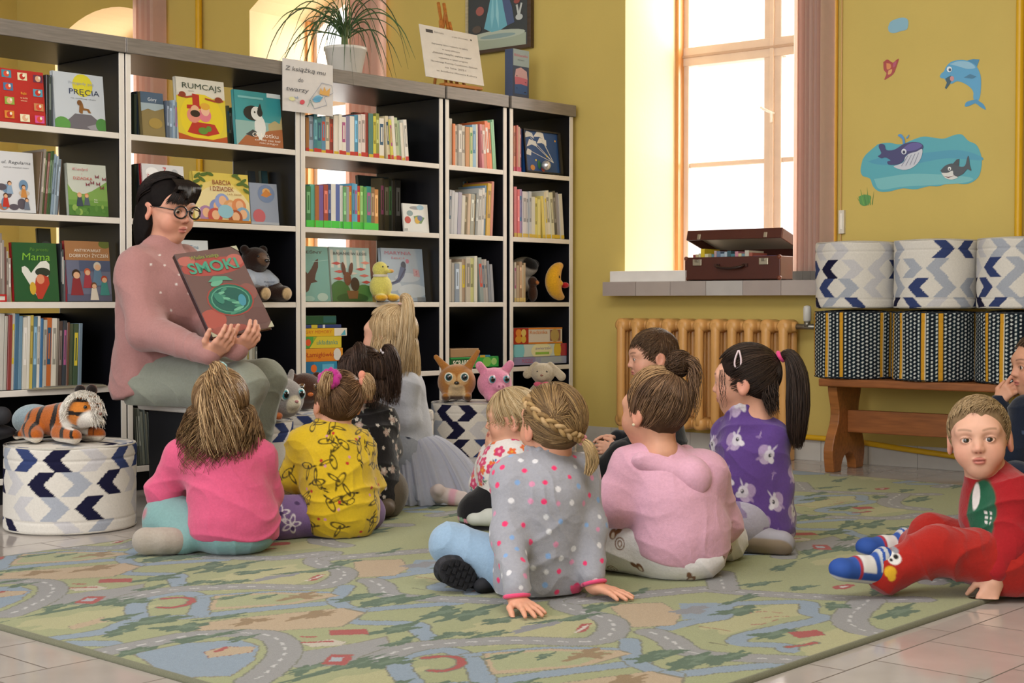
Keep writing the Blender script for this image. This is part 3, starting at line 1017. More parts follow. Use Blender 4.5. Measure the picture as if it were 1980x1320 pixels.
# ------------------------------------------------------------------ books facing the room
def cover_book(px0, px1, ptop, pbot, bi, row, col, label, art=(), tilt=0.10, thick=0.018, d=0.02, spine=None, group=None, depth_gap=0.0, cat='book', name='book'):
 """a book shown from the front; art drawn in 0..1 by 0..1 of its cover"""
 a, b = BP(px0, pbot, d), BP(px1, pbot, d)
 z0 = ROWZ[row] + 0.0016 + thick * math.sin(tilt)
 xa, xb = max(a.x, BAYS[bi][0] + 0.026), min(b.x, BAYS[bi][1] - 0.026)
 wd = xb - xa
 ht = (BP((px0 + px1) / 2, ptop, d).z - z0) / math.cos(tilt)
 loc = BM @ Vector(((xa + xb) / 2, d, z0))
 th = thing(name, label, cat, loc, A_BOOK, group)
 T = Matrix.Rotation(-tilt, 4, 'X')
 m = MB()
 m.span(-wd / 2, wd / 2, 0, 0.0022, 0, ht, col, T)
 m.span(-wd / 2, wd / 2, thick - 0.0022, thick, 0, ht, col, T)
 m.span(-wd / 2, -wd / 2 + 0.003, 0, thick, 0, ht, spine or col, T)
 m.build('cover', 'cover', th)
 m = MB()
 m.span(-wd / 2 + 0.003, wd / 2 - 0.003, 0.0022, thick - 0.0022, 0.003, ht - 0.003, '#e8e2d2', T)
 m.build('pages', 'paper', th)
 draw_art(art, wd, ht, th, T)
 return th
def clip01(pts):
 """the part of a polygon inside the unit square"""
 for ax in (0, 1):
  for lim, sg in ((0.0, 1), (1.0, -1)):
   out = []
   for i, p in enumerate(pts):
    q = pts[i - 1]
    a, b = sg * (q[ax] - lim) >= 0, sg * (p[ax] - lim) >= 0
    if a != b:
     t = (lim - q[ax]) / (p[ax] - q[ax])
     out.append((q[0] + (p[0] - q[0]) * t, q[1] + (p[1] - q[1]) * t))
    if b:
     out.append(tuple(p))
   pts = out
 return pts
def draw_art(art, wd, ht, th, T, x0=None, eps=0.0004, mat='cover', mat2='cover'):
 pic, ttl = MB(), MB()
 y = -eps
 X = lambda u: -wd / 2 + u * wd
 Zf = lambda v: v * ht
 for it in art:
  y -= 0.00012
  k = it[0]
  cl = lambda pts: clip01(pts)
  if k == 'r':
   _, u0, v0, u1, v1, c = it
   pic.poly([(X(u0), y, Zf(v0)), (X(u1), y, Zf(v0)), (X(u1), y, Zf(v1)), (X(u0), y, Zf(v1))], c, T)
  elif k == 'e':
   _, u, v, ru, rv, c = it[:6]
   q = cl([((x + wd / 2) / wd, z / ht) for x, z in ell(X(u), Zf(v), ru * wd, rv * wd, rot=it[6] if len(it) > 6 else 0)])
   if len(q) > 2:
    pic.poly([(X(a), y, Zf(b)) for a, b in q], c, T)
  elif k == 'p':
   q = cl(it[1])
   if len(q) > 2:
    pic.poly([(X(u), y, Zf(v)) for u, v in q], it[2], T)
  elif k == 'l':
   _, pts, w, c = it
   P = [Vector((X(u), 0, Zf(v))) for u, v in pts]
   for a, b in zip(P[:-1], P[1:]):
    t = (b - a).normalized()
    n = Vector((-t.z, 0, t.x)) * (w * wd / 2)
    pic.poly([(q.x, y, q.z) for q in (a - n, b - n, b + n, a + n)], c, T)
  elif k == 't':
   _, body, u, v, hgt, c = it[:6]
   opt = it[6] if len(it) > 6 else {}
   opt = dict(opt)
   w = opt.pop('w', None)
   add_text(ttl, body, hgt * ht / 0.72, c, X(u), Zf(v), y - 0.0002, T, width=w * wd if w else None, **opt)
 if pic.v:
  pic.build('cover_print', mat, th)
 if ttl.v:
  ttl.build('title', mat2, th)
def scat(n, seed, cols, u0, u1, v0, v1, r0, r1):
 rr = random.Random(seed)
 return [('e', rr.uniform(u0, u1), rr.uniform(v0, v1), rr.uniform(r0, r1), rr.uniform(r0, r1), rr.choice(cols)) for _ in range(n)]
def kid(u, v, s, coat, hair='#5a3a28', skin='#e0b08c'):
 """a small generic cartoon figure: coat, face, hair"""
 return [('p', [(u - .55 * s, v), (u + .55 * s, v), (u + .3 * s, v + 1.1 * s), (u - .3 * s, v + 1.1 * s)], coat), ('e', u, v + 1.35 * s, .36 * s, .36 * s, hair), ('e', u + .03 * s, v + 1.27 * s, .28 * s, .26 * s, skin)]
FB = 'books displayed front outwards'
sq = []
for i, (u, v, c) in enumerate([(.22, .9, '#3f8fa5'), (.55, .88, '#e6dcb4'), (.88, .87, '#6d3a52'), (.24, .66, '#4a78a0'), (.86, .6, '#5aa0b8'), (.25, .4, '#8fae4a'), (.86, .33, '#c98a5a'), (.23, .14, '#d98a3a'), (.55, .1, '#efe6c2'), (.86, .1, '#d8579a')]):
 sq += [('r', u - .1, v - .07, u + .1, v + .07, c), ('e', u, v, .06, .06, ['#d9503a', '#c0392f', '#e0b08c'][i % 3]), ('e', u + .03, v + .02, .025, .03, '#efe6d0')]
sq += [('t', 'Bajki', .55, .54, .045, '#e8b23a'), ('t', 'na każdy', .55, .46, .03, '#f0d9b0'), ('t', 'wieczór', .55, .41, .03, '#f0d9b0')]
cover_book(-3, 89, 134, 240, 0, 0, '#b8302c', 'red story book with small coloured picture squares, top shelf at the left edge', sq, group=FB)
cover_book(107, 205, 141, 257, 0, 0, '#c4ccd4', 'pale blue book titled PRECIA with an animal on a rock, top shelf',
     [('e', .58, .79, .2, .2, '#d9cf3a'), ('p', [(.05, 0), (.3, .18), (.4, .27), (.72, .27), (.86, .17), (1, .08), (1, 0)], '#6d6a72'), ('p', [(.62, .05), (.9, .14), (1, .06), (1, 0), (.7, 0)], '#9a98a0'),
   ('e', .14, .06, .16, .13, '#5f9a4f'), ('e', .92, .1, .12, .12, '#4f8a4a'), ('p', [(.48, .3), (.5, .46), (.56, .47), (.58, .38), (.68, .37), (.72, .3), (.67, .3), (.64, .34), (.56, .34), (.55, .28), (.51, .28)], '#8a5f35'), ('e', .5, .47, .05, .05, '#7a5230'),
   ('t', 'PRĘCIA', .6, .62, .1, '#2d3c5a', dict(w=.6)), ('t', 'Przygody psa', .55, .8, .05, '#a3aab4', dict(w=.5)), ('t', 'na wielkiej skale', .58, .54, .02, '#6a7076', dict(w=.5))], group=FB)
cover_book(-20, 70, 292, 411, 0, 1, '#d6d8dc', 'white picture book with sketched children, second shelf at the left edge',
     [('t', 'ul. Regularna', .62, .8, .055, '#4a4a52', dict(w=.62, shear=.2)), ('t', 'czyli jak mieszkać razem', .62, .73, .025, '#7a7a80', dict(w=.55))] + scat(9, 3, ['#8a8f9a', '#b0785a', '#c9b9a5', '#6f8fae', '#5a5560'], .25, .95, .08, .5, .05, .12) + kid(.45, .3, .13, '#8fa9c4') + kid(.75, .25, .13, '#c98a4a') + kid(.35, .08, .14, '#c0392f') + kid(.8, .05, .12, '#6f7a8a'), group=FB)
cover_book(134, 210, 317, 419, 0, 1, '#c9cfc4', 'green meadow book titled DZIADKA with butterflies, second shelf',
     [('r', 0, 0, 1, .42, '#6d9a4a'), ('p', [(0, .42), (0, .6), (.12, .46), (.35, .4), (.6, .48), (.85, .6), (1, .68), (1, .3), (0, .3)], '#7fa658'), ('r', 0, 0, 1, .2, '#4f7f3c')] + scat(9, 9, ['#3f6f35', '#8fb05a', '#5c8a44'], .1, .95, .03, .2, .03, .08) + kid(.28, .18, .16, '#3d4a5a', '#d9a07a') + kid(.46, .2, .14, '#55606d', '#d98a5a') +
     [('p', [(u, v), (u - .05, v + .05), (u - .04, v - .03)], '#8a3a4a') for u, v in ((.75, .76), (.93, .72), (.62, .64), (.77, .62), (.86, .55), (.5, .6))] + [('p', [(u, v), (u + .05, v + .05), (u + .04, v - .03)], '#7a2f45') for u, v in ((.75, .76), (.93, .72), (.62, .64), (.77, .62), (.86, .55), (.5, .6))] +
     [('t', 'Kiedyś', .32, .87, .05, '#c96f7a', dict(shear=.2, w=.4)), ('t', 'u', .36, .79, .035, '#c96f7a'), ('t', 'DZIADKA', .38, .69, .055, '#c03a3a', dict(w=.48)), ('t', 'Mały\nświat', .68, .3, .03, '#e6ead8')], group=FB)
cover_book(80, 106, 441, 583, 0, 2, '#23282b', 'large black book standing behind the green one titled Mama, third shelf', [('e', .6, .8, .3, .12, '#3d4446'), ('t', 'Opowieści', .55, .74, .05, '#9aa3a5', dict(w=.6))], d=0.06, thick=0.012, group=FB)
cover_book(28, 115, 469, 583, 0, 2, '#2c5a34', 'dark green book titled Mama with a white heart, third shelf', [('p', [(.2, .5), (.2, .58), (.27, .6), (.34, .56), (.4, .48), (.5, .58), (.62, .68), (.75, .7), (.82, .64), (.82, .5), (.7, .3), (.52, .06)], '#dfe0d6'),
     ('e', .66, .5, .17, .09, '#2f3a30'), ('p', [(.45, .2), (.5, .4), (.62, .46), (.78, .42), (.8, .3), (.62, .04), (.52, .04)], '#b5402f'), ('e', .6, .38, .09, .1, '#d98f6a'), ('e', .42, .22, .07, .13, '#d0a83a'),
     ('t', 'Po prostu', .6, .86, .06, '#5f8f3a', dict(w=.42, shear=.2)), ('t', 'Mama', .52, .7, .13, '#7fb83f', dict(w=.62, shear=.1))], spine='#b3242c', group=FB)
cover_book(131, 217, 466, 583, 0, 2, '#6a7088', 'book titled ANTYKWARIAT DOBRYCH ŻYCZEŃ with people on its cover, third shelf',
     [('r', 0, .68, 1, 1, '#a5754f'), ('e', .9, .96, .14, .09, '#5f6a35'), ('r', 0, 0, 1, .12, '#585c74'), ('r', .3, .5, 1, .68, '#4f5a78')] + kid(.22, .1, .26, '#8a2f3a', '#3d2a24') + kid(.47, .22, .2, '#a23a4a', '#c05a3a') + kid(.7, .26, .24, '#5f7f9a', '#cfc8b8') + kid(.84, .1, .2, '#3f8a86', '#b0402f') + kid(.6, .02, .18, '#d9cfc0', '#6a4030') +
     [('t', 'ANTYKWARIAT', .5, .82, .05, '#efe6d6', dict(w=.6)), ('t', 'DOBRYCH ŻYCZEŃ', .52, .73, .055, '#efe6d6', dict(w=.86))], spine='#a8303a', group=FB)
cover_book(276, 320, 178, 270, 1, 0, '#8a7a52', 'brown book in glossy foil, leaning at the left of the top shelf behind the woman', [('r', 0, .7, 1, 1, '#4a6078'), ('p', [(0, .55), (.3, .62), (.6, .58), (1, .66), (1, .75), (0, .75)], '#9fb0b8'), ('e', .6, .3, .3, .2, '#a38a4a'), ('t', 'Góry', .5, .8, .08, '#dfe6ea')], d=0.03, group=FB)
red = '#b5322a'
cover_book(346, 440, 152, 281, 1, 0, '#d8d4c6', 'white and yellow book titled RUMCAJS, top shelf behind the woman',
     [('r', 0, 0, 1, .1, '#c07a2a'), ('r', .0, .1, .12, .7, '#d9b440'), ('r', .88, .1, 1, .7, '#d9b440'), ('r', 0, .0, 1, .7, '#d6c23a'), ('e', .5, .36, .45, .42, '#e0c92f'), ('p', [(0, .1), (.3, .04), (.7, .03), (1, .1), (1, 0), (0, 0)], '#b5512a'),
   ('p', [(.18, .12), (.3, .3), (.75, .28), (.84, .14), (.6, .08), (.3, .1)], red), ('e', .33, .4, .14, .13, '#d98a7a'), ('e', .56, .42, .13, .12, '#d97a8a'), ('p', [(.2, .5), (.55, .52), (.5, .57), (.46, .56), (.46, .74), (.32, .75), (.32, .57), (.2, .56)], red),
   ('e', .36, .48, .09, .09, '#e0b08c'), ('e', .36, .43, .1, .06, '#2f2622'), ('e', .57, .5, .09, .1, '#e8b79a'), ('e', .57, .56, .1, .06, '#d9a53a'), ('e', .5, .16, .1, .06, '#5f8a3a'), ('e', .62, .2, .06, .05, '#5f8a3a'), ('l', [(.03, .7), (.2, .68), (.34, .71)], .03, '#a5402f'), ('l', [(.58, .69), (.8, .66), (.96, .68)], .03, '#a5402f'), ('e', .12, .72, .07, .05, '#8a3a2a'), ('e', .86, .69, .08, .05, '#8a3a2a'),
   ('t', 'RUMCAJS', .52, .83, .09, '#35463a', dict(w=.8)), ('t', 'opowieści', .3, .78, .02, '#7a7a70')], group=FB)
cover_book(458, 548, 177, 291, 1, 0, '#3f9aa0', 'teal book with a black and white kitten, top shelf behind the woman',
     [('r', 0, .0, 1, .45, '#8fb4b0'), ('p', [(.02, .0), (.2, .18), (.5, .22), (.8, .34), (1, .4), (1, 0)], '#a8653f'), ('p', [(.7, .42), (.85, .5), (.95, .45), (1, .6), (1, .35), (.7, .3)], '#b5a77a'), ('e', .52, .36, .12, .2, '#e0e2de'), ('p', [(.2, .2), (.36, .3), (.44, .26), (.38, .16)], '#3a3f45'), ('e', .38, .6, .2, .13, '#23262b'), ('e', .46, .6, .12, .12, '#e4e6e2'),
   ('p', [(.48, .68), (.55, .8), (.58, .66)], '#2f3338'), ('e', .53, .62, .06, .07, '#2a2d33'), ('e', .42, .62, .018, .018, '#1a1a1a'), ('p', [(.44, .24), (.48, .12), (.55, .12), (.54, .3)], '#e4e6e2'), ('r', .08, .86, .62, .9, '#7fc0c2'), ('r', .7, .92, 1, 1, '#dfe6e4'),
   ('t', 'O kotku', .62, .17, .08, '#f4efe6', dict(w=.56)), ('t', 'co się nie bał', .66, .1, .04, '#f0e6da', dict(w=.55)), ('t', 'niczego', .68, .05, .035, '#f0e6da', dict(w=.4))], group=FB)
cover_book(279, 361, 318, 438, 1, 1, '#d8d8da', "white book with red spine standing behind the woman's head", [('e', .25, .85, .15, .1, '#f2f2f2'), ('t', '7', .54, .84, .12, '#c0303a'), ('e', .78, .86, .08, .08, '#b5b9bd'), ('t', 'życzeń', .3, .76, .07, '#c0505a', dict(w=.35))] + scat(5, 5, ['#d9b0a0', '#a0b5c4'], .1, .9, .1, .5, .08, .14), spine='#b3242c', group=FB)
gm = []
for i, (u, v, c) in enumerate([(.2, .16, '#a87fa8'), (.4, .3, '#7f8fc4'), (.5, .42, '#8fa0d0'), (.64, .3, '#d8a06a'), (.8, .34, '#d98a5a'), (.86, .16, '#7fa8c4'), (.36, .12, '#c0504a'), (.72, .1, '#a5502f')]):
 gm += [('e', u, v, .13, .12, c), ('e', u + .01, v + .02, .07, .07, '#e6b48c')]
lv = [('e', u, v, .07, .025, '#4f6a2f', r) for u, v, r in ((.08, .92, .6), (.16, .85, -.5), (.06, .8, .3), (.2, .95, .2), (.8, .93, -.5), (.9, .86, .5), (.94, .78, -.4), (.84, .8, .2), (.76, .98, .3), (.3, .97, -.3), (.1, .68, .5), (.95, .66, -.5))]
cover_book(377, 485, 334, 437, 1, 1, '#d9c25a', 'yellow book titled BABCIA I DZIADEK, second shelf behind the woman', [('e', .45, .3, .5, .4, '#e2cc7a'), ('e', .5, .25, .52, .36, '#e6d6a0')] + gm + [('e', .55, .22, .14, .1, '#8fc0d0'), ('r', 0, 0, 1, .05, '#b0702f')] + lv +
     [('t', 'BABCIA', .5, .76, .095, '#8a2f24', dict(w=.33)), ('t', 'I DZIADEK', .5, .63, .095, '#8a2f24', dict(w=.42)), ('t', 'i ich świat', .72, .56, .04, '#a5763a', dict(w=.26))], group=FB, thick=0.024)
cover_book(486, 540, 354, 438, 1, 1, '#8f9aae', 'small grey blue book right of the yellow grandparents book, second shelf', [('e', .6, .75, .3, .26, '#6f84a8'), ('e', .6, .8, .14, .1, '#d9a86a'), ('p', [(.4, .7), (.6, .86), (.8, .74), (.6, .66)], '#c9803f'), ('e', .3, .2, .22, .2, '#c0606a'), ('r', 0, 0, 1, .06, '#a8afba')], group=FB, thick=0.01)
cover_book(355, 409, 464, 583, 1, 2, '#cfd6da', "white book half hidden behind the woman's shoulder, third shelf", [('t', 'Zima', .5, .86, .06, '#5a7f9a'), ('e', .5, .5, .3, .3, '#b5c9d4')], group=FB)
cover_book(588, 640, 476, 583, 2, 2, '#7fb0a8', 'teal book with a brown flying bird, third shelf under the plant', [('p', [(0, .62), (.2, .5), (.35, .6), (.5, .74), (.62, .78), (.6, .62), (.5, .5), (.45, .4), (.55, .36), (.3, .33), (.2, .2), (.1, .16), (.05, .3), (0, .3)], '#5a3f36'), ('e', .7, .08, .2, .12, '#b5cfc4'), ('e', .2, .05, .2, .08, '#9fc4b8'), ('l', [(.4, .72), (1, .76)], .02, '#9cc4bc'), ('t', 'LEŚNY', .42, .87, .05, '#5a4a44', dict(w=.7))], group=FB, d=.06)
st = [('r', 0, .3, 1, 1, '#a8c4c0')]
for k in range(6):
 st += [('r', .16 * k + .02, .62, .16 * k + .09, .95, '#d6d3c6')]
st += [('p', [(u, v), (u + .14, v + .03), (u + .26, v), (u + .14, v - .03)], c) for u, v, c in ((.02, .7, '#c0504a'), (.08, .55, '#c9605a'), (.62, .6, '#c0504a'), (.75, .72, '#d98a7a'), (.7, .48, '#c96a60'), (.4, .52, '#d9d0c6'), (.05, .42, '#c9504a'), (.74, .36, '#b5483f'))]
cover_book(643, 720, 478, 583, 2, 2, '#b5c0b4', 'striped book with a brown hare and red fish shapes, third shelf under the plant',
     st + [('e', .2, .15, .26, .24, '#4f7a45'), ('e', .8, .12, .28, .2, '#5a8a4c'), ('e', .5, .06, .4, .1, '#3f6438'), ('e', .32, .6, .05, .13, '#6a4232', .15), ('e', .5, .6, .05, .13, '#6a4232', -.3), ('e', .4, .42, .09, .13, '#7a4c38'), ('p', [(.36, .2), (.66, .2), (.62, .05), (.4, .05)], '#8a6240'), ('e', .58, .32, .11, .13, '#4d3a34'), ('t', 'BAJANIE W LESIE', .5, .86, .05, '#4a4a4c', dict(w=.84))], group=FB, d=.06)
cover_book(742, 823, 480, 582, 2, 2, '#a9bcd0', 'light blue book with a flying figure and pink title, third shelf under the plant',
     [('e', .7, .2, .36, .12, '#c9d6e2'), ('e', .2, .3, .24, .1, '#c4d2e0'), ('e', .6, .45, .3, .08, '#bccbdc'), ('e', .52, .68, .06, .07, '#3a4a66'), ('p', [(.45, .66), (.58, .62), (.52, .48), (.4, .36), (.2, .3), (.36, .44)], '#566a94'), ('l', [(.2, .34), (.4, .4), (.56, .62)], .03, '#3d4c70'), ('e', .62, .76, .04, .04, '#c07a94'), ('p', [(.75, .48), (.9, .46), (.88, .6), (.74, .62)], '#c9a8b4'),
   ('t', '5', .82, .5, .08, '#b5506a'), ('t', 'MARYNIA', .4, .88, .065, '#c0708a', dict(w=.62)), ('t', 'leci', .4, .8, .045, '#c98a9a', dict(w=.3)), ('r', .8, 0, 1, .08, '#7f8a94')], group=FB, d=.062)
cover_book(781, 830, 394, 451, 2, 1, '#d9dcda', 'small white card with printed animals, second shelf right under the plant', [('e', .5, .86, .22, .05, '#8f949a'), ('e', .7, .88, .14, .07, '#8fb8d0'), ('e', .28, .66, .12, .08, '#7f9aa0'), ('e', .18, .42, .12, .1, '#b5403a'), ('p', [(.42, .56), (.6, .6), (.85, .52), (.7, .3), (.5, .34)], '#5f8a5a'), ('e', .55, .42, .1, .1, '#d0a83a'), ('e', .66, .5, .1, .08, '#5a6f9a'), ('r', .05, .04, .16, .12, '#a5a8a8')], thick=0.006, group=FB)
# rear books seen over the tops, and the dark folder behind
cover_book(486, 500, 330, 430, 1, 1, '#26303a', 'dark blue thin book standing at the back beside the yellow grandparents book', [], d=0.14, thick=0.02)
cover_book(512, 524, 330, 430, 1, 1, '#2a4a50', 'dark teal book edge at the back right of the second shelf', [], d=0.16, thick=0.02)
cover_book(905, 932, 236, 330, 3, 0, '#2b3f66', 'dark blue book lying across the back of the top shelf under the easel', [], d=0.22, thick=0.02)
cover_book(906, 952, 352, 455, 3, 1, '#4f7fae', 'blue and yellow picture book at the back of the second shelf under the easel', [('p', [(.6, 1), (1, 1), (1, .3), (.75, .4)], '#d9b03a'), ('e', .8, .7, .1, .1, '#5a2f2a'), ('e', .4, .3, .18, .2, '#e0ded6')], d=0.22, thick=0.012)
cover_book(700, 760, 340, 450, 2, 1, '#4f6066', 'grey blue folder at the back of the second shelf under the plant', [], d=0.30, thick=0.02)
cover_book(690, 790, 222, 320, 2, 0, '#4a5a60', 'dark grey picture book at the back of the top shelf under the plant', [('e', .5, .7, .3, .2, '#5f7a6a')], d=0.25, thick=0.02)
# small red framed card at the very left of the third shelf
m = MB()
for a, b, c, d in ((0, .045, 0, .006), (0, .045, .022, .028), (0, .006, 0, .028), (.039, .045, 0, .028)):
 m.span(a - .03, b - .03, 0, .004, c, d, '#c02a28')
m.span(-.03, .015, .003, .005, 0, .028, '#e0dcd2')
q = BP(6, 584, 0.012)
q.z = ROWZ[2] + .001
tag(m.build('label_holder', 'lacquer', loc=BM @ q, rotz=A_BOOK), 'small red framed label holder at the left end of the third shelf', 'label holder')
# flat magazines under the left row of spines
for k in range(3):
 m = MB()
 m.span(0, .34 - .05 * k, 0, .24, 0, .0028, ('#8f8a78', '#a59c86', '#777468')[k])
 q = BP(70 + 18 * k, 750, 0.004 + .004 * k)
 q.z = ROWZ[3] + .0006 + k * .0032
 # the spine books stand on the shelf behind them
 tag(m.build('magazine', 'paper', loc=BM @ Vector((q.x - .04, -0.014 + .004 * k, q.z)), rotz=A_BOOK), ('lowest', 'middle', 'uppermost')[k] + ' of three thin magazines lying flat at the front of the fourth shelf, left', 'magazine', 'magazines lying flat')
# ------------------------------------------------------------------ boxed games
def game_box(bi, row, px0, px1, ptop, pbot, col, label, art=(), dep=0.2, d=0.02, side=None, name='game_box', cat='game box', group='boxed games'):
 a, b = BP(px0, pbot, d), BP(px1, pbot, d)
 z0, z1 = a.z, BP(px0, ptop, d).z
 xa, xb = max(a.x, BAYS[bi][0] + 0.026), min(b.x, BAYS[bi][1] - 0.026)
 wd, ht = xb - xa, z1 - z0
 th = thing(name, label, cat, BM @ Vector(((xa + xb) / 2, d, z0)), A_BOOK, group)
 m = MB()
 m.span(-wd / 2, wd / 2, 0, dep, 0, ht - 0.0006, col)
 m.build('lid', 'cover', th, bevel=0.0015)
 draw_art(art, wd, ht, th, Matrix.Identity(4))
 return th
def rowpy(px, row, d=0.02):
 """picture row at which a shelf's top shows"""
 lo, hi = 0, 1320
 for _ in range(40):
  mid = (lo + hi) / 2
  if BP(px, mid, d).z > ROWZ[row]:
   lo = mid
  else:
   hi = mid
 return hi
y0 = rowpy(625, 3) - 0.3
game_box(2, 3, 587, 652, y0 - 26, y0, '#2f86ad', 'teal blue game box at the bottom of the stack, fourth shelf', [('r', 0, 0, .3, 1, '#2a6f9a'), ('e', .3, .5, .09, .09, '#e0702f'), ('r', .55, .1, .9, .8, '#5fb0d0')])
game_box(2, 3, 587, 663, y0 - 52, y0 - 26.4, '#e0952a', 'orange yellow game box second from the bottom of the stack', [('r', 0, 0, 1, .3, '#d9822a'), ('t', 'Łamigłówki', .42, .35, .36, '#b5352a', dict(w=.7)), ('e', .85, .5, .1, .12, '#d9d6cf')])
game_box(2, 3, 587, 660, y0 - 75, y0 - 52.4, '#8fae3a', 'green and yellow game box in the middle of the stack', [('r', 0, 0, .25, 1, '#4f9a45'), ('p', [(.15, 0), (.35, 1), (1, 1), (1, 0)], '#d6c23a'), ('e', .12, .5, .07, .07, '#d9582a'), ('t', 'układanka', .62, .3, .42, '#4f9a8a', dict(w=.56))])
game_box(2, 3, 587, 671, y0 - 91, y0 - 75.4, '#e6e0d2', 'white and yellow flat game box near the top of the stack', [('r', 0, 0, .7, 1, '#e0b32a'), ('t', 'GRY MEMORY', .34, .35, .42, '#c9622a', dict(w=.6)), ('p', [(.85, .1), (.97, .1), (.95, .8)], '#5fb0c0')])
game_box(2, 3, 587, 660, y0 - 98, y0 - 91.4, '#2f3f78', 'thin dark blue game box on top of the yellow one', [('r', .2, 0, .36, 1, '#c9b83a'), ('r', .5, 0, .56, 1, '#d9d9e0')])
game_box(2, 3, 587, 650, y0 - 116, y0 - 98.4, '#24502f', 'dark green game box topmost of the stack, fourth shelf', [('r', .6, .2, 1, .9, '#2d5f5a')])
y0 = rowpy(915, 3) - 0.3
game_box(3, 3, 871, 964, y0 - 21, y0, '#2a9a4a', 'green SCRABBLE game box under the cardboard box, fourth shelf', [('r', 0, 0, .5, .85, '#1f5a34'), ('p', [(.42, 0), (.5, .85), (1, .85), (1, 0)], '#35a84a'), ('e', .75, .5, .09, .07, '#7fc45a'), ('e', .9, .5, .06, .05, '#9fd07a'), ('t', 'SCRABBLE', .26, .22, .5, '#efeede', dict(w=.42, bold=.001))])
game_box(3, 3, 871, 926, y0 - 38, y0 - 21.4, '#a98a66', 'small brown cardboard box on top of the green game box', [], dep=0.12, name='cardboard_box', cat='box')
game_box(3, 3, 928, 948, y0 - 26, y0 - 21.4, '#3f8fae', 'small blue and yellow pack beside the cardboard box', [('r', .0, .0, .5, 1, '#c9a83a')], dep=0.08, name='card_pack', cat='pack')
y0 = rowpy(1045, 3) - 0.3
game_box(4, 3, 993, 1099, y0 - 15, y0, '#9aa0b8', 'flat grey lilac game box lowest of three, end bookcase', [('r', 0, 0, .4, 1, '#8f8ab0'), ('t', 'PUZZLE', .25, .25, .5, '#b5506a', dict(w=.2)), ('r', .5, .2, .9, .9, '#a5b0b8')])
game_box(4, 3, 993, 1096, y0 - 40, y0 - 15.4, '#c9d6cf', 'white game box with turquoise end, middle of three, end bookcase', [('r', 0, 0, .18, 1, '#5fb4c4'), ('e', .1, .5, .1, .1, '#7fc9d4'), ('r', .88, 0, 1, 1, '#a52a35'), ('e', .82, .5, .07, .1, '#d9b83a'), ('e', .52, .45, .2, .1, '#e6e2b0'), ('r', .4, .15, .66, .35, '#8fbf4a'), ('t', 'zwierzaki', .55, .55, .24, '#8f7fa8', dict(w=.3))])
game_box(4, 3, 993, 1087, y0 - 72, y0 - 40.4, '#d8cfc0', 'red and white game box topmost of three, end bookcase', [('r', 0, 0, .3, 1, '#a52f24'), ('e', .1, .3, .07, .05, '#d99a3a'), ('e', .2, .3, .05, .05, '#d0b04a'), ('e', .1, .7, .06, .05, '#d98a3a'), ('e', .2, .7, .05, .05, '#d9c06a'), ('r', .3, 0, 1, .1, '#d9822f'), ('r', .3, .9, 1, 1, '#d9822f'), ('r', .74, .15, .96, .85, '#8a5a4a'), ('e', .84, .5, .09, .09, '#b59a5a'), ('t', 'Rodzinka', .5, .62, .22, '#d98a4a', dict(w=.36))])
# ================================================================== smooth bodies from blended solids
def _v(p):
 return np.array(p, dtype=np.float32)
def cap(a, b, ra, rb=None, k=0.02, flat=None, op='+'):
 """a tapered limb from a to b; flat = (axis, factor) thins it along an axis"""
 return dict(t='c', a=_v(a), b=_v(b), ra=ra, rb=ra if rb is None else rb, k=k, flat=flat, op=op)
def egg(c, r, k=0.02, R=None, op='+'):
 """an ellipsoid, r one radius or three; R its 3x3 rotation"""
 if not isinstance(r, (tuple, list)):
  r = (r, r, r)
 return dict(t='e', c=_v(c), r=_v(r), k=k, R=None if R is None else np.array(R, dtype=np.float32), op=op)
def chain(pts, rs, k=0.02, flat=None):
 return [cap(a, b, ra, rb, k, flat) for a, b, ra, rb in zip(pts[:-1], pts[1:], rs[:-1], rs[1:])]
def rot(ax=0, ay=0, az=0):
 """rotation from degrees about x, then y, then z, as a 3x3"""
 return (Matrix.Rotation(math.radians(az), 3, 'Z') @ Matrix.Rotation(math.radians(ay), 3, 'Y') @ Matrix.Rotation(math.radians(ax), 3, 'X'))
def _bounds(p):
 if p['t'] == 'c':
  r = max(p['ra'], p['rb'])
  return np.minimum(p['a'], p['b']) - r, np.maximum(p['a'], p['b']) + r
 r = p['r'].max() if p['R'] is not None else p['r']
 return p['c'] - r, p['c'] + r
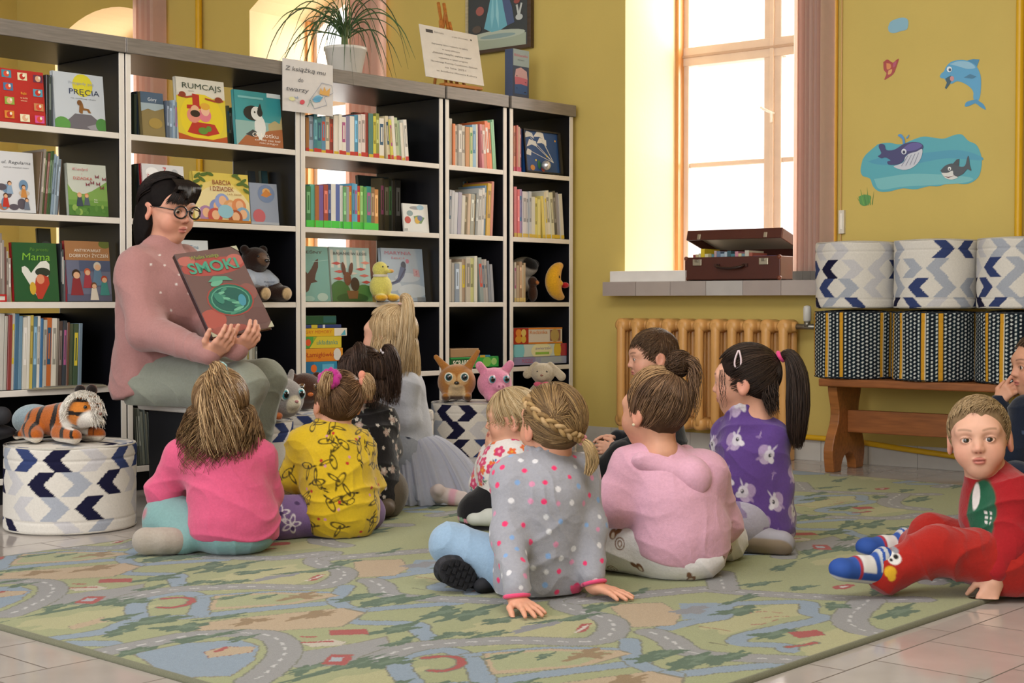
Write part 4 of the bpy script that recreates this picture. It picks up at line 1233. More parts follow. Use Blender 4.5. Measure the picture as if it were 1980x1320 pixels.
def _dist(p, X, Y, Z):
 if p['t'] == 'c':
  a, ba = p['a'], p['b'] - p['a']
  dx, dy, dz = X - a[0], Y - a[1], Z - a[2]
  l2 = float(ba @ ba) + 1e-12
  t = np.clip((dx * ba[0] + dy * ba[1] + dz * ba[2]) / l2, 0, 1)
  ex, ey, ez = dx - t * ba[0], dy - t * ba[1], dz - t * ba[2]
  r = p['ra'] + (p['rb'] - p['ra']) * t
  if p['flat']:
   ax, f = _v(p['flat'][0]), p['flat'][1]
   ax = ax / np.linalg.norm(ax)
   q = ex * ax[0] + ey * ax[1] + ez * ax[2]
   ex, ey, ez = ex + q * ax[0] * (f - 1), ey + q * ax[1] * (f - 1), ez + q * ax[2] * (f - 1)
   return (np.sqrt(ex * ex + ey * ey + ez * ez) - r) / (1 + (f - 1) * 0.35)
  return np.sqrt(ex * ex + ey * ey + ez * ez) - r
 c, r = p['c'], p['r']
 dx, dy, dz = X - c[0], Y - c[1], Z - c[2]
 if p['R'] is not None:
  Rm = p['R']
  dx, dy, dz = dx * Rm[0, 0] + dy * Rm[1, 0] + dz * Rm[2, 0], dx * Rm[0, 1] + dy * Rm[1, 1] + dz * Rm[2, 1], dx * Rm[0, 2] + dy * Rm[1, 2] + dz * Rm[2, 2]
 k0 = np.sqrt((dx / r[0]) ** 2 + (dy / r[1]) ** 2 + (dz / r[2]) ** 2)
 k1 = np.sqrt((dx / r[0] ** 2) ** 2 + (dy / r[1] ** 2) ** 2 + (dz / r[2] ** 2) ** 2)
 return k0 * (k0 - 1) / np.maximum(k1, 1e-6)
def field(prims, vox):
 B = [_bounds(p) for p in prims if p['op'] == '+']
 lo = np.min([b[0] for b in B], axis=0) - 4 * vox - 0.01
 hi = np.max([b[1] for b in B], axis=0) + 4 * vox + 0.01
 n = np.ceil((hi - lo) / vox).astype(int) + 1
 F = np.full(n, 0.2, dtype=np.float32)
 for p in prims:
  b0, b1 = _bounds(p)
  m = p['k'] + 3 * vox + 0.004
  i0 = np.clip(np.floor((b0 - m - lo) / vox).astype(int), 0, n - 1)
  i1 = np.clip(np.ceil((b1 + m - lo) / vox).astype(int) + 1, 1, n)
  if np.any(i1 <= i0):
   continue
  g = [lo[j] + vox * np.arange(i0[j], i1[j], dtype=np.float32) for j in range(3)]
  d = _dist(p, g[0][:, None, None], g[1][None, :, None], g[2][None, None, :])
  sl = tuple(slice(i0[j], i1[j]) for j in range(3))
  S = F[sl]
  k = max(p['k'], 1e-5)
  if p['op'] == '+':
   h = np.clip(0.5 + 0.5 * (S - d) / k, 0, 1)
   F[sl] = S * (1 - h) + d * h - k * h * (1 - h)
  else:
   h = np.clip(0.5 - 0.5 * (S + d) / k, 0, 1)
   F[sl] = S * (1 - h) - d * h + k * h * (1 - h)
 return F, lo
def surf(F, lo, vox):
 """surface nets: the zero level of F as vertices and quads"""
 S = F < 0
 c = [S[i:F.shape[0] - 1 + i, j:F.shape[1] - 1 + j, k:F.shape[2] - 1 + k] for i in (0, 1) for j in (0, 1) for k in (0, 1)]
 cnt = sum(x.astype(np.int8) for x in c)
 act = (cnt > 0) & (cnt < 8)
 I = np.argwhere(act)
 N = len(I)
 ids = np.full(act.shape, -1, dtype=np.int32)
 ids[act] = np.arange(N)
 acc = np.zeros((N, 3), dtype=np.float32)
 num = np.zeros(N, dtype=np.float32)
 offs = [(i, j, k) for i in (0, 1) for j in (0, 1) for k in (0, 1)]
 val = {o: F[I[:, 0] + o[0], I[:, 1] + o[1], I[:, 2] + o[2]] for o in offs}
 for o in offs:
  for ax in range(3):
   if o[ax] == 0:
    q = list(o)
    q[ax] = 1
    q = tuple(q)
    f0, f1 = val[o], val[q]
    cr = (f0 < 0) != (f1 < 0)
    t = np.where(cr, f0 / np.where(cr, f0 - f1, 1), 0)
    p = np.array(o, dtype=np.float32)[None, :].repeat(N, 0)
    p[:, ax] += t
    acc[cr] += p[cr]
    num[cr] += 1
 V = lo + vox * (I + acc / np.maximum(num, 1)[:, None])
 quads = []
 for ax in range(3):
  sl0 = [slice(None)] * 3
  sl1 = [slice(None)] * 3
  sl0[ax] = slice(0, -1)
  sl1[ax] = slice(1, None)
  a, b = S[tuple(sl0)], S[tuple(sl1)]
  u, w = (ax + 1) % 3, (ax + 2) % 3
  for flip, cond in ((False, a & ~b), (True, ~a & b)):
   P = np.argwhere(cond)
   P = P[(P[:, u] > 0) & (P[:, w] > 0) & (P[:, u] < act.shape[u]) & (P[:, w] < act.shape[w])]
   if not len(P):
    continue
   q = []
   for du, dw in ((0, 0), (-1, 0), (-1, -1), (0, -1)):
    Q = P.copy()
    Q[:, u] += du
    Q[:, w] += dw
    q.append(ids[Q[:, 0], Q[:, 1], Q[:, 2]])
   q = np.stack(q, 1)
   if flip:
    q = q[:, ::-1]
   quads.append(q)
 Q = np.concatenate(quads)
 return V.astype(np.float32), Q[(Q >= 0).all(1)]
def vnormals(V, Q):
 n = np.cross(V[Q[:, 2]] - V[Q[:, 0]], V[Q[:, 3]] - V[Q[:, 1]])
 N = np.zeros_like(V)
 for i in range(4):
  np.add.at(N, Q[:, i], n)
 return N / np.maximum(np.linalg.norm(N, axis=1, keepdims=True), 1e-9)
def relax(V, Q, it=2, f=0.5):
 for _ in range(it):
  acc = np.zeros_like(V)
  num = np.zeros(len(V), dtype=np.float32)
  for a, b in ((0, 1), (1, 2), (2, 3), (3, 0)):
   np.add.at(acc, Q[:, a], V[Q[:, b]])
   np.add.at(num, Q[:, a], 1)
  V = V + f * (acc / np.maximum(num, 1)[:, None] - V)
 return V
def waves(P, seed, freq, n=5):
 """smooth pseudo-noise, about -1..1"""
 rs = np.random.RandomState(seed)
 out = np.zeros(len(P), dtype=np.float32)
 for _ in range(n):
  d = rs.normal(size=3)
  d /= np.linalg.norm(d)
  out += np.sin(P @ (d * freq * rs.uniform(0.6, 1.6)) + rs.uniform(0, 6.3))
 return out / math.sqrt(n) * 0.8
def folds(P, N, seed, freq, stretch):
 """cloth folds: ridges across the axis 'stretch'"""
 rs = np.random.RandomState(seed)
 s = np.array(stretch, dtype=np.float32)
 s /= np.linalg.norm(s)
 w = waves(P, seed + 1, freq * 0.35, 4)
 a = np.abs(np.sin((P @ s) * freq * 0.5 + 2.2 * w + rs.uniform(0, 6)))
 amp = 0.5 + 0.5 * waves(P, seed + 2, freq * 0.25, 4)
 return (1 - a) ** 1.6 * np.clip(amp, 0, 1)
def blobmesh(name, prims, vox, mat, col, parent=None, world=True, fold=None, smooth=1, post=None):
 """prims -> ONE continuous mesh; col a colour or f(points, normals) -> (n,3)"""
 F, lo = field(prims, vox)
 V, Q = surf(F, lo, vox)
 if smooth:
  V = relax(V, Q, smooth)
 N = vnormals(V, Q)
 P0 = V.copy()
 if fold:
  for amp, seed, freq, ax in fold:
   V = V + N * (amp * (folds(P0, N, seed, freq, ax) - 0.25))[:, None]
 if post is not None:
  V = post(V, N)
 c = col(P0, N) if callable(col) else np.array(lin(col))[None, :]
 if world and parent is not None:
  Mi = np.array(ROOTM[parent.name].inverted())
  V = V @ Mi[:3, :3].T + Mi[:3, 3]
 return mesh_np(name, V, Q, c, mat, parent)
def mixcol(base, mask, col):
 m = np.clip(mask, 0, 1)[:, None]
 return base * (1 - m) + np.array(lin(col)) * m
def soft(d, w):
 """1 inside (d < 0), 0 outside, over a width w"""
 return np.clip(0.5 - d / w, 0, 1)
# ------------------------------------------------------------------ hair strands
def hairmat(name, rough=0.35, mel=None):
 m = bpy.data.materials.new(name)
 m.use_nodes = True
 t = m.node_tree
 for n in list(t.nodes):
  t.nodes.remove(n)
 out = t.nodes.new('ShaderNodeOutputMaterial')
 b = t.nodes.new('ShaderNodeBsdfPrincipled')
 at = t.nodes.new('ShaderNodeAttribute')
 at.attribute_name = 'Col'
 t.links.new(at.outputs['Color'], b.inputs['Base Color'])
 b.inputs['Roughness'].default_value = 0.42
 b.inputs['Specular IOR Level'].default_value = 0.22
 t.links.new(b.outputs[0], out.inputs[0])
 MATS[name] = m
hairmat('hair')
def strands(name, paths, rad, cols, parent, seed=0, tip=0.35):
 """paths (n, k, 3) -> one mesh of thin three-sided tapering locks"""
 P = np.asarray(paths, dtype=np.float32)
 n, k, _ = P.shape
 T = np.gradient(P, axis=1)
 T /= np.maximum(np.linalg.norm(T, axis=2, keepdims=True), 1e-9)
 ref = np.array([0.3, 0.2, 0.93], dtype=np.float32)
 U = np.cross(T, ref)
 U /= np.maximum(np.linalg.norm(U, axis=2, keepdims=True), 1e-6)
 Wv = np.cross(T, U)
 taper = np.ones(k, dtype=np.float32)
 taper[:] = np.interp(np.linspace(0, 1, k), [0, 0.08, 0.7, 1], [0.7, 1, 0.9, tip])
 rr = np.asarray(rad, dtype=np.float32) * np.ones(n, dtype=np.float32)
 R_ = rr[:, None] * taper[None, :]
 vs = []
 for a in (0.5, 2.594, 4.689):
  vs.append(P + U * (R_ * math.cos(a))[..., None] + Wv * (R_ * math.sin(a))[..., None])
 V = np.stack(vs, 2).reshape(-1, 3)
 base = (np.arange(n)[:, None] * k + np.arange(k - 1)[None, :]) * 3
 F = []
 for s in range(3):
  s2 = (s + 1) % 3
  F.append(np.stack([base + s, base + s2, base + 3 + s2, base + 3 + s], -1).reshape(-1, 4))
 F = np.concatenate(F)
 c = np.repeat(np.asarray(cols, dtype=np.float32), k * 3, axis=0) if np.ndim(cols) == 2 else np.asarray(cols, dtype=np.float32).repeat(3, axis=1).reshape(-1, 3)
 if parent is not None:
  Mi = np.array(ROOTM[parent.name].inverted())
  V = V @ Mi[:3, :3].T + Mi[:3, 3]
 return mesh_np(name, V, F, c, 'hair', parent)
def haircols(n, shades, seed=0, var=0.18):
 rs = np.random.RandomState(seed)
 S = np.array([lin(s) for s in shades])
 i = rs.randint(0, len(S), n)
 j = rs.randint(0, len(S), n)
 f = rs.uniform(0, 1, n)[:, None]
 c = S[i] * f + S[j] * (1 - f)
 return c * (1 + var * rs.normal(size=(n, 1))).clip(0.5, 1.6)
# ================================================================== furniture and props
NAVY, BLUE, GREY1, GREY2, CREAM = '#1c1c36', '#36426c', '#a3a8b2', '#c2c0c2', '#d6d1c8'
def grid_cyl(r, h, n, m, colf, bulge=0.0, rim=0.012, side_only=True):
 """side of an upholstered drum as vertices, quads and colours"""
 th = np.arange(n) / n * 2 * PI
 zz = np.linspace(0, 1, m)
 TH, ZZ = np.meshgrid(th, zz, indexing='ij')
 z = ZZ * h
 e = np.minimum(z, h - z)
 rr = r + bulge * np.sin(ZZ * PI) - np.where(e < rim, rim - np.sqrt(np.maximum(rim ** 2 - (rim - e) ** 2, 0)), 0) - 0.0025 * np.exp(-((z - h + 0.045) / 0.004) ** 2) - 0.002 * np.exp(-((z - 0.04) / 0.004) ** 2)
 rr += 0.002 * np.sin(TH * 5 + ZZ * 3)
 V = np.stack([rr * np.cos(TH), rr * np.sin(TH), z], -1).reshape(-1, 3)
 idx = np.arange(n * m).reshape(n, m)
 nx = np.roll(idx, -1, axis=0)
 F = np.stack([idx[:, :-1], nx[:, :-1], nx[:, 1:], idx[:, 1:]], -1).reshape(-1, 4)
 return V, F, colf(TH.ravel(), z.ravel())
def chevrons(r, h, seed, rows=3.6, hdens=0.122, cols=None):
 rs = np.random.RandomState(seed)
 def f(TH, z):
  u = TH * r
  out = np.tile(np.array(lin(CREAM)), (len(u), 1))
  row = np.floor((h - z) / (h / rows)).astype(int)
  v = ((h - z) / (h / rows)) % 1.0
  circ = 2 * PI * r
  nb = int(round(circ / hdens / 2) * 2)
  p = circ / nb
  jag = 0.004 * (np.abs((z * 160) % 1 - 0.5) - 0.25)
  for rr_ in range(int(rows) + 1):
   offs = rs.uniform(0, p)
   pal = rs.permutation([NAVY, BLUE, GREY1, GREY2, NAVY, GREY1, CREAM, GREY2, BLUE, CREAM] * 3)
   k = row == rr_
   for b in range(nb):
    d = 1 if (b + rr_) % 2 else -1
    cx = b * p + offs
    du = (u - cx + circ / 2) % circ - circ / 2
    sh = d * (0.5 - np.abs(v - 0.5)) * 0.082
    m = k & (np.abs(du - sh + 0.5 * d * 0.041 + jag) < 0.028)
    out[m] = lin(pal[b])
  return out
 return f
def stripes(r, h, seed):
 def f(TH, z):
  u = (TH * r + seed * 0.083) % (2 * PI * r)
  w = 0.0185
  k = np.floor(u / w).astype(int)
  f_ = (u / w) % 1
  out = np.tile(np.array(lin('#151a22')), (len(u), 1))
  out[(k % 2) == 0] = lin('#16242c')
  ph = (z / 0.0165 + 0.5 * (k % 2)) % 1
  dot = (np.abs(f_ - 0.5) < 0.27) & (np.abs(ph - 0.5) < 0.30) & (np.abs(f_ - 0.5) / 0.27 + np.abs(ph - 0.5) / 0.30 < 1.25)
  out[dot] = lin('#c9cdc9')
  yl = (k % 10 == 3) | (k % 17 == 9)
  out[yl & (f_ < 0.9)] = lin('#c9942c')
  out[yl & (np.abs(f_ - 0.95) < 0.06)] = lin('#d9d2bc')
  return out
 return f
def pouf(label, c, r, h, colf, topcol, seed, rz, group, cat='pouf', name='pouf'):
 th = thing(name, label, cat, c, rz, group)
 V, F, cc = grid_cyl(r, h, 300, 90, colf)
 mesh_np('side', V, F, cc, 'canvas', th)
 # a slightly domed lid in the same cloth
 n, m = 120, 30
 TH, RR = np.meshgrid(np.arange(n) / n * 2 * PI, np.linspace(0.001, 1, m), indexing='ij')
 rad = RR * (r - 0.006)
 z = h - 0.002 + 0.010 * (1 - RR ** 2) * (RR < 0.999)
 V = np.stack([rad * np.cos(TH), rad * np.sin(TH), z], -1).reshape(-1, 3)
 idx = np.arange(n * m).reshape(n, m)
 nx = np.roll(idx, -1, axis=0)
 F = np.stack([idx[:, :-1], idx[:, 1:], nx[:, 1:], nx[:, :-1]], -1).reshape(-1, 4)
 x, y = V[:, 0], V[:, 1]
 cc = topcol(x, y)
 mesh_np('lid', V, F, cc, 'canvas', th)
 m = MB()
 for zz in (h - 0.004, 0.006):
  m.lathe([(r - 0.004 + 0.0035 * math.cos(a), zz + 0.0035 * math.sin(a)) for a in np.linspace(-PI / 2, PI * 1.5, 9)], '#bdb8ae' if cat == 'pouf' and 'strip' not in label else '#2a2f35', 72, cap=False)
 m.build('edging', 'canvas', th)
 return th
def topchev(seed):
 def f(x, y):
  out = np.tile(np.array(lin(CREAM)), (len(x), 1))
  rs = np.random.RandomState(seed)
  row = np.floor((y + 1) / 0.075).astype(int)
  v = ((y + 1) / 0.075) % 1
  for b in range(-3, 4):
   d = 1 if b % 2 else -1
   cx = b * 0.1 + 0.03 * np.sin(row * 3.0 + seed)
   m = np.abs(x - cx - d * (0.5 - np.abs(v - 0.5)) * 0.06) < 0.02
   pal = [NAVY, GREY1, GREY2, CREAM, GREY1]
   for q in range(5):
    out[m & ((row + b + seed) % 5 == q)] = lin(pal[q])
  return out
 return f
plain = lambda c: (lambda x, y: np.tile(np.array(lin(c)), (len(x), 1)))
# floor poufs
PL = GP(100, 1036)
PLc = PL + Vector((0, 0.21, 0))
POUF_L = pouf('large patterned pouf with navy chevrons on the floor, carrying the toy tiger', PLc, 0.215, 0.283, chevrons(.215, .283, 21), topchev(3), 1, 0.6, 'chevron poufs')
pb = PT(907, 800, 6.98); pb.z = 0
pouf('patterned pouf carrying the deer and pig soft toys', pb, 0.178, 0.29, chevrons(.178, .29, 5), topchev(1), 2, 1.4, 'chevron poufs')
pc = PT(758, 800, 6.50); pc.z = 0
pouf("patterned pouf mostly hidden behind the girl in the tulle skirt", pc, 0.178, 0.285, chevrons(.178, .285, 9), topchev(2), 3, 0.3, 'chevron poufs')
pd = PT(482, 815, 5.93); pd.z = 0
pouf('patterned pouf carrying the grey rabbit soft toy', pd, 0.175, 0.287, chevrons(.175, .287, 14), topchev(4), 4, 2.2, 'chevron poufs')
pe = PT(598, 805, 6.37); pe.z = 0
pouf('patterned pouf with navy chevrons carrying the brown bear soft toy', pe, 0.175, 0.287, chevrons(.175, .287, 33), topchev(5), 5, 0.2, 'chevron poufs')
# ------------------------------------------------------------------ bench with six poufs
BZ = 0.415
b0, b1 = WP(1584, 745, -0.42).x, 4.6
bn = thing('bench', 'brown pine bench with shaped board legs along the wall carrying the poufs', 'bench', WM @ Vector((b0, -0.27, 0)), A_WALL)
LW = b1 - b0
m = MB()
m.span(0, LW, -0.16, 0.16, BZ - 0.035, BZ, '#8a5228')
m.build('seat', 'wood', bn, bevel=0.006)
def leg_outline():
 half = [(0.150, 0.0), (0.165, 0.09), (0.140, 0.16), (0.105, 0.22), (0.100, 0.28), (0.120, 0.34), (0.128, BZ - 0.036)]
 foot = [(0.075, 0.0), (0.070, 0.03), (0.045, 0.065), (0.0, 0.08)]
 hp = catmull([(a, b, 0) for a, b in half], 18)[:, :2]
 ft = catmull([(a, b, 0) for a, b in foot], 8)[:, :2]
 right = [tuple(p) for p in hp]
 left = [(-a, b) for a, b in reversed(right)]
 inner = [(-a, b) for a, b in ft] + [(a, b) for a, b in reversed([tuple(p) for p in ft])][1:]
 return right + left + inner
lo = leg_outline()
for lx in (WP(1644, 850, -0.30).x - b0, 2.1):
 m = MB()
 # the board stands across the bench: its outline lies in the local y-z plane
 R_ = Matrix.Translation((lx - 0.02, 0, 0)) @ Matrix.Rotation(PI / 2, 4, 'Z')
 m.prism(lo, 0.045, '#985f30', R_)
 m.build('leg', 'wood', bn, bevel=0.004)
m = MB()
lx = WP(1644, 850, -0.30).x - b0
m.span(lx - 0.02, 2.1, -0.02, 0.02, 0.17, 0.27, '#8c542b')
m.build('stretcher', 'wood', bn, bevel=0.004)
PR = 0.179
xs = []
x = WP(1578, 650, -0.27).x + PR + 0.012
for i in range(3):
 xs.append(x)
 x += PR * 2 + 0.012
pos = ['left', 'middle', 'right']
for i, x in enumerate(xs):
 c = WM @ Vector((x, -0.27, BZ + 0.001))
 pouf(['striped pouf at the left end of the bench, under the arrow pouf', 'middle striped pouf on the bench, with a small pale tag', 'striped pouf at the right edge of the photo on the bench'][i], c, PR, 0.296, stripes(PR, .296, i + 1), plain('#1c2026'), i, A_WALL + i * 0.9 - 2.4, 'striped poufs on the bench')
 c = WM @ Vector((x + 0.004, -0.27, BZ + 0.001 + 0.309))
 pouf(['white chevron pouf stacked at the left end of the bench beside the blind', 'middle white chevron pouf stacked on the bench', 'white chevron pouf stacked at the right edge of the photo'][i], c, PR - 0.001, 0.293, chevrons(PR, .293, 50 + i, hdens=0.105), topchev(i), i, A_WALL + i * 1.7, 'chevron poufs stacked on the bench')
# ------------------------------------------------------------------ radiator
r0, r1 = WP(1196, 700, -0.10).x, WP(1540, 700, -0.10).x
rz0, rz1 = 0.125, 0.672
rd = thing('radiator', 'old cast iron radiator painted orange under the window', 'radiator', WM @ Vector((r0, -0.10, 0)), A_WALL)
NS = 11
pitch = (r1 - r0) / NS
ORC = '#dba562'
for i in range(NS):
 x = pitch * (i + 0.5)
 m = MB()
 for y in (-0.045, 0.045):
  m.tube([(x, y, rz0 + 0.02), (x, y, rz0 + 0.06), (x, y, rz1 - 0.06), (x, y, rz1 - 0.02)], [0.020, 0.0235, 0.0235, 0.020], ORC, 14, flat=0.85, up=(1, 0, 0))
 for z in (rz0 + 0.03, rz1 - 0.035):
  m.tube([(x, -0.06, z), (x, -0.05, z), (x, 0.05, z), (x, 0.06, z)], [0.022, 0.034, 0.034, 0.022], ORC, 18)
  m.tube([(x - pitch / 2, 0, z), (x + pitch / 2, 0, z)], 0.024, ORC, 12)
 m.tube([(x, 0, rz0 + 0.03), (x, 0, rz1 - 0.03)], 0.013, ORC, 10, flat=0.6)
 m.build('section', 'lacquer', rd, bevel=0)
for x in (pitch * 0.5, pitch * (NS - 0.5)):
 m = MB()
 m.box((x, 0, rz0 / 2 + 0.004), (0.028, 0.1, rz0 + 0.008), ORC)
 m.build('foot', 'lacquer', rd, bevel=0.005)
m = MB()
xe = pitch * NS
m.tube([(xe - 0.02, 0, rz1 - 0.035), (xe + 0.13, 0, rz1 - 0.035)], 0.013, '#8d8a80', 12)
m.tube([(xe + 0.055, 0, rz1 - 0.035), (xe + 0.055, 0, rz1 - 0.01)], 0.016, '#8d8a80', 12)
m.build('inlet_pipe', 'metal', rd)
m = MB()
m.lathe([(0.012, 0), (0.019, 0.004), (0.019, 0.06), (0.016, 0.072), (0.004, 0.075)], '#d9d7d0', 20, Matrix.Translation((xe + 0.055, 0, rz1 - 0.01)))
m.build('thermostat_knob', 'lacquer', rd)
# ------------------------------------------------------------------ suitcase with books on the sill
sx0, sx1 = WP(1324, 520, -0.05).x, WP(1508, 520, -0.05).x
SWd = sx1 - sx0
su = thing('suitcase', 'old brown suitcase standing half open on the windowsill', 'suitcase', WM @ Vector((sx0, -0.05, 0.8575)), A_WALL)
SD, SH, BRW = 0.32, 0.118, '#4f261b'
m = MB()
tk = 0.008
for a in ((0, SWd, 0, tk), (0, SWd, SD - tk, SD), (0, tk, tk, SD - tk), (SWd - tk, SWd, tk, SD - tk)):
 m.span(*a, 0.004, SH, BRW)
m.span(0, SWd, 0, SD, 0.004, 0.012, BRW)
m.build('body', 'lacquer', su, bevel=0.003)
HT = Matrix.Translation((0, SD, SH)) @ Matrix.Rotation(math.radians(-15.5), 4, 'X') @ Matrix.Translation((0, -SD, 0))
m = MB()
LH = 0.052
for a in ((0, SWd, 0, tk), (0, SWd, SD - tk, SD), (0, tk, tk, SD - tk), (SWd - tk, SWd, tk, SD - tk)):
 m.span(*a, 0.001, LH, BRW, HT)
m.span(0, SWd, 0, SD, LH - 0.008, LH, '#6a3626', HT, cols={'-z': '#c9bfa8'})
m.build('lid', 'lacquer', su, bevel=0.003)
for x in (0.075, SWd - 0.085):
 m = MB()
 m.box((x, -0.004, SH - 0.026), (0.05, 0.008, 0.032), '#b5aa94')
 m.box((x, -0.009, SH - 0.018), (0.022, 0.006, 0.014), '#8d8474')
 m.build('latch', 'metal', su, bevel=0.002)
 m = MB()
 m.box((x, -0.004, 0.016), (0.018, 0.007, 0.026), '#b5aa94', HT)
 m.build('hasp', 'metal', su, bevel=0.002)
m = MB()
cx = SWd / 2
m.tube(catmull([(cx - 0.075, -0.006, 0.075), (cx - 0.06, -0.026, 0.066), (cx, -0.03, 0.06), (cx + 0.06, -0.026, 0.066), (cx + 0.075, -0.006, 0.075)], 16), 0.007, '#2c1712', 8)
for s in (-1, 1):
 m.box((cx + s * 0.078, -0.004, 0.076), (0.03, 0.008, 0.014), '#3a2018')
m.build('handle', 'lacquer', su)
m = MB()
for x in (0.006, SWd - 0.006):
 for z in (0.012, SH - 0.006):
  m.ball((x, 0.006, z), 0.012, '#6d3a26')
m.build('corner_cap', 'lacquer', su)
rr = random.Random(4)
x = 0.03
pal = ['#8a3f45', '#c9b58a', '#d6cfae', '#d9c02f', '#d8d3b0', '#a5a07a', '#5a8a94', '#c0a0a0', '#6d7f9a', '#9ab0c0', '#b5c4d0', '#3f5f6a', '#4a7f8a', '#c98a9a', '#d0c49a', '#7a9aa5', '#c9c4b4', '#a55a4a']
i = 0
while x < SWd * 0.66:
 w = rr.uniform(0.012, 0.024)
 h = rr.uniform(0.118, 0.138) + (0.014 if i == 3 else 0)
 m = MB()
 m.span(0, w - 0.001, 0, 0.15, 0, h, pal[i % len(pal)], cols={'+z': '#ddd6c6'})
 o = m.build('book', 'cover', loc=WM @ Vector((sx0 + x, -0.05 + 0.03, 0.8575 + 0.0125)), rotz=A_WALL)
 tag(o, '%s book from the left standing in the open suitcase, %s' % (ORD[i], colname(pal[i % len(pal)])), 'book', 'books in the suitcase')
 x += w
 i += 1
for k, (c, nm) in enumerate((('#3f4f5a', 'dark book lying lowest'), ('#8a8a92', 'grey book lying'), ('#d9a82a', 'yellow book lying'), ('#8a7aa8', 'lilac book lying topmost'))):
 m = MB()
 hh = (0.05, 0.034, 0.014, 0.010)[k]
 zb = (0, 0.05, 0.084, 0.098)[k]
 m.span(0, 0.145 - 0.008 * k, 0, 0.2, 0, hh - 0.0006, c)
 tag(m.build('book', 'cover', loc=WM @ Vector((sx0 + SWd * 0.66 + 0.022, -0.05 + 0.025, 0.8575 + 0.0125 + zb)), rotz=A_WALL), nm + ' at the right in the open suitcase', 'book', 'books lying in the suitcase')
# ------------------------------------------------------------------ on top of the bookcases
TZ = 1.7895
# potted plant
q = BP(668, 150, 0.17)
pl = thing('potted_plant', 'arching ponytail palm in a white pot on top of the bookcase', 'plant', BM @ Vector((q.x, 0.17, TZ)), A_BOOK)
m = MB()
m.lathe([(0.068, 0.0), (0.072, 0.004), (0.096, 0.125), (0.1, 0.127), (0.1, 0.14), (0.094, 0.14), (0.09, 0.128)], '#d8d4cc', 40)
m.build('pot', 'lacquer', pl)
m = MB()
m.lathe([(0.09, 0.12), (0.0, 0.126)], '#3a2c20', 30, cap=False)
m.build('soil', 'matt', pl)
m = MB()
m.tube(catmull([(0, 0, 0.12), (-0.004, 0, 0.17), (0.0, 0, 0.22), (0.0, 0, 0.25)], 10), [0.022, 0.020, 0.018, 0.016, 0.016, 0.018, 0.019, 0.019, 0.018, 0.012], '#5d6a3d', 12)
m.build('stem', 'leaf', pl)
m = MB()
rr = random.Random(8)
for i in range(64):
 a = rr.uniform(0, 2 * PI)
 L = rr.uniform(0.28, 0.56)
 up = rr.uniform(0.03, 0.15)
 r1 = L * rr.uniform(0.40, 0.78)
 z0 = 0.21 + rr.uniform(-0.03, 0.03)
 drop = rr.uniform(0.05, 0.40)
 P = [(0.012 * math.cos(a), 0.012 * math.sin(a), z0)]
 cur = rr.uniform(-0.4, 0.4)
 for f, zz in ((0.25, up * 0.75), (0.55, up), (0.85, up - drop * 0.35), (1.05, up - drop)):
  aa = a + cur * f
  yy = r1 * f * math.sin(aa)
  P.append((r1 * f * math.cos(aa), yy, max(z0 + zz, 0.012 if abs(yy + 0.02) < 0.2 else -0.1)))
 P = catmull(P, 16)
 P[:, 2] = np.where((P[:, 1] > -0.185) & (P[:, 2] < 0.006), 0.006, P[:, 2])
 ri = rr.uniform(0.0024, 0.0042)
 m.tube(P, [ri * v for v in np.interp(np.linspace(0, 1, 16), [0, .15, .7, 1], [.7, 1, .8, .15])], rr.choice(['#2f4a26', '#3d5a2c', '#27401f', '#4a6a35', '#35512a']), 5, flat=0.3)
m.build('leaves', 'leaf', pl)
# handwritten paper sign hanging from the top board
q0, q1 = BP(547, 125, -0.02), BP(645, 226, -0.02)
sw, sh = q1.x - q0.x, 0.225
sg = thing('paper_sign', 'white handwritten paper sign hung on the bookcase top below the plant', 'sign', BM @ Vector(((q0.x + q1.x) / 2, -0.016, 1.789 - sh + 0.012)), A_BOOK)
m = MB()
NV = 8
vs, fs = [], []
for i in range(NV + 1):
 u = i / NV
 yb = -0.006 * math.sin(u * PI)
 vs += [((u - .5) * sw, yb, 0), ((u - .5) * sw, yb, sh), ((u - .5) * sw, yb + 0.0008, sh), ((u - .5) * sw, yb + 0.0008, 0)]
for i in range(NV):
 a, b = i * 4, i * 4 + 4
 fs += [(a, b, b + 1, a + 1), (a + 3, a + 2, b + 2, b + 3), (a + 1, b + 1, b + 2, a + 2), (a, a + 3, b + 3, b)]
m.add(vs, fs, '#d6d2cf')
m.build('sheet', 'paper', sg)
draw_art([('t', 'Z książką mu', .43, .78, .085, '#4a4a50', dict(w=.8, shear=.15)), ('t', 'do', .33, .58, .09, '#55555a', dict(shear=.15)), ('t', 'twarzy', .26, .39, .09, '#55555a', dict(w=.44, shear=.15)),
    ('l', [(.62, .42), (.75, .62), (.95, .6), (.98, .45), (.8, .35), (.85, .2), (.6, .1), (.5, .25), (.62, .42)], .008, '#8a93a5'), ('p', [(.7, .4), (.72, .52), (.77, .46), (.8, .56), (.84, .47), (.92, .55), (.9, .38)], '#d9a85a'), ('e', .66, .3, .09, .05, '#6fb0d0', .4), ('p', [(.55, .28), (.7, .24), (.78, .36), (.68, .34)], '#5f9fc4'),
    ('e', .36, .2, .05, .035, '#d0505a', .3), ('e', .16, .24, .06, .03, '#d9d6a0'), ('l', [(.2, .28), (.28, .26), (.26, .3)], .012, '#8fa0b8'), ('l', [(.46, .12), (.52, .26), (.58, .14)], .01, '#7fa08a')], sw, sh, sg, Matrix.Translation((0, -0.0075, 0)), mat='paper', mat2='paper')
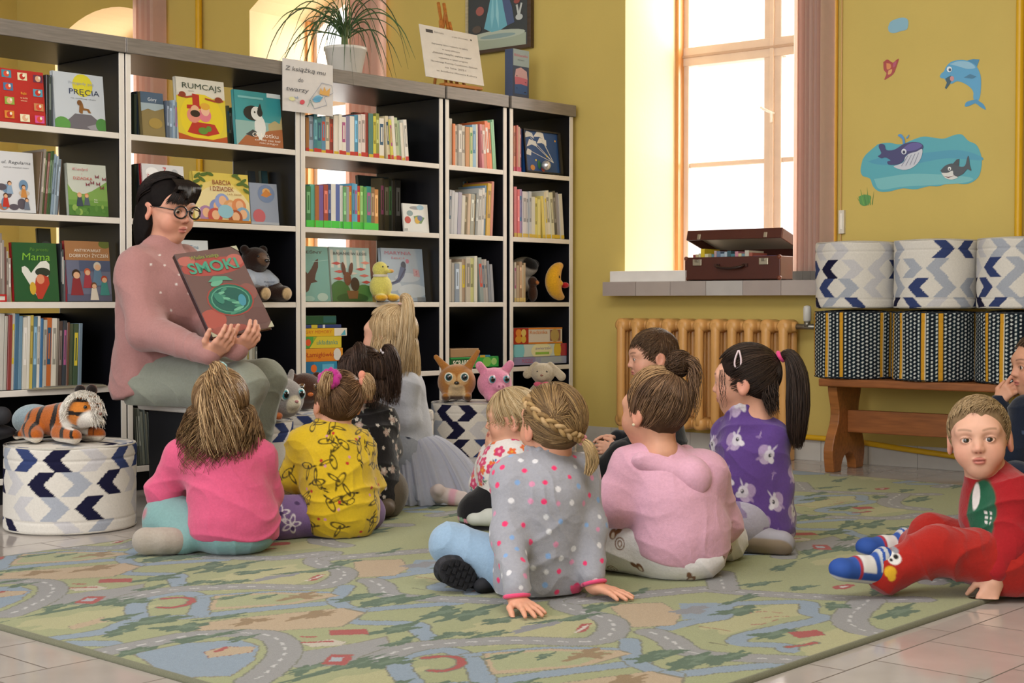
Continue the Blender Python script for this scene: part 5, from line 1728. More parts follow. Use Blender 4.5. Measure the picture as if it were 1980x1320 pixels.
# easel with the printed notice
e0, e1 = BP(812, 150, 0.12), BP(948, 165, 0.12)
es = thing('tabletop_easel', 'small wooden easel holding a printed notice on the bookcases', 'easel', BM @ Vector((BP(884, 160, 0.14).x, 0.14, TZ)), A_BOOK + math.radians(-6))
OW = '#b3702f'
T_ = Matrix.Rotation(math.radians(-14), 4, 'X')
m = MB()
m.box((0, -0.03, 0.030), (0.245, 0.05, 0.016), OW)
m.build('ledge', 'wood', es, bevel=0.004)
for x in (-0.018, 0.018):
 m = MB()
 m.box((x, 0.01, 0.25), (0.014, 0.012, 0.47), OW, T_)
 m.build('mast', 'wood', es, bevel=0.002)
for x, tl in ((-0.09, 5), (0.09, -5)):
 m = MB()
 m.box((x * .7, 0.004, 0.19), (0.013, 0.012, 0.38), OW, T_ @ Matrix.Rotation(math.radians(tl), 4, 'Y'))
 m.build('leg', 'wood', es, bevel=0.002)
m = MB()
m.box((0, 0.19, 0.18), (0.012, 0.012, 0.40), OW, Matrix.Rotation(math.radians(14), 4, 'X') @ Matrix.Translation((0, 0, 0)))
m.build('rear_leg', 'wood', es, bevel=0.002)
m = MB()
for x in (-0.08, 0.08):
 m.box((x, -0.03, 0.0115), (0.016, 0.04, 0.023), OW)
m.build('foot', 'wood', es, bevel=0.002)
nb_ = thing('printed_notice', 'white printed notice board resting on the small easel', 'notice', BM @ Vector((BP(880, 150, 0.10).x, 0.10, TZ + 0.047)), A_BOOK + math.radians(-6))
T2 = Matrix.Translation((0, -0.004, 0)) @ Matrix.Rotation(math.radians(-14), 4, 'X') @ Matrix.Rotation(math.radians(2), 4, 'Y')
nw_, nh_ = 0.37, 0.275
m = MB()
m.span(-nw_ / 2, nw_ / 2, 0, 0.003, 0.004, nh_, '#dad5cd', T2)
m.build('board', 'paper', nb_)
txt = [('r', .1, .87, .22, .93, '#4d4a4a'), ('t', 'Biblioteka', .32, .885, .035, '#8d8883', dict(w=.16)), ('t', 'projekt dofinansowany', .68, .86, .03, '#9a948d', dict(w=.28)), ('r', .86, .86, .89, .89, '#77726d')]
for i, (b, w) in enumerate((('Zapraszamy dzieci i rodziców na zajęcia', .62), ('w naszej bibliotece', .3), ('„Dzieciaki i książki: czytamy razem”', .68), ('realizowane w ramach programu', .5), ('Narodowego Rozwoju Czytelnictwa i Bibliotek', .8), ('na lata 2021', .36), ('ze środków Ministra Kultury', .7))):
 txt.append(('t', b, .48 + .01 * i, .66 - .085 * i, .032, '#55504c' if i == 2 else '#7a746e', dict(w=w)))
draw_art(txt, nw_, nh_, nb_, T2, mat='paper', mat2='paper')
# narrow pink and blue cardboard box
q0, q1 = BP(991, 190, 0.2), BP(1023, 190, 0.2)
bx = thing('cardboard_stand', 'tall narrow pink and blue cardboard stand on the end bookcase', 'stand', BM @ Vector(((q0.x + q1.x) / 2, 0.2, TZ)), A_BOOK)
bw, bh = q1.x - q0.x, BP(1006, 96, 0.2).z - TZ
m = MB()
m.span(-bw / 2, bw / 2, 0, 0.055, 0, bh, '#45567a')
m.build('box', 'cover', bx, bevel=0.002)
draw_art([('r', .04, .7, 1, 1, '#a9c0cf'), ('t', 'Biblioteka', .5, .87, .05, '#d0507a', dict(w=.8)), ('t', 'dzieci', .5, .8, .03, '#55607a', dict(w=.4)), ('p', [(.12, .5), (.2, .64), (.5, .68), (.85, .62), (.9, .48), (.5, .5)], '#d9b5c4'), ('p', [(.12, .5), (.5, .5), (.9, .48), (.88, .36), (.5, .38), (.15, .36)], '#cf7a94'), ('p', [(.12, .36), (.5, .38), (.88, .36), (.88, .2), (.12, .2)], '#3f66a5'), ('e', .25, .52, .05, .014, '#2f3450'), ('e', .78, .42, .05, .014, '#2f3450'), ('e', .25, .3, .05, .014, '#2f3450'), ('e', .75, .24, .07, .02, '#2f3450'), ('p', [(.15, .02), (.4, .08), (.8, .1), (.9, .02)], '#cf7a94')], bw, bh, bx, Matrix.Identity(4))
# framed poster on the wall
p0, p1 = WP(906, 98, -0.02), WP(1024, 90, -0.02)
pw, phh = p1.x - p0.x, 0.62
po = thing('framed_poster', 'framed poster with a blue dress hanging above the bookcases', 'poster', WM @ Vector(((p0.x + p1.x) / 2, -0.035, WP(965, 96, -0.02).z)), A_WALL)
m = MB()
for a in ((-pw / 2 - .012, -pw / 2 + .006, -.012, phh), (pw / 2 - .006, pw / 2 + .018, -.012, phh), (-pw / 2, pw / 2, -.012, .008), (-pw / 2, pw / 2, phh - .01, phh)):
 m.span(a[0], a[1], 0, 0.03, a[2], a[3], '#b5a98a' if a[1] < pw / 2 - .001 else '#4a382a')
m.build('frame', 'wood', po, bevel=0.002)
m = MB()
m.span(-pw / 2 + .005, pw / 2 - .005, 0.008, 0.028, 0, phh - .005, '#3a4044')
m.build('picture', 'cover', po)
# the dress, the floor and dim figures of the picture as flat shapes
draw_art([('r', .03, .0, .97, .12, '#a8b4a0'), ('e', .5, .13, .46, .06, '#b9c4b4'), ('e', .5, .12, .3, .03, '#8fa8a8'), ('p', [(.4, .52), (.34, .36), (.27, .2), (.4, .16), (.55, .17), (.66, .2), (.6, .36), (.55, .52)], '#6fb4c6'), ('p', [(.55, .52), (.6, .36), (.66, .2), (.78, .22), (.74, .36), (.64, .52)], '#4f5f86'),
    ('p', [(.42, .5), (.38, .3), (.4, .19), (.44, .3)], '#8cc9d6'), ('p', [(.48, .5), (.47, .3), (.52, .18), (.52, .32)], '#9ad2dc'), ('e', .2, .36, .07, .06, '#a5605a'), ('e', .2, .5, .05, .05, '#c4b8a6'), ('e', .86, .5, .08, .03, '#c9bfb0'), ('e', .82, .4, .05, .03, '#9a4f4a'), ('e', .86, .26, .06, .04, '#c4cac8'), ('l', [(.9, .38), (.86, .28)], .03, '#c4cac8'), ('l', [(.82, .37), (.85, .28)], .03, '#c4cac8'), ('e', .15, .2, .08, .05, '#5a4f48'), ('e', .8, .6, .12, .06, '#51584f'), ('e', .2, .65, .14, .07, '#4d5550')], pw - .012, phh, po, Matrix.Translation((0, 0.0075, 0)))
# picture with parachutes in the end bookcase
th = cover_book(1016, 1087, 253, 339, 4, 0, '#1c4a86', 'blue picture with paper parachutes and a foil ball in a black frame, end bookcase',
    [('p', [(.02, .8), (.1, .97), (.25, .93), (.3, .8), (.2, .85)], '#d6d9dc'), ('p', [(.28, .85), (.4, 1), (.55, .95), (.58, .8), (.44, .86)], '#dfe1e2'), ('p', [(.08, .6), (.16, .78), (.34, .74), (.36, .62), (.22, .66)], '#d9dcde'), ('p', [(.36, .7), (.44, .84), (.62, .8), (.62, .66), (.5, .72)], '#e2e4e4'), ('p', [(.04, .42), (.1, .56), (.2, .52), (.18, .4)], '#cfd4d8')] +
    [('l', [(a, b), (.78, .28)], .012, '#c9ced2') for a, b in ((.2, .82), (.32, .64), (.5, .8), (.58, .68), (.18, .5))] + [('e', .2, .12, .06, .05, '#c98a3a'), ('e', .38, .2, .04, .08, '#3f7a45'), ('e', .48, .12, .05, .06, '#b5452f'), ('e', .3, .3, .02, .02, '#d9c04a'), ('e', .86, .8, .02, .02, '#d9a04a'), ('e', .6, .42, .02, .02, '#d9c04a')], cat='picture', name='framed_picture', thick=0.03)
T3 = Matrix.Rotation(-0.10, 4, 'X')
w4 = min(BP(1087, 339, .02).x, BAYS[4][1] - 0.026) - BP(1016, 339, .02).x
h4 = (BP(1047, 253, .02).z - ROWZ[0])
m = MB()
for a in ((-w4 / 2 - .0, -w4 / 2 + .008, 0, h4), (w4 / 2 - .02, w4 / 2, 0, h4), (-w4 / 2, w4 / 2, 0, .008), (-w4 / 2, w4 / 2, h4 - .008, h4)):
 m.span(a[0], a[1], -0.010, 0.0, a[2], a[3], '#1d1c20', T3)
m.build('frame', 'lacquer', th)
blobmesh('foil_ball', [egg(BM @ Vector((BP(1056, 320, 0).x, -0.0, ROWZ[0] + 0.046)), 0.026, 0.004)], 0.003, 'metal', '#d9d9dc', th, fold=[(0.006, 4, 120, (1, 1, 0))], smooth=0)
# ------------------------------------------------------------------ stickers on the wall
def sticker(label, pieces, name='wall_sticker', d=-0.0016, group='wall stickers'):
 """pieces: (part name, [(px, py)...], colour); flat vinyl on the wall"""
 pts = [p for pc in pieces for p in pc[1]]
 cx = sum(p[0] for p in pts) / len(pts)
 cy = sum(p[1] for p in pts) / len(pts)
 q = WP(cx, cy, d)
 th = thing(name, label, 'wall sticker', WM @ q, A_WALL, group)
 by = {}
 lay = 0.0
 for nm, ps, c in pieces:
  if nm not in by:
   by[nm] = MB()
  lay -= 0.00025
  loc = [WP(px, py, d) - q for px, py in ps]
  by[nm].prism([(p.x, p.z) for p in loc], 0.0009, c, Matrix.Translation((0, lay, 0)))
 for nm, mb in by.items():
  mb.build(nm, 'cover', th)
 return th
def sm(pts, n=40):
 P = [(a, b, 0) for a, b in pts]
 P = P + [P[0]]
 return [tuple(p[:2]) for p in catmull(P, n)[:-1]]
eo = lambda x, y, a, b, r=0.0: ell(x, y, a, b, 16, rot=r)
sticker('small pale blue cloud sticker high on the yellow wall', [('print', sm([(1717, 53), (1722, 42), (1735, 36), (1748, 34), (1756, 40), (1754, 56), (1742, 60), (1728, 64), (1719, 61)]), '#86b4c8')])
sticker('small red and orange butterfly sticker on the yellow wall', [('wing', sm([(1708, 120), (1716, 115), (1726, 121), (1733, 116), (1738, 114), (1733, 130), (1728, 142), (1718, 150), (1710, 154), (1714, 142), (1709, 135)]), '#a83a34'),
  ('wing', sm([(1714, 122), (1722, 124), (1722, 132), (1715, 134)], 16), '#d98a4a'), ('wing', sm([(1718, 136), (1725, 134), (1723, 142), (1717, 144)], 16), '#d9a05a'), ('wing', sm([(1727, 122), (1734, 118), (1731, 128), (1727, 130)], 16), '#b5506a')])
sticker('leaping light blue dolphin sticker on the yellow wall', [
 ('body', sm([(1817, 148), (1820, 142), (1825, 138), (1830, 128), (1840, 119), (1855, 116), (1870, 117), (1882, 122), (1890, 131), (1896, 146), (1897, 162), (1896, 180), (1893, 192), (1888, 196), (1882, 190), (1882, 178), (1875, 168), (1862, 160), (1850, 157), (1840, 162), (1830, 158), (1826, 152), (1820, 151)], 60), '#4f9fcb'),
 ('fin', [(1870, 117), (1882, 114), (1894, 115), (1889, 129), (1884, 124)], '#3a86b0'), ('tail', sm([(1889, 192), (1894, 196), (1902, 202), (1906, 212), (1896, 207), (1886, 200), (1876, 204), (1866, 206), (1868, 198), (1878, 194)]), '#3f90bf'),
 ('belly', sm([(1836, 124), (1855, 118), (1876, 121), (1886, 131), (1870, 133), (1852, 128)], 24), '#8dbdd6'), ('mouth', [(1828, 152), (1838, 146), (1842, 150), (1838, 160), (1830, 172), (1827, 170), (1831, 160)], '#27505f'), ('tongue', eo(1841, 152, 4, 5), '#c98a8a'),
 ('flipper', [(1864, 150), (1876, 143), (1888, 148), (1880, 152)], '#37779a'), ('eye', eo(1836, 134, 5, 5.5), '#dfe9ee'), ('eye', eo(1837, 135, 2.6, 3), '#2a4560')])
sticker('large turquoise patch of sea water sticker on the yellow wall', [
 ('water', sm([(1668, 308), (1675, 298), (1690, 285), (1700, 278), (1720, 276), (1742, 279), (1765, 270), (1785, 264), (1805, 266), (1825, 268), (1845, 261), (1860, 260), (1872, 272), (1888, 280), (1897, 300), (1898, 320), (1893, 340), (1880, 352), (1862, 356), (1838, 353), (1815, 360), (1795, 360), (1770, 366), (1745, 364), (1720, 370), (1700, 370), (1688, 360), (1682, 345), (1668, 340), (1664, 328)], 90), '#4aa6b4'),
 ('water', sm([(1678, 312), (1720, 300), (1780, 296), (1850, 290), (1892, 300), (1897, 310), (1830, 306), (1760, 318), (1700, 318)], 40), '#3f98b5'), ('water', sm([(1690, 346), (1760, 336), (1830, 338), (1880, 344), (1866, 353), (1815, 357), (1745, 361), (1702, 366)], 40), '#6fb9be')])
sticker('dark purple blue whale sticker with white throat on the sea patch', [
 ('body', sm([(1697, 302), (1704, 296), (1699, 284), (1702, 278), (1710, 280), (1714, 290), (1730, 289), (1748, 278), (1768, 274), (1782, 278), (1785, 286), (1776, 292), (1764, 296), (1752, 300), (1746, 312), (1734, 318), (1718, 318), (1716, 312), (1722, 310), (1712, 304), (1704, 306)], 60), '#322d68'),
 ('throat', sm([(1750, 304), (1758, 297), (1772, 293), (1783, 288), (1782, 302), (1774, 316), (1760, 326), (1744, 328), (1728, 322), (1738, 318), (1747, 313)], 36), '#c9ccd6'), ('back', sm([(1745, 288), (1758, 278), (1775, 276), (1783, 282), (1770, 290), (1752, 292)], 24), '#5a4f96'),
 ('spout', sm([(1746, 278), (1744, 268), (1736, 262), (1742, 259), (1748, 266), (1750, 276)], 20), '#4a90c9'), ('spout', sm([(1752, 266), (1758, 260), (1757, 264), (1754, 268)], 12), '#4a90c9'), ('eye', eo(1748, 293, 5, 5.5), '#d6dae6'), ('eye', eo(1748, 294, 2.6, 3), '#23204a')] + [('groove', [(1776 - 7 * i, 295 + 2 * i), (1777.2 - 7 * i, 295 + 2 * i), (1768 - 8 * i, 318 + i), (1766.8 - 8 * i, 318 + i)], '#8f93a8') for i in range(4)], d=-0.0046)
sticker('dark grey shark sticker at the right of the sea patch', [
 ('body', sm([(1818, 330), (1828, 320), (1842, 316), (1856, 322), (1866, 320), (1870, 305), (1873, 302), (1875, 318), (1878, 330), (1870, 327), (1862, 336), (1850, 342), (1842, 346), (1832, 345), (1824, 336)], 50), '#3d4348'), ('fin', [(1842, 317), (1850, 308), (1855, 307), (1854, 321)], '#343a3f'),
 ('belly', sm([(1820, 334), (1832, 334), (1842, 330), (1844, 338), (1852, 343), (1840, 347), (1828, 344)], 30), '#d9d9d4'), ('eye', eo(1836, 326, 3.2, 3.8), '#eef0ee'), ('eye', eo(1836, 327, 1.5, 1.8), '#1d2023'), ('mouth', [(1824, 340), (1834, 342), (1846, 339), (1834, 344)], '#6a3a38')], d=-0.0046)
gr = [('leaf', [(1664 + 4.4 * i, 396 - abs(i - 2.5)), (1658 + 6.6 * i - 1, 372 - (i % 2) * 12 + abs(i - 2.5) * 4), (1669 + 3.6 * i, 397)], ('#4f8f35', '#5fa03a', '#3f7f2c')[i % 3]) for i in range(6)]
sticker('small green seaweed tuft sticker below the sea patch', [('base', sm([(1660, 380), (1672, 376), (1684, 380), (1680, 394), (1671, 398), (1663, 394)], 20), '#4f9038')] + gr)
# ------------------------------------------------------------------ stool under the woman
stc = PT(377, 778, 5.50); stc.z = 0
st_ = thing('stool', 'white topped stool on a black box base under the seated woman', 'stool', stc, A_BOOK)
m = MB()
m.box((0, 0, 0.372), (0.30, 0.30, 0.026), '#dcd7cf')
m.build('seat', 'lacquer', st_, bevel=0.01, segs=3)
m = MB()
m.box((0.0, 0.0, 0.18), (0.24, 0.24, 0.358), '#17171b')
m.build('base', 'black_board', st_, bevel=0.004)
# ================================================================== soft toys
def eyes(th, pos, r, fwd, iris='#2f8fa5', ring='#e6dccb', big=True):
 """glossy toy eyes set on the face; fwd the way they look"""
 f = Vector(fwd).normalized()
 for p in pos:
  p = Vector(p)
  m = MB()
  Rm = f.to_track_quat('Z', 'Y').to_matrix()
  if ring:
   m.ball(p, (r * 1.55, r * 1.7, r * 0.5), ring, R=Rm)
  m.ball(p + f * r * 0.35, (r * 1.15, r * 1.25, r * 0.45), iris, R=Rm)
  m.ball(p + f * r * 0.58, (r * 0.85, r * 0.95, r * 0.4), '#0d0d10', R=Rm)
  u = Rm @ Vector((0.35 * r, 0.45 * r, 0))
  m.ball(p + f * r * 0.9 + u, r * 0.22, '#f4f6f8', n=8, m=6)
  m.build('eye', 'gloss', th, world=True)
def toy(name, label, base, prims, vox, col, cat='soft toy', group=None):
 th = thing(name, label, cat, base, 0, group)
 blobmesh('body', prims, vox, 'plush', col, th, smooth=1)
 return th
TOW = lambda p: (Vector((0, 0, CAMZ)) - Vector(p)).normalized()
# round big-eyed toys: (deer, pig, rabbit, bear)
ptop = pb.z + 0.301
c = PT(883, 745, 6.92); c.z = ptop + 0.083
rt = Vector((1, 0, 0)); up = Vector((0, 0, 1))
fw = TOW(c); fw.z = 0.05; fw.normalize(); rt = Vector((-fw.y, fw.x, 0)).normalized()
L_ = lambda x, y, z: c + rt * x + fw * y + up * z
TANB, DKB = '#ab7338', '#5a3a20'
def deercol(P, N):
 o = np.tile(np.array(lin(TANB)), (len(P), 1))
 q = P - np.array(L_(0, .08, -.045))
 o = mixcol(o, soft(np.linalg.norm(q, axis=1) - 0.042, 0.006), '#d6bb90')
 for s in (-1, 1):
  q = P - np.array(L_(s * .035, .085, .018))
  o = mixcol(o, soft(np.linalg.norm(q, axis=1) - 0.033, 0.005), '#cda671')
 o = mixcol(o, soft(P[:, 2] - (ptop + 0.022), 0.008), DKB)
 return o
deer = toy('toy_deer', 'round brown deer soft toy with big eyes on the pouf', Vector((c.x, c.y, ptop)), [egg(c, (.088, .08, .083)), cap(L_(-.055, 0, .07), L_(-.095, .01, .115), .02, .012, .01, ((fw.x, fw.y, 0), 1.8)), cap(L_(.055, 0, .07), L_(.098, .01, .14), .02, .011, .01, ((fw.x, fw.y, 0), 1.8)),
   egg(L_(0, .075, -.012), (.026, .026, .018), .02), cap(L_(-.05, .03, -.07), L_(-.05, .07, -.068), .02, .018), cap(L_(.05, .03, -.07), L_(.05, .07, -.068), .02, .018)], 0.004, deercol, group='round soft toys with big eyes')
eyes(deer, [L_(-.036, .074, .022), L_(.036, .074, .022)], .0135, fw, '#2a6a70')
m = MB(); m.ball(L_(0, .102, -.004), (.012, .009, .008), '#1c1410'); m.build('nose', 'gloss', deer, world=True)
c = PT(956, 750, 6.92); c.z = ptop + 0.075
fw = (TOW(c) + Vector((.35, 0, 0))); fw.z = 0.05; fw.normalize(); rt = Vector((-fw.y, fw.x, 0)).normalized()
pig = toy('toy_pig', 'round pink pig soft toy with big eyes on the pouf', Vector((c.x, c.y, ptop)), [egg(c, (.08, .075, .075)), cap(L_(-.05, 0, .055), L_(-.075, .005, .085), .022, .02, .008, ((fw.x, fw.y, 0), 1.6)), cap(L_(.05, 0, .055), L_(.075, .005, .088), .024, .02, .008, ((fw.x, fw.y, 0), 1.6)), egg(L_(0, .07, -.012), (.028, .022, .02), .012),
     cap(L_(-.04, .03, -.06), L_(-.04, .06, -.06), .018), cap(L_(.04, .03, -.06), L_(.04, .06, -.06), .018)], 0.004, lambda P, N: mixcol(np.tile(np.array(lin('#e08fae')), (len(P), 1)), soft(np.linalg.norm(P - np.array(L_(0, .09, -.012)), axis=1) - .022, .005), '#eba0bd'), group='round soft toys with big eyes')
eyes(pig, [L_(-.034, .066, .02), L_(.034, .066, .02)], .0135, fw, '#4aa0b5', '#e0a8bc')
m = MB()
for s in (-1, 1):
 m.ball(L_(s * .009, .09, -.012), (.004, .003, .006), '#a34a70')
m.build('nostril', 'gloss', pig, world=True)
dtop = 0.298
c = PT(549, 772, 5.86); c.z = dtop + 0.078
fw = (TOW(c) + Vector((.75, 0, 0))); fw.z = 0.0; fw.normalize(); rt = Vector((-fw.y, fw.x, 0)).normalized()
GY = '#96928f'
rab = toy('toy_rabbit', 'round grey rabbit soft toy with big eyes on the pouf beside the seated woman', Vector((c.x, c.y, dtop)), [egg(c, (.078, .075, .078)), cap(L_(-.03, -.01, .06), L_(-.05, -.02, .115), .018, .013, .008, ((fw.x, fw.y, 0), 1.6)), cap(L_(.03, -.01, .06), L_(.05, -.02, .10), .018, .013, .008, ((fw.x, fw.y, 0), 1.6)), egg(L_(0, .068, -.02), (.026, .02, .018), .015)], 0.004,
     lambda P, N: mixcol(np.tile(np.array(lin(GY)), (len(P), 1)), soft(np.linalg.norm((P - np.array(L_(0, .085, -.03))) * (1, 1, .8), axis=1) - .038, .006), '#d9d2bb'), group='round soft toys with big eyes')
eyes(rab, [L_(-.036, .062, .018), L_(.036, .062, .018)], .0145, fw, '#3f9aa8', '#c9d6d6')
m = MB(); m.ball(L_(0, .088, -.008), (.008, .006, .006), '#c98a8a'); m.build('nose', 'gloss', rab, world=True)
m = MB(); m.ball(L_(-.075, .01, -.062), (.018, .026, .016), '#c9703a'); m.ball(L_(-.055, .045, -.064), (.016, .022, .014), '#c9703a'); m.build('foot', 'plush', rab, world=True)
c = PT(589, 768, 6.34); c.z = dtop + 0.077
fw = (TOW(c) + Vector((.3, 0, 0))); fw.z = 0.0; fw.normalize(); rt = Vector((-fw.y, fw.x, 0)).normalized()
bear = toy('toy_bear', 'round dark brown bear soft toy with orange nose behind the grey rabbit', Vector((c.x, c.y, dtop)), [egg(c, (.078, .075, .078)), egg(L_(-.055, 0, .06), (.022, .014, .022), .008), egg(L_(.055, 0, .06), (.022, .014, .022), .008), egg(L_(0, .066, -.018), (.03, .022, .022), .015)], 0.004, '#4a2d20', group='round soft toys with big eyes')
eyes(bear, [L_(-.033, .066, .018), L_(.033, .066, .018)], .013, fw, '#7a5a35', '#6a4630')
m = MB(); m.ball(L_(0, .088, -.008), (.013, .008, .009), '#c9682a'); m.build('nose', 'gloss', bear, world=True)
# cream rabbit with pink bow and the green turtle beside it, on a low stack behind the children
rbz = 0.2905
pk = PT(1046, 790, 7.25); pk.z = 0
pouf('patterned pouf under the cream rabbit soft toy, mostly hidden by the children', pk, 0.17, 0.276, chevrons(.17, .276, 71), topchev(6), 6, 0.9, 'chevron poufs')
c = PT(1050, 722, 7.22); c.z = rbz + 0.115
fw = (TOW(c) + Vector((-.1, 0, 0))); fw.z = 0; fw.normalize(); rt = Vector((-fw.y, fw.x, 0)).normalized()
CRM = '#b5a890'
rb2 = toy('toy_rabbit', 'cream long-eared rabbit soft toy with a pink bow in front of the end bookcase', Vector((c.x, c.y, rbz)), [egg(L_(0, 0, .005), (.058, .052, .05)), egg(L_(0, .04, -.008), (.03, .026, .024), .015), egg(L_(0, 0, -.08), (.06, .05, .045), .02), cap(L_(-.035, 0, .045), L_(-.075, .01, .0), .016, .022, .008, ((fw.x, fw.y, 0), 1.5)), cap(L_(.035, 0, .045), L_(.09, .01, -.01), .016, .022, .008, ((fw.x, fw.y, 0), 1.5)),
     cap(L_(-.05, .02, -.09), L_(-.075, .06, -.098), .02, .022), cap(L_(.05, .02, -.09), L_(.10, .05, -.1), .02, .022)], 0.004, CRM)
m = MB()
for s in (-1, 1):
 m.ball(L_(s * .022, .046, .014), .005, '#15110f')
m.ball(L_(0, .066, -.002), (.007, .005, .005), '#8a5a4a')
m.build('eye', 'gloss', rb2, world=True)
m = MB()
for s in (-1, 1):
 m.ball(L_(s * .02, .055, -.045), (.02, .008, .012), '#d0607a')
m.ball(L_(0, .058, -.045), .008, '#c05068')
m.build('bow', 'fabric', rb2, world=True)
c = PT(990, 748, 7.12); c.z = rbz + 0.028
toy('toy_turtle', 'small green soft toy lying left of the cream rabbit', Vector((c.x, c.y, rbz)), [egg(c, (.06, .05, .03)), egg(c + Vector((.06, -.02, -.004)), .02, .01), egg(c + Vector((-.05, -.03, -.012)), .014, .01), egg(c + Vector((.03, -.045, -.014)), .014, .01)], 0.004,
 lambda P, N: mixcol(np.tile(np.array(lin('#2f6a3a')), (len(P), 1)), (waves(P, 3, 90) > .3) * 1.0, '#5a8f4a'))
# toys on the shelves
def bp(px, py, d=0.06):
 q = BP(px, py, d)
 return BM @ q
sF = Matrix.Rotation(A_BOOK, 3, 'Z')
def SL(o, x, d, z):
 return o + sF @ Vector((x, d, z))
z2 = ROWZ[2] + 0.0015
o = BM @ Vector((BP(491, 580, 0.10).x, 0.10, z2))
def tedcol(P, N):
 c_ = np.tile(np.array(lin('#2c1a13')), (len(P), 1))
 c_ = mixcol(c_, soft(np.linalg.norm(P - np.array(SL(o, -.0, -.075, .185)), axis=1) - .032, .005), '#5f4634')
 for p in ((.085, -.125, .035), (-.03, -.125, .035)):
  c_ = mixcol(c_, soft(np.linalg.norm(P - np.array(SL(o, *p)), axis=1) - .026, .004), '#c2a67c')
 return c_
ted = toy('toy_bear', 'dark brown teddy bear in a white shirt sitting on the third shelf', o, [egg(SL(o, 0, 0, .07), (.062, .06, .07)), egg(SL(o, 0, -.01, .18), (.062, .058, .056), .015), egg(SL(o, 0, -.06, .17), (.03, .03, .024), .012), egg(SL(o, -.05, 0, .225), .02, .008), egg(SL(o, .05, 0, .225), .02, .008),
     cap(SL(o, -.05, -.02, .11), SL(o, -.08, -.07, .06), .025, .022), cap(SL(o, .05, -.02, .11), SL(o, .085, -.06, .06), .025, .022), cap(SL(o, .045, -.03, .035), SL(o, .085, -.10, .036), .032, .034), cap(SL(o, -.03, -.03, .035), SL(o, -.03, -.10, .036), .032, .034)], 0.0045, tedcol)
blobmesh('shirt', [egg(SL(o, 0, 0, .078), (.068, .066, .062)), cap(SL(o, -.05, -.02, .112), SL(o, -.068, -.05, .085), .03, .028), cap(SL(o, .05, -.02, .112), SL(o, .07, -.045, .085), .03, .028)], 0.004, 'fabric', '#aab4c4', ted)
m = MB()
for s in (-1, 1):
 m.ball(SL(o, s * .024, -.062, .195), .006, '#0d0b0a')
m.ball(SL(o, 0, -.09, .176), (.012, .008, .008), '#15100e')
m.build('eye', 'gloss', ted, world=True)
m = MB()
T4 = Matrix.Translation(SL(o, .03, -.066, .075)) @ Matrix.Rotation(A_BOOK, 4, 'Z') @ Matrix.Rotation(math.radians(14), 4, 'X')
add_text(m, 'Wydawnictwo', .012, '#2c3a5c', 0, .008, -0.001, T4, width=.06)
add_text(m, 'dla dzieci', .012, '#2c3a5c', 0, -.008, -0.001, T4, width=.05)
m.build('shirt_lettering', 'fabric', ted, world=True)
o = BM @ Vector((BP(742, 582, -0.01).x, 0.010, z2))
YL = '#d6c84a'
def duckcol(P, N):
 c_ = np.tile(np.array(lin('#d6cc6a')), (len(P), 1))
 c_ = mixcol(c_, soft(P[:, 2] - (z2 + .032), .008), '#d9a72c')
 c_ = mixcol(c_, soft(np.linalg.norm(P - np.array(SL(o, .025, -.06, .155)), axis=1) - .02, .005), '#d9a04a')
 return c_
dk = toy('toy_duck', 'pale yellow duck soft toy sitting on the third shelf under the plant', o, [egg(SL(o, 0, 0, .07), (.052, .048, .058)), egg(SL(o, -.008, -.005, .15), (.036, .034, .036), .02), egg(SL(o, .022, -.04, .142), (.018, .02, .01), .006), egg(SL(o, -.035, -.04, .02), (.03, .032, .018), .008), egg(SL(o, .04, -.04, .02), (.03, .032, .018), .008)], 0.004, duckcol)
m = MB()
m.lathe([(.032, 0), (.036, .006), (.032, .012)], '#d9d0c2', 24, Matrix.Translation(SL(o, -.005, -.003, .115)), cap=False)
m.build('collar', 'fabric', dk, world=True)
m = MB()
for s in (-1, 1):
 m.ball(SL(o, -.004 + s * .016, -.036, .162), .004, '#15110f')
m.build('eye', 'gloss', dk, world=True)
o = BM @ Vector((BP(1088, 582, 0.0).x - 0.034, 0.012, z2 + .012))
mp_ = [SL(o, .045 * 1.0 - .09 * math.cos(a) * .95 + .01, 0, .098 + .085 * math.sin(a)) for a in np.linspace(-1.35, 1.2, 12)]
mr_ = [.014 + .026 * math.sin(PI * (i + .6) / 12.4) for i in range(12)]
mn = toy('toy_moon', 'yellow crescent moon soft toy with a red nose in the end bookcase', o, chain(mp_, mr_, .006) + [egg(SL(o, -.005, -.03, .085), (.014, .016, .014), .01)], 0.004, '#dba324')
m = MB(); m.ball(SL(o, -.028, -.036, .118), (.008, .005, .01), '#1a1310'); m.build('eye', 'gloss', mn, world=True)
m = MB(); m.ball(SL(o, .045, -.018, .076), (.022, .018, .016), '#b3202a'); m.build('nose', 'plush', mn, world=True)
o = BM @ Vector((BP(1030, 582, 0.08).x, 0.08, z2))
mk = toy('toy_monkey', 'small dark brown soft toy standing beside the yellow moon', o, [egg(SL(o, 0, 0, .045), (.026, .026, .045)), egg(SL(o, 0, 0, .105), (.026, .026, .028), .012), egg(SL(o, .004, -.024, .1), (.014, .012, .012), .006)], 0.004,
   lambda P, N: mixcol(np.tile(np.array(lin('#3f271a')), (len(P), 1)), soft(np.linalg.norm(P - np.array(SL(o, .006, -.036, .102)), axis=1) - .014, .004), '#b5703a'))
m = MB(); m.ball(SL(o, .008, -.034, .108), .003, '#0d0b0a'); m.build('eye', 'gloss', mk, world=True)
o = BM @ Vector((BP(1016, 560, 0.20).x, 0.22, z2))
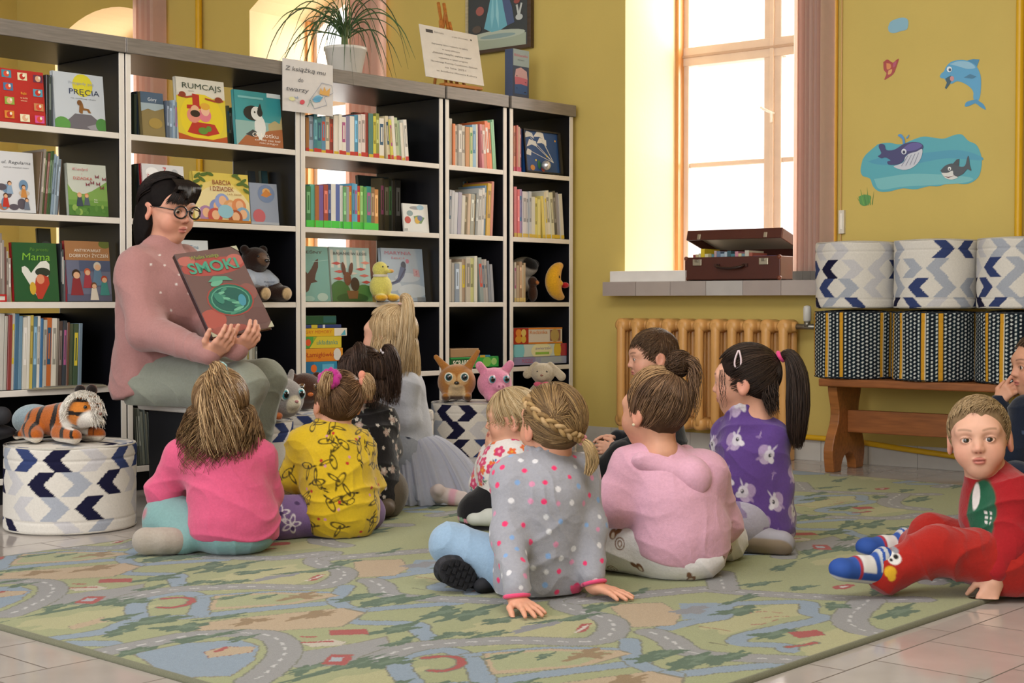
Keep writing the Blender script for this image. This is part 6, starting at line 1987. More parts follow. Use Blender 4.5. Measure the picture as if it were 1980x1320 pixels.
cow = toy('toy_cow', 'black and white spotted soft toy at the back of the end bookcase', o, [egg(SL(o, 0, 0, .075), (.05, .05, .075)), egg(SL(o, 0, -.01, .185), (.075, .06, .055), .02), egg(SL(o, .05, -.02, .2), (.04, .02, .03), .01), egg(SL(o, -.05, -.02, .2), (.04, .02, .03), .01)], 0.005,
 lambda P, N: mixcol(np.tile(np.array(lin('#c9c6c4')), (len(P), 1)), soft(waves(P, 8, 40) * -.03 + .004, .01), '#1b1a1c'))
# ------------------------------------------------------------------ tiger and its neighbours on the left pouf
tz = 0.2935
o = PT(118, 850, PLc.y - 0.06); o.z = tz
tx = Vector((1, -0.18, 0)).normalized(); ty = Vector((0.18, 1, 0)).normalized()
T_L = lambda x, y, z: o + tx * x + ty * y + Vector((0, 0, z))
def tigcol(P, N):
 Q = P - np.array(o)
 x = Q @ np.array(tx)
 y = Q @ np.array(ty)
 z = Q[:, 2]
 c_ = np.tile(np.array(lin('#a8581c')), (len(P), 1))
 w = waves(P, 12, 26, 4)
 s = np.sin(x * 150 + 3.0 * w + z * 30)
 c_ = mixcol(c_, ((s > .52) & (np.abs(x + .02) < .13)) * 1.0, '#1d1512')
 head = np.linalg.norm((Q - np.array(T_L(.085, -.02, .105) - o)), axis=1)
 s2 = np.sin(z * 150 + 1.6 * w)
 c_ = np.where(((head < .075) & (x > .05))[:, None], mixcol(np.tile(np.array(lin('#c97a30')), (len(P), 1)), (s2 > .6) * 1.0, '#1d1512'), c_)
 ruff = np.abs(np.linalg.norm(Q - np.array(T_L(.10, -.03, .10) - o), axis=1) - .072)
 c_ = mixcol(c_, soft(ruff - .014 - .006 * w, .006) * (x < .09), '#dcd6cc')
 c_ = mixcol(c_, soft(np.linalg.norm(Q - np.array(T_L(.135, -.045, .062) - o), axis=1) - .05, .008), '#e2dcd2')
 c_ = mixcol(c_, soft(z - .016, .006), '#d9cfbf')
 for e in (T_L(.055, .03, .165), T_L(.105, .01, .168)):
  c_ = mixcol(c_, soft(np.linalg.norm(P - np.array(e), axis=1) - .021, .006), '#1a1210')
 return c_
tig = toy('toy_tiger', 'orange striped tiger soft toy lying on the patterned pouf', o, [cap(T_L(-.08, .01, .06), T_L(.02, 0, .075), .05, .055, .02), egg(T_L(.085, -.02, .105), (.066, .06, .062), .02), egg(T_L(.128, -.04, .085), (.034, .034, .03), .02), egg(T_L(.055, .03, .165), (.02, .012, .02), .006), egg(T_L(.105, .01, .168), (.02, .012, .02), .006),
     cap(T_L(.02, -.05, .03), T_L(.09, -.085, .022), .028, .024, .015), cap(T_L(.03, .04, .03), T_L(.12, .03, .02), .028, .022, .015), cap(T_L(-.085, -.035, .035), T_L(-.05, -.075, .022), .036, .024, .015), cap(T_L(-.11, .0, .03), T_L(-.13, -.05, .02), .018, .014, .01)], 0.0035, tigcol)
m = MB()
m.ball(T_L(.125, -.078, .118), .006, '#120e0c'); m.ball(T_L(.15, -.04, .12), .006, '#120e0c'); m.ball(T_L(.163, -.055, .095), (.009, .008, .006), '#7a4a3f')
m.build('eye', 'gloss', tig, world=True)
rr = np.random.RandomState(3)
n = 900
pa = []
for i in range(n):
 a = rr.uniform(-.2, 3.6)
 cx = T_L(.098, -.03, .10)
 ph = rr.uniform(-.9, 1.2)
 d = Vector((-math.cos(a) * .6, -abs(math.sin(ph)) * .9, math.sin(a))).normalized()
 p = np.array(cx + d * .062)
 e = p + np.array(d) * .014 + rr.normal(0, .003, 3) + np.array((0, -.004, -.012))
 pa.append([p, p + np.array(d) * .009, (p + e) / 2 + np.array(d) * .004, e])
strands('ruff_fur', pa, 0.0011, haircols(n, ['#e6e0d6', '#d6cdbf', '#f0ebe2'], 3), tig)
o2 = PT(66, 800, PLc.y + 0.11); o2.z = tz
toy('toy_ball', 'pale blue fluffy soft toy lying behind the tiger', o2, [egg(o2 + Vector((0, 0, .055)), (.075, .05, .055)), egg(o2 + Vector((.085, .0, .075)), (.03, .02, .032), .02)], 0.005, '#8fa0a8')
o3 = PT(6, 850, PLc.y - 0.10); o3.z = tz
m = MB()
th = thing('padded_bundle', 'dark grey padded bundle lying on the pouf at the left edge', 'bundle', o3)
blobmesh('roll', [cap(o3 + Vector((-.16, -.03, .092)), o3 + Vector((.008, -.03, .088)), .032, .030, .01)], 0.005, 'rubber', '#2c2c30', th)
blobmesh('base', [egg(o3 + Vector((-.09, .0, .032)), (.13, .08, .032), .02)], 0.005, 'rubber', '#1d1d22', th)
# ================================================================== people: shared anatomy
RUGZ = 0.0122
def unit(v):
 return Vector(v).normalized()
class Head:
 """frame of a head: centre of the skull, facing f, up u; s = 1 is a five-year-old"""
 def __init__(self, c, f, up=(0, 0, 1), s=1.0, long=1.0):
  self.c = Vector(c)
  self.f = unit(f)
  u = Vector(up) - self.f * Vector(up).dot(self.f)
  self.u = u.normalized()
  self.r = self.f.cross(self.u).normalized()
  self.s, self.long = s, long
  self.R = Matrix((self.r, self.f, self.u)).transposed()
 def p(self, x, y, z):
  s = self.s
  if z < 0:
   z *= self.long
  return self.c + self.r * (x * s) + self.f * (y * s) + self.u * (z * s)
 def e(self, x, y, z, rx, ry, rz, k, op='+'):
  s = self.s
  return egg(self.p(x, y, z), (rx * s, ry * s, rz * s), k * s, self.R, op)
 def cp(self, a, b, ra, rb, k):
  return cap(self.p(*a), self.p(*b), ra * self.s, rb * self.s, k * self.s)
 def loc(self, P):
  q = (P - np.array(self.c, dtype=np.float32)) / self.s
  L = np.stack([q @ np.array(self.r), q @ np.array(self.f), q @ np.array(self.u)], 1)
  L[:, 2] = np.where(L[:, 2] < 0, L[:, 2] / self.long, L[:, 2])
  return L
 def prims(self, nose=1.0, open_mouth=0.0):
  h = self.e
  P = [h(0, -.008, .018, .071, .085, .074, .01), h(0, .022, -.030, .057, .060, .066, .03), h(0, .050, -.078, .024, .020, .019, .032)]
  for s in (-1, 1):
   P += [h(s * .031, .050, -.040, .026, .024, .027, .02)]
  P += [h(0, .064, .012, .050, .020, .020, .02)]
  for s in (-1, 1):
   P += [h(s * .028, .088, -.007, .018, .013, .0115, .010, '-')]
  P += [self.cp((0, .076, -.006), (0, .0895, -.029), .0058, .0085 * nose, .014)]
  for s in (-1, 1):
   P += [h(s * .0078, .084, -.032, .0062, .007, .0054, .006), h(s * .0275, .0690, -.008, .0150, .0132, .0135, .003)]
  for s in (-1, 1):
   P += [h(s * .0275, .0835, -.0085, .0122, .0095, .0057, .0015, '-'), h(s * .0048, .091, -.0385, .003, .004, .0025, .002, '-')]
  P += [h(0, .0795, -.0530, .0150, .0080, .0046, .005), h(0, .0785, -.0610, .0128, .0080, .0052, .005)]
  P += [h(0, .0895, -.0570, .0140, .008, .0011 + .004 * open_mouth, .0018, '-')]
  for s in (-1, 1):
   P += [h(s * .0715, -.010, -.016, .0085, .019, .027, .006), h(s * .073, -.008, -.034, .006, .010, .012, .004), h(s * .081, -.006, -.013, .0065, .0105, .017, .004, '-')]
  return P
 def skin(self, P, base, brow='#6a4a34', blush='#d8826f', lips='#b5605a', browk=0.65):
  L = self.loc(P)
  x, y, z = np.abs(L[:, 0]), L[:, 1], L[:, 2]
  o = np.tile(np.array(lin(base)), (len(P), 1))
  near = (y > -.03) & (np.linalg.norm(L, axis=1) < .14)
  for cx, cy, cz, r, k in ((.036, .06, -.038, .026, .38), (0, .095, -.030, .012, .25)):
   d = np.sqrt((x - cx) ** 2 + (y - cy) ** 2 + (z - cz) ** 2)
   o = mixcol(o, k * np.exp(-(d / r) ** 2) * near, blush)
  ear = soft(.066 - x, .006) * (np.abs(z + .016) < .03)
  o = mixcol(o, .35 * ear * near, blush)
  lip = (x / .0160) ** 2 + ((z + .0570) / .0085) ** 2
  o = mixcol(o, .75 * soft(lip - 1, .5) * (y > .072), lips)
  o = mixcol(o, .85 * soft(np.abs(z + .0570) - .0010, .0015) * (x < .0135) * (y > .07), '#6a302c')
  bz = .0135 + .004 * np.sin(np.clip((x - .012) / .034, 0, 1) * 2.4)
  o = mixcol(o, browk * soft(np.abs(z - bz) - .0026, .0024) * soft(np.abs(x - .029) - .0165, .004) * (y > .03), brow)
  ey = ((x - .0275) / .0134) ** 2 + ((z + .0085) / .0070) ** 2
  o = mixcol(o, .8 * soft(np.abs(ey - 1.0) - .16, .2) * (z > -.0085) * (y > .05), '#3a2620')
  o = mixcol(o, .35 * soft(np.abs(ey - 1.0) - .14, .2) * (z <= -.0085) * (y > .05), '#6a4438')
  o = mixcol(o, .7 * soft(np.sqrt((x - .005) ** 2 + ((z + .0378) * 1.3) ** 2) - .003, .002) * (y > .08), '#7a4036')
  return o
 def eyeballs(self, parent, gaze=None, iris='#4a3526'):
  g = unit(gaze) if gaze is not None else self.f
  for s in (-1, 1):
   c = self.p(s * .0275, .0672, -.0085)
   r = .0135 * self.s
   def col(P, N, c=c):
    n = (P - np.array(c)) / r
    d = n @ np.array(g)
    o = np.tile(np.array(lin('#dcd6d0')), (len(P), 1))
    o = mixcol(o, soft(.85 - d, .03), iris)
    o = mixcol(o, soft(.955 - d, .015), '#0b0908')
    return o
   th = np.linspace(0, PI, 25)
   m = MB()
   blobmesh('eye', [egg(c, r, .001)], 0.0012 if self.s < 1.5 else .0015, 'gloss', col, parent, smooth=0)
def fingers(wrist, along, normal, side, s=1.0, curl=(.25, .25, .28, .3), spread=.16, thumb_out=.8, thumb_curl=.3, k=.0035):
 """a hand: palm and five separate bent fingers. along: wrist to knuckles; normal: out of the back of the hand; side: towards the thumb.
 curl is the bend at each finger's joints in radians"""
 a, n, t = unit(along), unit(normal), unit(side)
 n = (n - a * n.dot(a)).normalized()
 t = (t - a * t.dot(a) - n * t.dot(n)).normalized()
 w = Vector(wrist)
 W_, L_ = .026 * s, .050 * s
 P = [cap(w - a * .01 * s, w + a * .012 * s, .019 * s, .018 * s, .012 * s, (n, 1.25))]
 kn = []
 for i, q in enumerate((.75, .27, -.23, -.70)):
  kx = w + a * (L_ * (1.0, 1.05, 1.0, .90)[i]) + t * (W_ * q)
  kn.append(kx)
  P.append(cap(w + a * .008 * s + t * (W_ * q * .62), kx, .0125 * s, .0092 * s, .010 * s, (n, 1.15)))
 ln = ((.0235, .0165, .0135), (.026, .0185, .0145), (.0245, .0175, .014), (.0195, .0135, .012))
 for i, kx in enumerate(kn):
  d = (a + t * (spread * (1.2, .35, -.45, -1.3)[i])).normalized()
  p, ang = kx, 0.0
  for j, l in enumerate(ln[i]):
   ang += curl[i] * (0.7, 1.15, .9)[j]
   q = p + (d * math.cos(ang) - n * math.sin(ang)) * (l * s)
   r0 = (.0078, .0070, .0062)[j] * s
   r1 = (.0070, .0062, .0054)[j] * s
   P.append(cap(p, q, r0, r1, k * s if j else .006 * s))
   p = q
 b = w + a * (.012 * s) + t * (W_ * .72) - n * .004 * s
 d1 = (a * .62 + t * thumb_out - n * .18).normalized()
 m = b + d1 * (.024 * s)
 d2 = (a * (.85 + thumb_curl * .3) + t * (thumb_out * .45 - thumb_curl * .5) - n * (.2 + thumb_curl)).normalized()
 e = m + d2 * (.020 * s)
 f = e + (d2 * .9 - n * .25 * thumb_curl).normalized() * (.016 * s)
 P += [cap(b, m, .0115 * s, .0088 * s, .008 * s), cap(m, e, .0085 * s, .0075 * s, .004 * s), cap(e, f, .0075 * s, .0060 * s, .003 * s)]
 return P
def limb(pts, rs, k=.03, flat=None):
 return chain([Vector(p) for p in pts], rs, k, flat)
def torso(pel, chest, neck, shl, shr, f, rp=.115, rc=.11, rs=.055, flat=1.35, k=.05):
 f = tuple(f)
 mid = (Vector(pel) + Vector(chest)) * .5
 return [cap(pel, mid, rp, (rp + rc) / 2 * .985, k, (f, flat)), cap(mid, chest, (rp + rc) / 2 * .985, rc, k, (f, flat)), cap(chest, Vector(chest) * .45 + Vector(neck) * .55, rc * .86, rs * 1.15, k, (f, flat * .95)),
   cap(shl, chest, rs, rs * 1.1, k), cap(shr, chest, rs, rs * 1.1, k), cap(Vector(chest) * .35 + Vector(neck) * .65, neck, rs * 1.0, rs * .82, k)]
def clampz(zmin=RUGZ + .0008):
 def f(V, N):
  V = V.copy()
  z = V[:, 2]
  V[:, 2] = np.maximum(z, zmin)
  return V
 return f
def spots(P, o, seed, n, r, cols, squash=1.0, minsep=None):
 rs = np.random.RandomState(seed)
 got = []
 tries = 0
 while len(got) < n and tries < n * 30:
  tries += 1
  c = P[rs.randint(len(P))]
  if minsep and got and min(np.linalg.norm(c - g) for g in got) < minsep:
   continue
  got.append(c)
 for i, c in enumerate(got):
  d = np.linalg.norm(P - c, axis=1)
  o = mixcol(o, soft(d - r * rs.uniform(.85, 1.1), r * .22), cols[i % len(cols)])
 return o
def motifs(P, N, o, seed, n, shapes, size, minsep, centers=None, tilt=.4, keep=None, mirror=True):
 """prints little drawings on cloth; shapes: (u, v, ru, rv, angle, colour) ellipses in units of size"""
 rs = np.random.RandomState(seed)
 got = list(centers) if centers is not None else []
 tries = 0
 cand = np.arange(len(P)) if keep is None else np.nonzero(keep)[0]
 while len(got) < n and tries < n * 40 and len(cand):
  tries += 1
  c = P[cand[rs.randint(len(cand))]]
  if got and min(np.linalg.norm(c - g) for g in got) < minsep:
   continue
  got.append(c)
 for i, c in enumerate(got):
  c = np.asarray(c, dtype=np.float32)
  d = P - c
  near = np.nonzero((d * d).sum(1) < (size * 1.8) ** 2)[0]
  if not len(near):
   continue
  j = near[np.argmin((d[near] ** 2).sum(1))]
  nn = N[j]
  u = np.cross((0, 0, 1), nn)
  if np.linalg.norm(u) < .2:
   u = np.array((1.0, 0, 0))
  u /= np.linalg.norm(u)
  v = np.cross(nn, u)
  a = rs.uniform(-tilt, tilt)
  u, v = u * math.cos(a) + v * math.sin(a), v * math.cos(a) - u * math.sin(a)
  mir = -1 if (mirror and rs.rand() < .5) else 1
  near = near[(N[near] @ nn) > 0.0]
  U = (P[near] - c) @ u / size * mir
  Vv = (P[near] - c) @ v / size
  sub = o[near]
  for (cu, cv, ru, rv, an, col) in shapes:
   x = (U - cu) * math.cos(an) + (Vv - cv) * math.sin(an)
   y = -(U - cu) * math.sin(an) + (Vv - cv) * math.cos(an)
   q = np.hypot(x / ru, y / rv)
   if isinstance(col, tuple):           # an outline only
    sub = mixcol(sub, soft(np.abs(q - 1) * min(ru, rv) - .05, .05), col[0])
   else:
    sub = mixcol(sub, soft((q - 1) * min(ru, rv), .07), col)
  o[near] = sub
 return o
# ------------------------------------------------------------------ hair dressing
HAIR_R = (.0765, .0915, .0835)
def scalp_dirs(n, seed, low=-.55, face=.30, brow=.45, keep=None):
 """random directions (right, front, up) on the hairy part of the head"""
 rs = np.random.RandomState(seed)
 out = []
 while len(out) < n:
  d = rs.normal(size=3)
  d /= np.linalg.norm(d)
  if d[2] < low + .25 * max(0, d[1]):
   continue
  if d[1] > face and d[2] < brow + .25 * (d[1] - face):
   continue
  if keep and not keep(d):
   continue
  out.append(d)
 return np.array(out)
def on_head(H, D, lift=1.0):
 s = H.s
 R_ = np.array(HAIR_R) * s
 Q = D * R_ * lift + np.array((0, -.008, .016)) * s
 Q = Q.copy()
 Q[..., 2] = np.where(Q[..., 2] < 0, Q[..., 2] * H.long, Q[..., 2])
 return np.array(H.c) + Q[..., 0:1] * np.array(H.r) + Q[..., 1:2] * np.array(H.f) + Q[..., 2:3] * np.array(H.u)
def slerp_path(a, b, k):
 """unit vectors a, b (n,3) -> (n,k,3) along the arc"""
 c = np.clip((a * b).sum(1), -.999, .999)
 th = np.arccos(c)[:, None]
 t = np.linspace(0, 1, k)[None, :]
 return (np.sin((1 - t) * th)[..., None] * a[:, None, :] + np.sin(t * th)[..., None] * b[:, None, :]) / np.sin(th)[..., None]
def swept(H, n, seed, tie, k=12, lift=1.02, puff=.03, low=-.55, face=.30, brow=.45, keep=None, jit=.04):
 """strands lying on the head and drawn to a tie (a direction in the head's frame)"""
 rs = np.random.RandomState(seed + 50)
 D = scalp_dirs(n, seed, low, face, brow, keep)
 t = np.array(tie, dtype=float)
 t /= np.linalg.norm(t)
 B = t[None, :] + rs.normal(0, jit, (len(D), 3))
 B /= np.linalg.norm(B, axis=1, keepdims=True)
 A = slerp_path(D, B, k)
 w = np.sin(np.linspace(0, PI, k))[None, :, None]
 l = lift + puff * w * rs.uniform(.2, 1.2, (len(D), 1, 1)) + rs.uniform(-.01, .015, (len(D), 1, 1))
 return on_head(H, A, l)
def tail(guide, n, seed, spread, k=16, wave=.0, wfreq=3.0, length=(.75, 1.0), start=.006):
 """strands that leave a tie along a guide; spread: radius along it"""
 rs = np.random.RandomState(seed + 90)
 G = catmull(np.array([list(g) for g in guide]), 40)
 T = np.gradient(G, axis=0)
 T /= np.linalg.norm(T, axis=1, keepdims=True)
 ref = np.array((.35, .9, .1))
 U = np.cross(T, ref)
 U /= np.linalg.norm(U, axis=1, keepdims=True)
 Wv = np.cross(T, U)
 sp = np.interp(np.linspace(0, 1, 40), np.linspace(0, 1, len(spread)), spread)
 out = []
 for i in range(n):
  L = rs.uniform(*length)
  a, q = rs.uniform(0, 2 * PI), math.sqrt(rs.uniform(0, 1))
  t = np.linspace(0, L, k) * 39
  f = np.floor(t).astype(int).clip(0, 38)
  w = (t - f)[:, None]
  c = G[f] * (1 - w) + G[f + 1] * w
  u = U[f] * (1 - w) + U[f + 1] * w
  v = Wv[f] * (1 - w) + Wv[f + 1] * w
  s_ = np.interp(t, np.arange(40), sp)[:, None]
  aa = a + rs.uniform(-.5, .5) * np.linspace(0, 1, k)[:, None]
  ph = rs.uniform(0, 6.3)
  tt = np.linspace(0, 1, k)[:, None]
  p = c + (u * np.cos(aa) + v * np.sin(aa)) * s_ * q
  p = p + (u * np.sin(tt * wfreq * 6.28 + ph) + v * np.cos(tt * wfreq * 6.28 * .9 + ph)) * wave * tt * rs.uniform(.4, 1.2)
  out.append(p)
 return np.array(out)
def loose(H, n, seed, drop, k=18, lift=1.04, wave=.006, low=-.45, face=.35, brow=.5, keep=None, part=(0, .1, 1.0), out=.012, wfreq=2.5, back=.0):
 """hair falling from a parting over the head and then down; drop: (min, max) length below the head"""
 rs = np.random.RandomState(seed + 20)
 D = scalp_dirs(n, seed, low, face, brow, keep)
 m = len(D)
 p0 = np.array(part, dtype=float)
 p0 /= np.linalg.norm(p0)
 st = D * .55 + p0 * .45
 st /= np.linalg.norm(st, axis=1, keepdims=True)
 az = D.copy()
 az[:, 2] = 0
 az[:, 1] -= back
 az /= np.maximum(np.linalg.norm(az, axis=1, keepdims=True), 1e-6)
 en = az * .98 + np.array((0, 0, -.25))
 en /= np.linalg.norm(en, axis=1, keepdims=True)
 k1 = k // 2
 A = slerp_path(st, en, k1)
 l = (lift + rs.uniform(-.02, .04, (m, 1, 1))) * np.ones((m, k1, 1))
 P1 = on_head(H, A, l)
 L = rs.uniform(drop[0], drop[1], (m, 1)) * np.linspace(0, 1, k - k1 + 1)[None, 1:]
 o = P1[:, -1:] - np.array(H.c)
 o[..., 2] = 0
 o /= np.maximum(np.linalg.norm(o, axis=2, keepdims=True), 1e-6)
 ph = rs.uniform(0, 6.3, (m, 1))
 P2 = P1[:, -1:] + np.stack([np.zeros_like(L), np.zeros_like(L), -L], 2) + o * (out * np.sin(L / max(drop[1], 1e-3) * 2.2))[..., None]
 wv = wave * np.sin(L / max(drop[1], 1e-3) * wfreq * 6.28 + ph)
 side = np.cross(o, (0, 0, 1.0))
 P2 = P2 + side * wv[..., None] + o * (wave * .7 * np.cos(L / max(drop[1], 1e-3) * wfreq * 5 + ph))[..., None]
 return np.concatenate([P1, P2], 1)
def hair_cap(H, parent, col, zf=0.0, front=.062, extra=(), vox=.0035, top=1.0, back=-.05, ears=1):
 """the mass of hair close to the skull, one mesh, with an open face"""
 P = [H.e(0, -.012, .020, .0755 * top, .0875 * top, .0785 * top, .01), H.e(0, -.034, -.012, .060, .052, .054, .02)]
 P += list(extra)
 P += [H.e(0, front + .045, -.045 + zf, .068, .062, .088, .012, '-'), H.e(0, .03, -.155, .11, .12, .085, .012, '-')]
 for s in (-1, 1)[:2 * ears]:
  P += [H.e(s * .080, .004, -.024, .018, .026, .034, .008, '-')]
 return blobmesh('hair', P, vox, 'hairbase', col, parent, fold=[(.0035, 5, 120, tuple(H.r))])
def short_hair(H, n, seed, length=.03, comb=(.25, .5, -.6), low=-.38, face=.34, brow=.55, lift=.03, jit=.25):
 """short strands lying along the scalp, combed one way"""
 rs = np.random.RandomState(seed + 7)
 D = scalp_dirs(n, seed, low, face, brow)
 c = np.array(comb)[None, :] + rs.normal(0, jit, (n, 3))
 c[:, 1] = np.where(D[:, 1] < -.1, c[:, 1] * .2, c[:, 1])
 c[:, 2] = np.where(D[:, 2] > .75, c[:, 2] * .2, c[:, 2])
 c -= D * (c * D).sum(1, keepdims=True)
 c /= np.maximum(np.linalg.norm(c, axis=1, keepdims=True), 1e-6)
 E = D + c * (length / .08) * rs.uniform(.6, 1.2, (n, 1))
 E /= np.linalg.norm(E, axis=1, keepdims=True)
 A = slerp_path(D, E, 7)
 l = (.985 + lift * np.linspace(0, 1, 7)[None, :, None] * rs.uniform(.2, 1.2, (n, 1, 1)))
 return on_head(H, A, l)
def person(label, base, cat='person', group=None):
 return thing('person', label, cat, base, 0, group)
def shoe(name, parent, heel, toe, up, col, sole='#d6d2ca', w=.034, mat='rubber', colf=None, vox=.003, h=.045, laces=None):
 heel, toe, up = Vector(heel), Vector(toe), unit(up)
 a = (toe - heel).normalized()
 up = (up - a * up.dot(a)).normalized()
 P = [cap(heel, toe, w * .92, w, .02, (up, 1.25)), cap(heel + up * h * .55, heel + up * h * .9 + a * .01, w * .8, w * .78, .02), cap(heel + up * .01, heel + (toe - heel) * .6 + up * .012, w * .85, w * .8, .02)]
 h0 = np.array(heel)
 un = np.array(up)
 def c(Pt, N):
  o = np.tile(np.array(lin(col)), (len(Pt), 1))
  if colf:
   o = colf(Pt, N, o, h0, np.array(a), un)
  d = (Pt - h0) @ un
  o = mixcol(o, soft(d + w * .42, .004), sole)
  return o
 return blobmesh(name, P, vox, mat, c, parent, post=clampz())
# ================================================================== the people
GS_NB = dict(k=.05)
def J(px, py, Y):
 return PT(px, py, Y)
def flr(v, r):
 """keep a joint of radius r from sinking into the rug"""
 v = Vector(v)
 v.z = max(v.z, RUGZ + r * .93)
 return v
# ------------------------------------------------------------------ girl in the pink sweater
def pink_girl():
 Y = 4.42
 base = GP(440, 1075); base.z = RUGZ
 th = person('girl with wavy fair ponytail in a pink sweater and mint leggings', base)
 f = unit((-.12, 1, 0)); rt = Vector((f.y, -f.x, 0))
 pel, chest, neck = flr(J(453, 1012, Y), .115), J(432, 905, Y + .03), J(427, 845, Y + .05)
 shl, shr = J(352, 882, Y + .04), J(500, 884, Y + .06)
 ell_, elr = J(318, 952, Y + .07), J(514, 955, Y + .10)
 wrl, wrr = J(372, 976, Y + .22), J(482, 984, Y + .20)
 H = Head(J(427, 778, Y + .07), unit((-.15, 1, .16)), s=1.03)
 SK = '#d9a184'
 blobmesh('body', H.prims() + [H.cp((0, -.018, -.06), (0, -.03, -.11), .04, .044, .03)] + torso(pel, chest, neck, shl, shr, f, .075, .072, .036) + limb([shl, ell_, wrl], [.03, .026, .02]) + limb([shr, elr, wrr], [.03, .026, .02])
    + fingers(wrl, wrr - wrl + f * .1, (0, 0, 1), f, .8, (.5,) * 4) + fingers(wrr, wrl - wrr + f * .1, (0, 0, 1), f, .8, (.5,) * 4), .003, 'skin', lambda P, N: H.skin(P, SK), th)
 H.eyeballs(th)
 PK = '#d45a7e'
 sw = torso(pel + Vector((0, 0, .0)), chest, neck, shl, shr, f, .124, .104, .050, 1.08) + limb([shl, ell_, wrl], [.053, .051, .036], .03) + limb([shr, elr, wrr], [.052, .050, .036], .03)
 sw += [cap(pel + rt * -.045 + Vector((0, 0, -.03)), pel + rt * .045 + Vector((0, 0, -.03)), .084, .084, .04, (tuple(f), 1.0))]
 zc = pel.z - .050
 sw += [egg(pel + f * .16 + Vector((0, 0, -.219)), (.8, .8, .16), .012, op='-')]
 blobmesh('sweater', sw, .0042, 'fabric', PK, th, fold=[(.007, 3, 70, (.2, .1, 1)), (.004, 8, 105, (.9, .1, .6))])
 # leggings: one leg folded out to the left, the other in front
 MT = '#7ba09f'
 kl, al = flr(J(326, 1004, Y + .06), .066), flr(J(352, 1050, Y - .02), .04)
 kr, ar = flr(J(460, 1010, Y + .21), .06), flr(J(440, 1030, Y + .32), .04)
 hl, hr = pel + rt * -.045 + f * .02, pel + rt * .045 + f * .02
 hl.z = hr.z = RUGZ + .075
 lg = [cap(hl, hr, .068, .068, .05), egg(pel + Vector((0, .0, -.058)), (.118, .102, .058), .03)] + limb([hl, kl, al], [.070, .070, .044], .035) + limb([hr, kr, ar], [.066, .060, .042], .035)
 blobmesh('leggings', lg, .0042, 'fabric', lambda P, N: mixcol(np.tile(np.array(lin(MT)), (len(P), 1)), soft(np.linalg.norm(P - np.array(kl + Vector((-.055, -.03, .02))), axis=1) - .02, .01), '#b0707a'), th, fold=[(.005, 4, 80, (1, .2, .3))], post=clampz())
 toe = flr(J(283, 1046, Y - .06), .034)
 blobmesh('sock', [cap(al, toe + Vector((.05, .0, 0)), .034, .034, .02), cap(toe, toe + Vector((.07, .01, .0)), .042, .036, .02, ((0, 1, .2), 1.35))], .0035, 'fabric', '#a89e92', th, post=clampz())
 # shirt showing under the hem
 m = MB()
 # hair
 hb = hair_cap(H, th, '#5a4330', front=.075)
 sh = ['#8a6a48', '#a5855c', '#6d5238', '#c2a27a', '#7d5f42']
 tie = (0.0, -.35, .95)
 pa = swept(H, 1300, 3, tie, puff=.05, low=-.7, jit=.05)
 strands('hair_strands', pa, .0013, haircols(len(pa), sh, 1), hb)
 tp = on_head(H, np.array([tie]) / np.linalg.norm(tie), 1.08)[0]
 tp = Vector(tp)
 g = [tp, tp + Vector((0, -.035, .012)), tp + Vector((.004, -.066, -.03)), tp + Vector((.012, -.085, -.10)), tp + Vector((.02, -.09, -.17)), tp + Vector((.025, -.085, -.235))]
 pa = tail(g, 900, 5, [.008, .018, .036, .052, .062, .06], wave=.022, wfreq=1.8, length=(.5, 1.0))
 strands('ponytail', pa, .0013, haircols(len(pa), sh + ['#c9aa80'], 2), hb)
 pa = loose(H, 800, 9, (.08, .19), wave=.020, low=-.5, part=(0, -.3, 1), keep=lambda d: d[2] < .15 and d[1] < .45, out=.04, wfreq=1.7)
 strands('loose_hair', pa, .0013, haircols(len(pa), ['#6d5238', '#8a6a48', '#5d4530', '#a5855c'], 4), hb)
 m = MB()
 for i in range(12):
  a = i / 12 * 2 * PI
  m.ball(tp + Vector((.016 * math.cos(a), -.008 + .006 * math.sin(a * 2), .008 + .014 * math.sin(a))), .009, '#a5d0d0', n=10, m=8)
 m.build('hair_tie', 'fabric', hb, world=True)
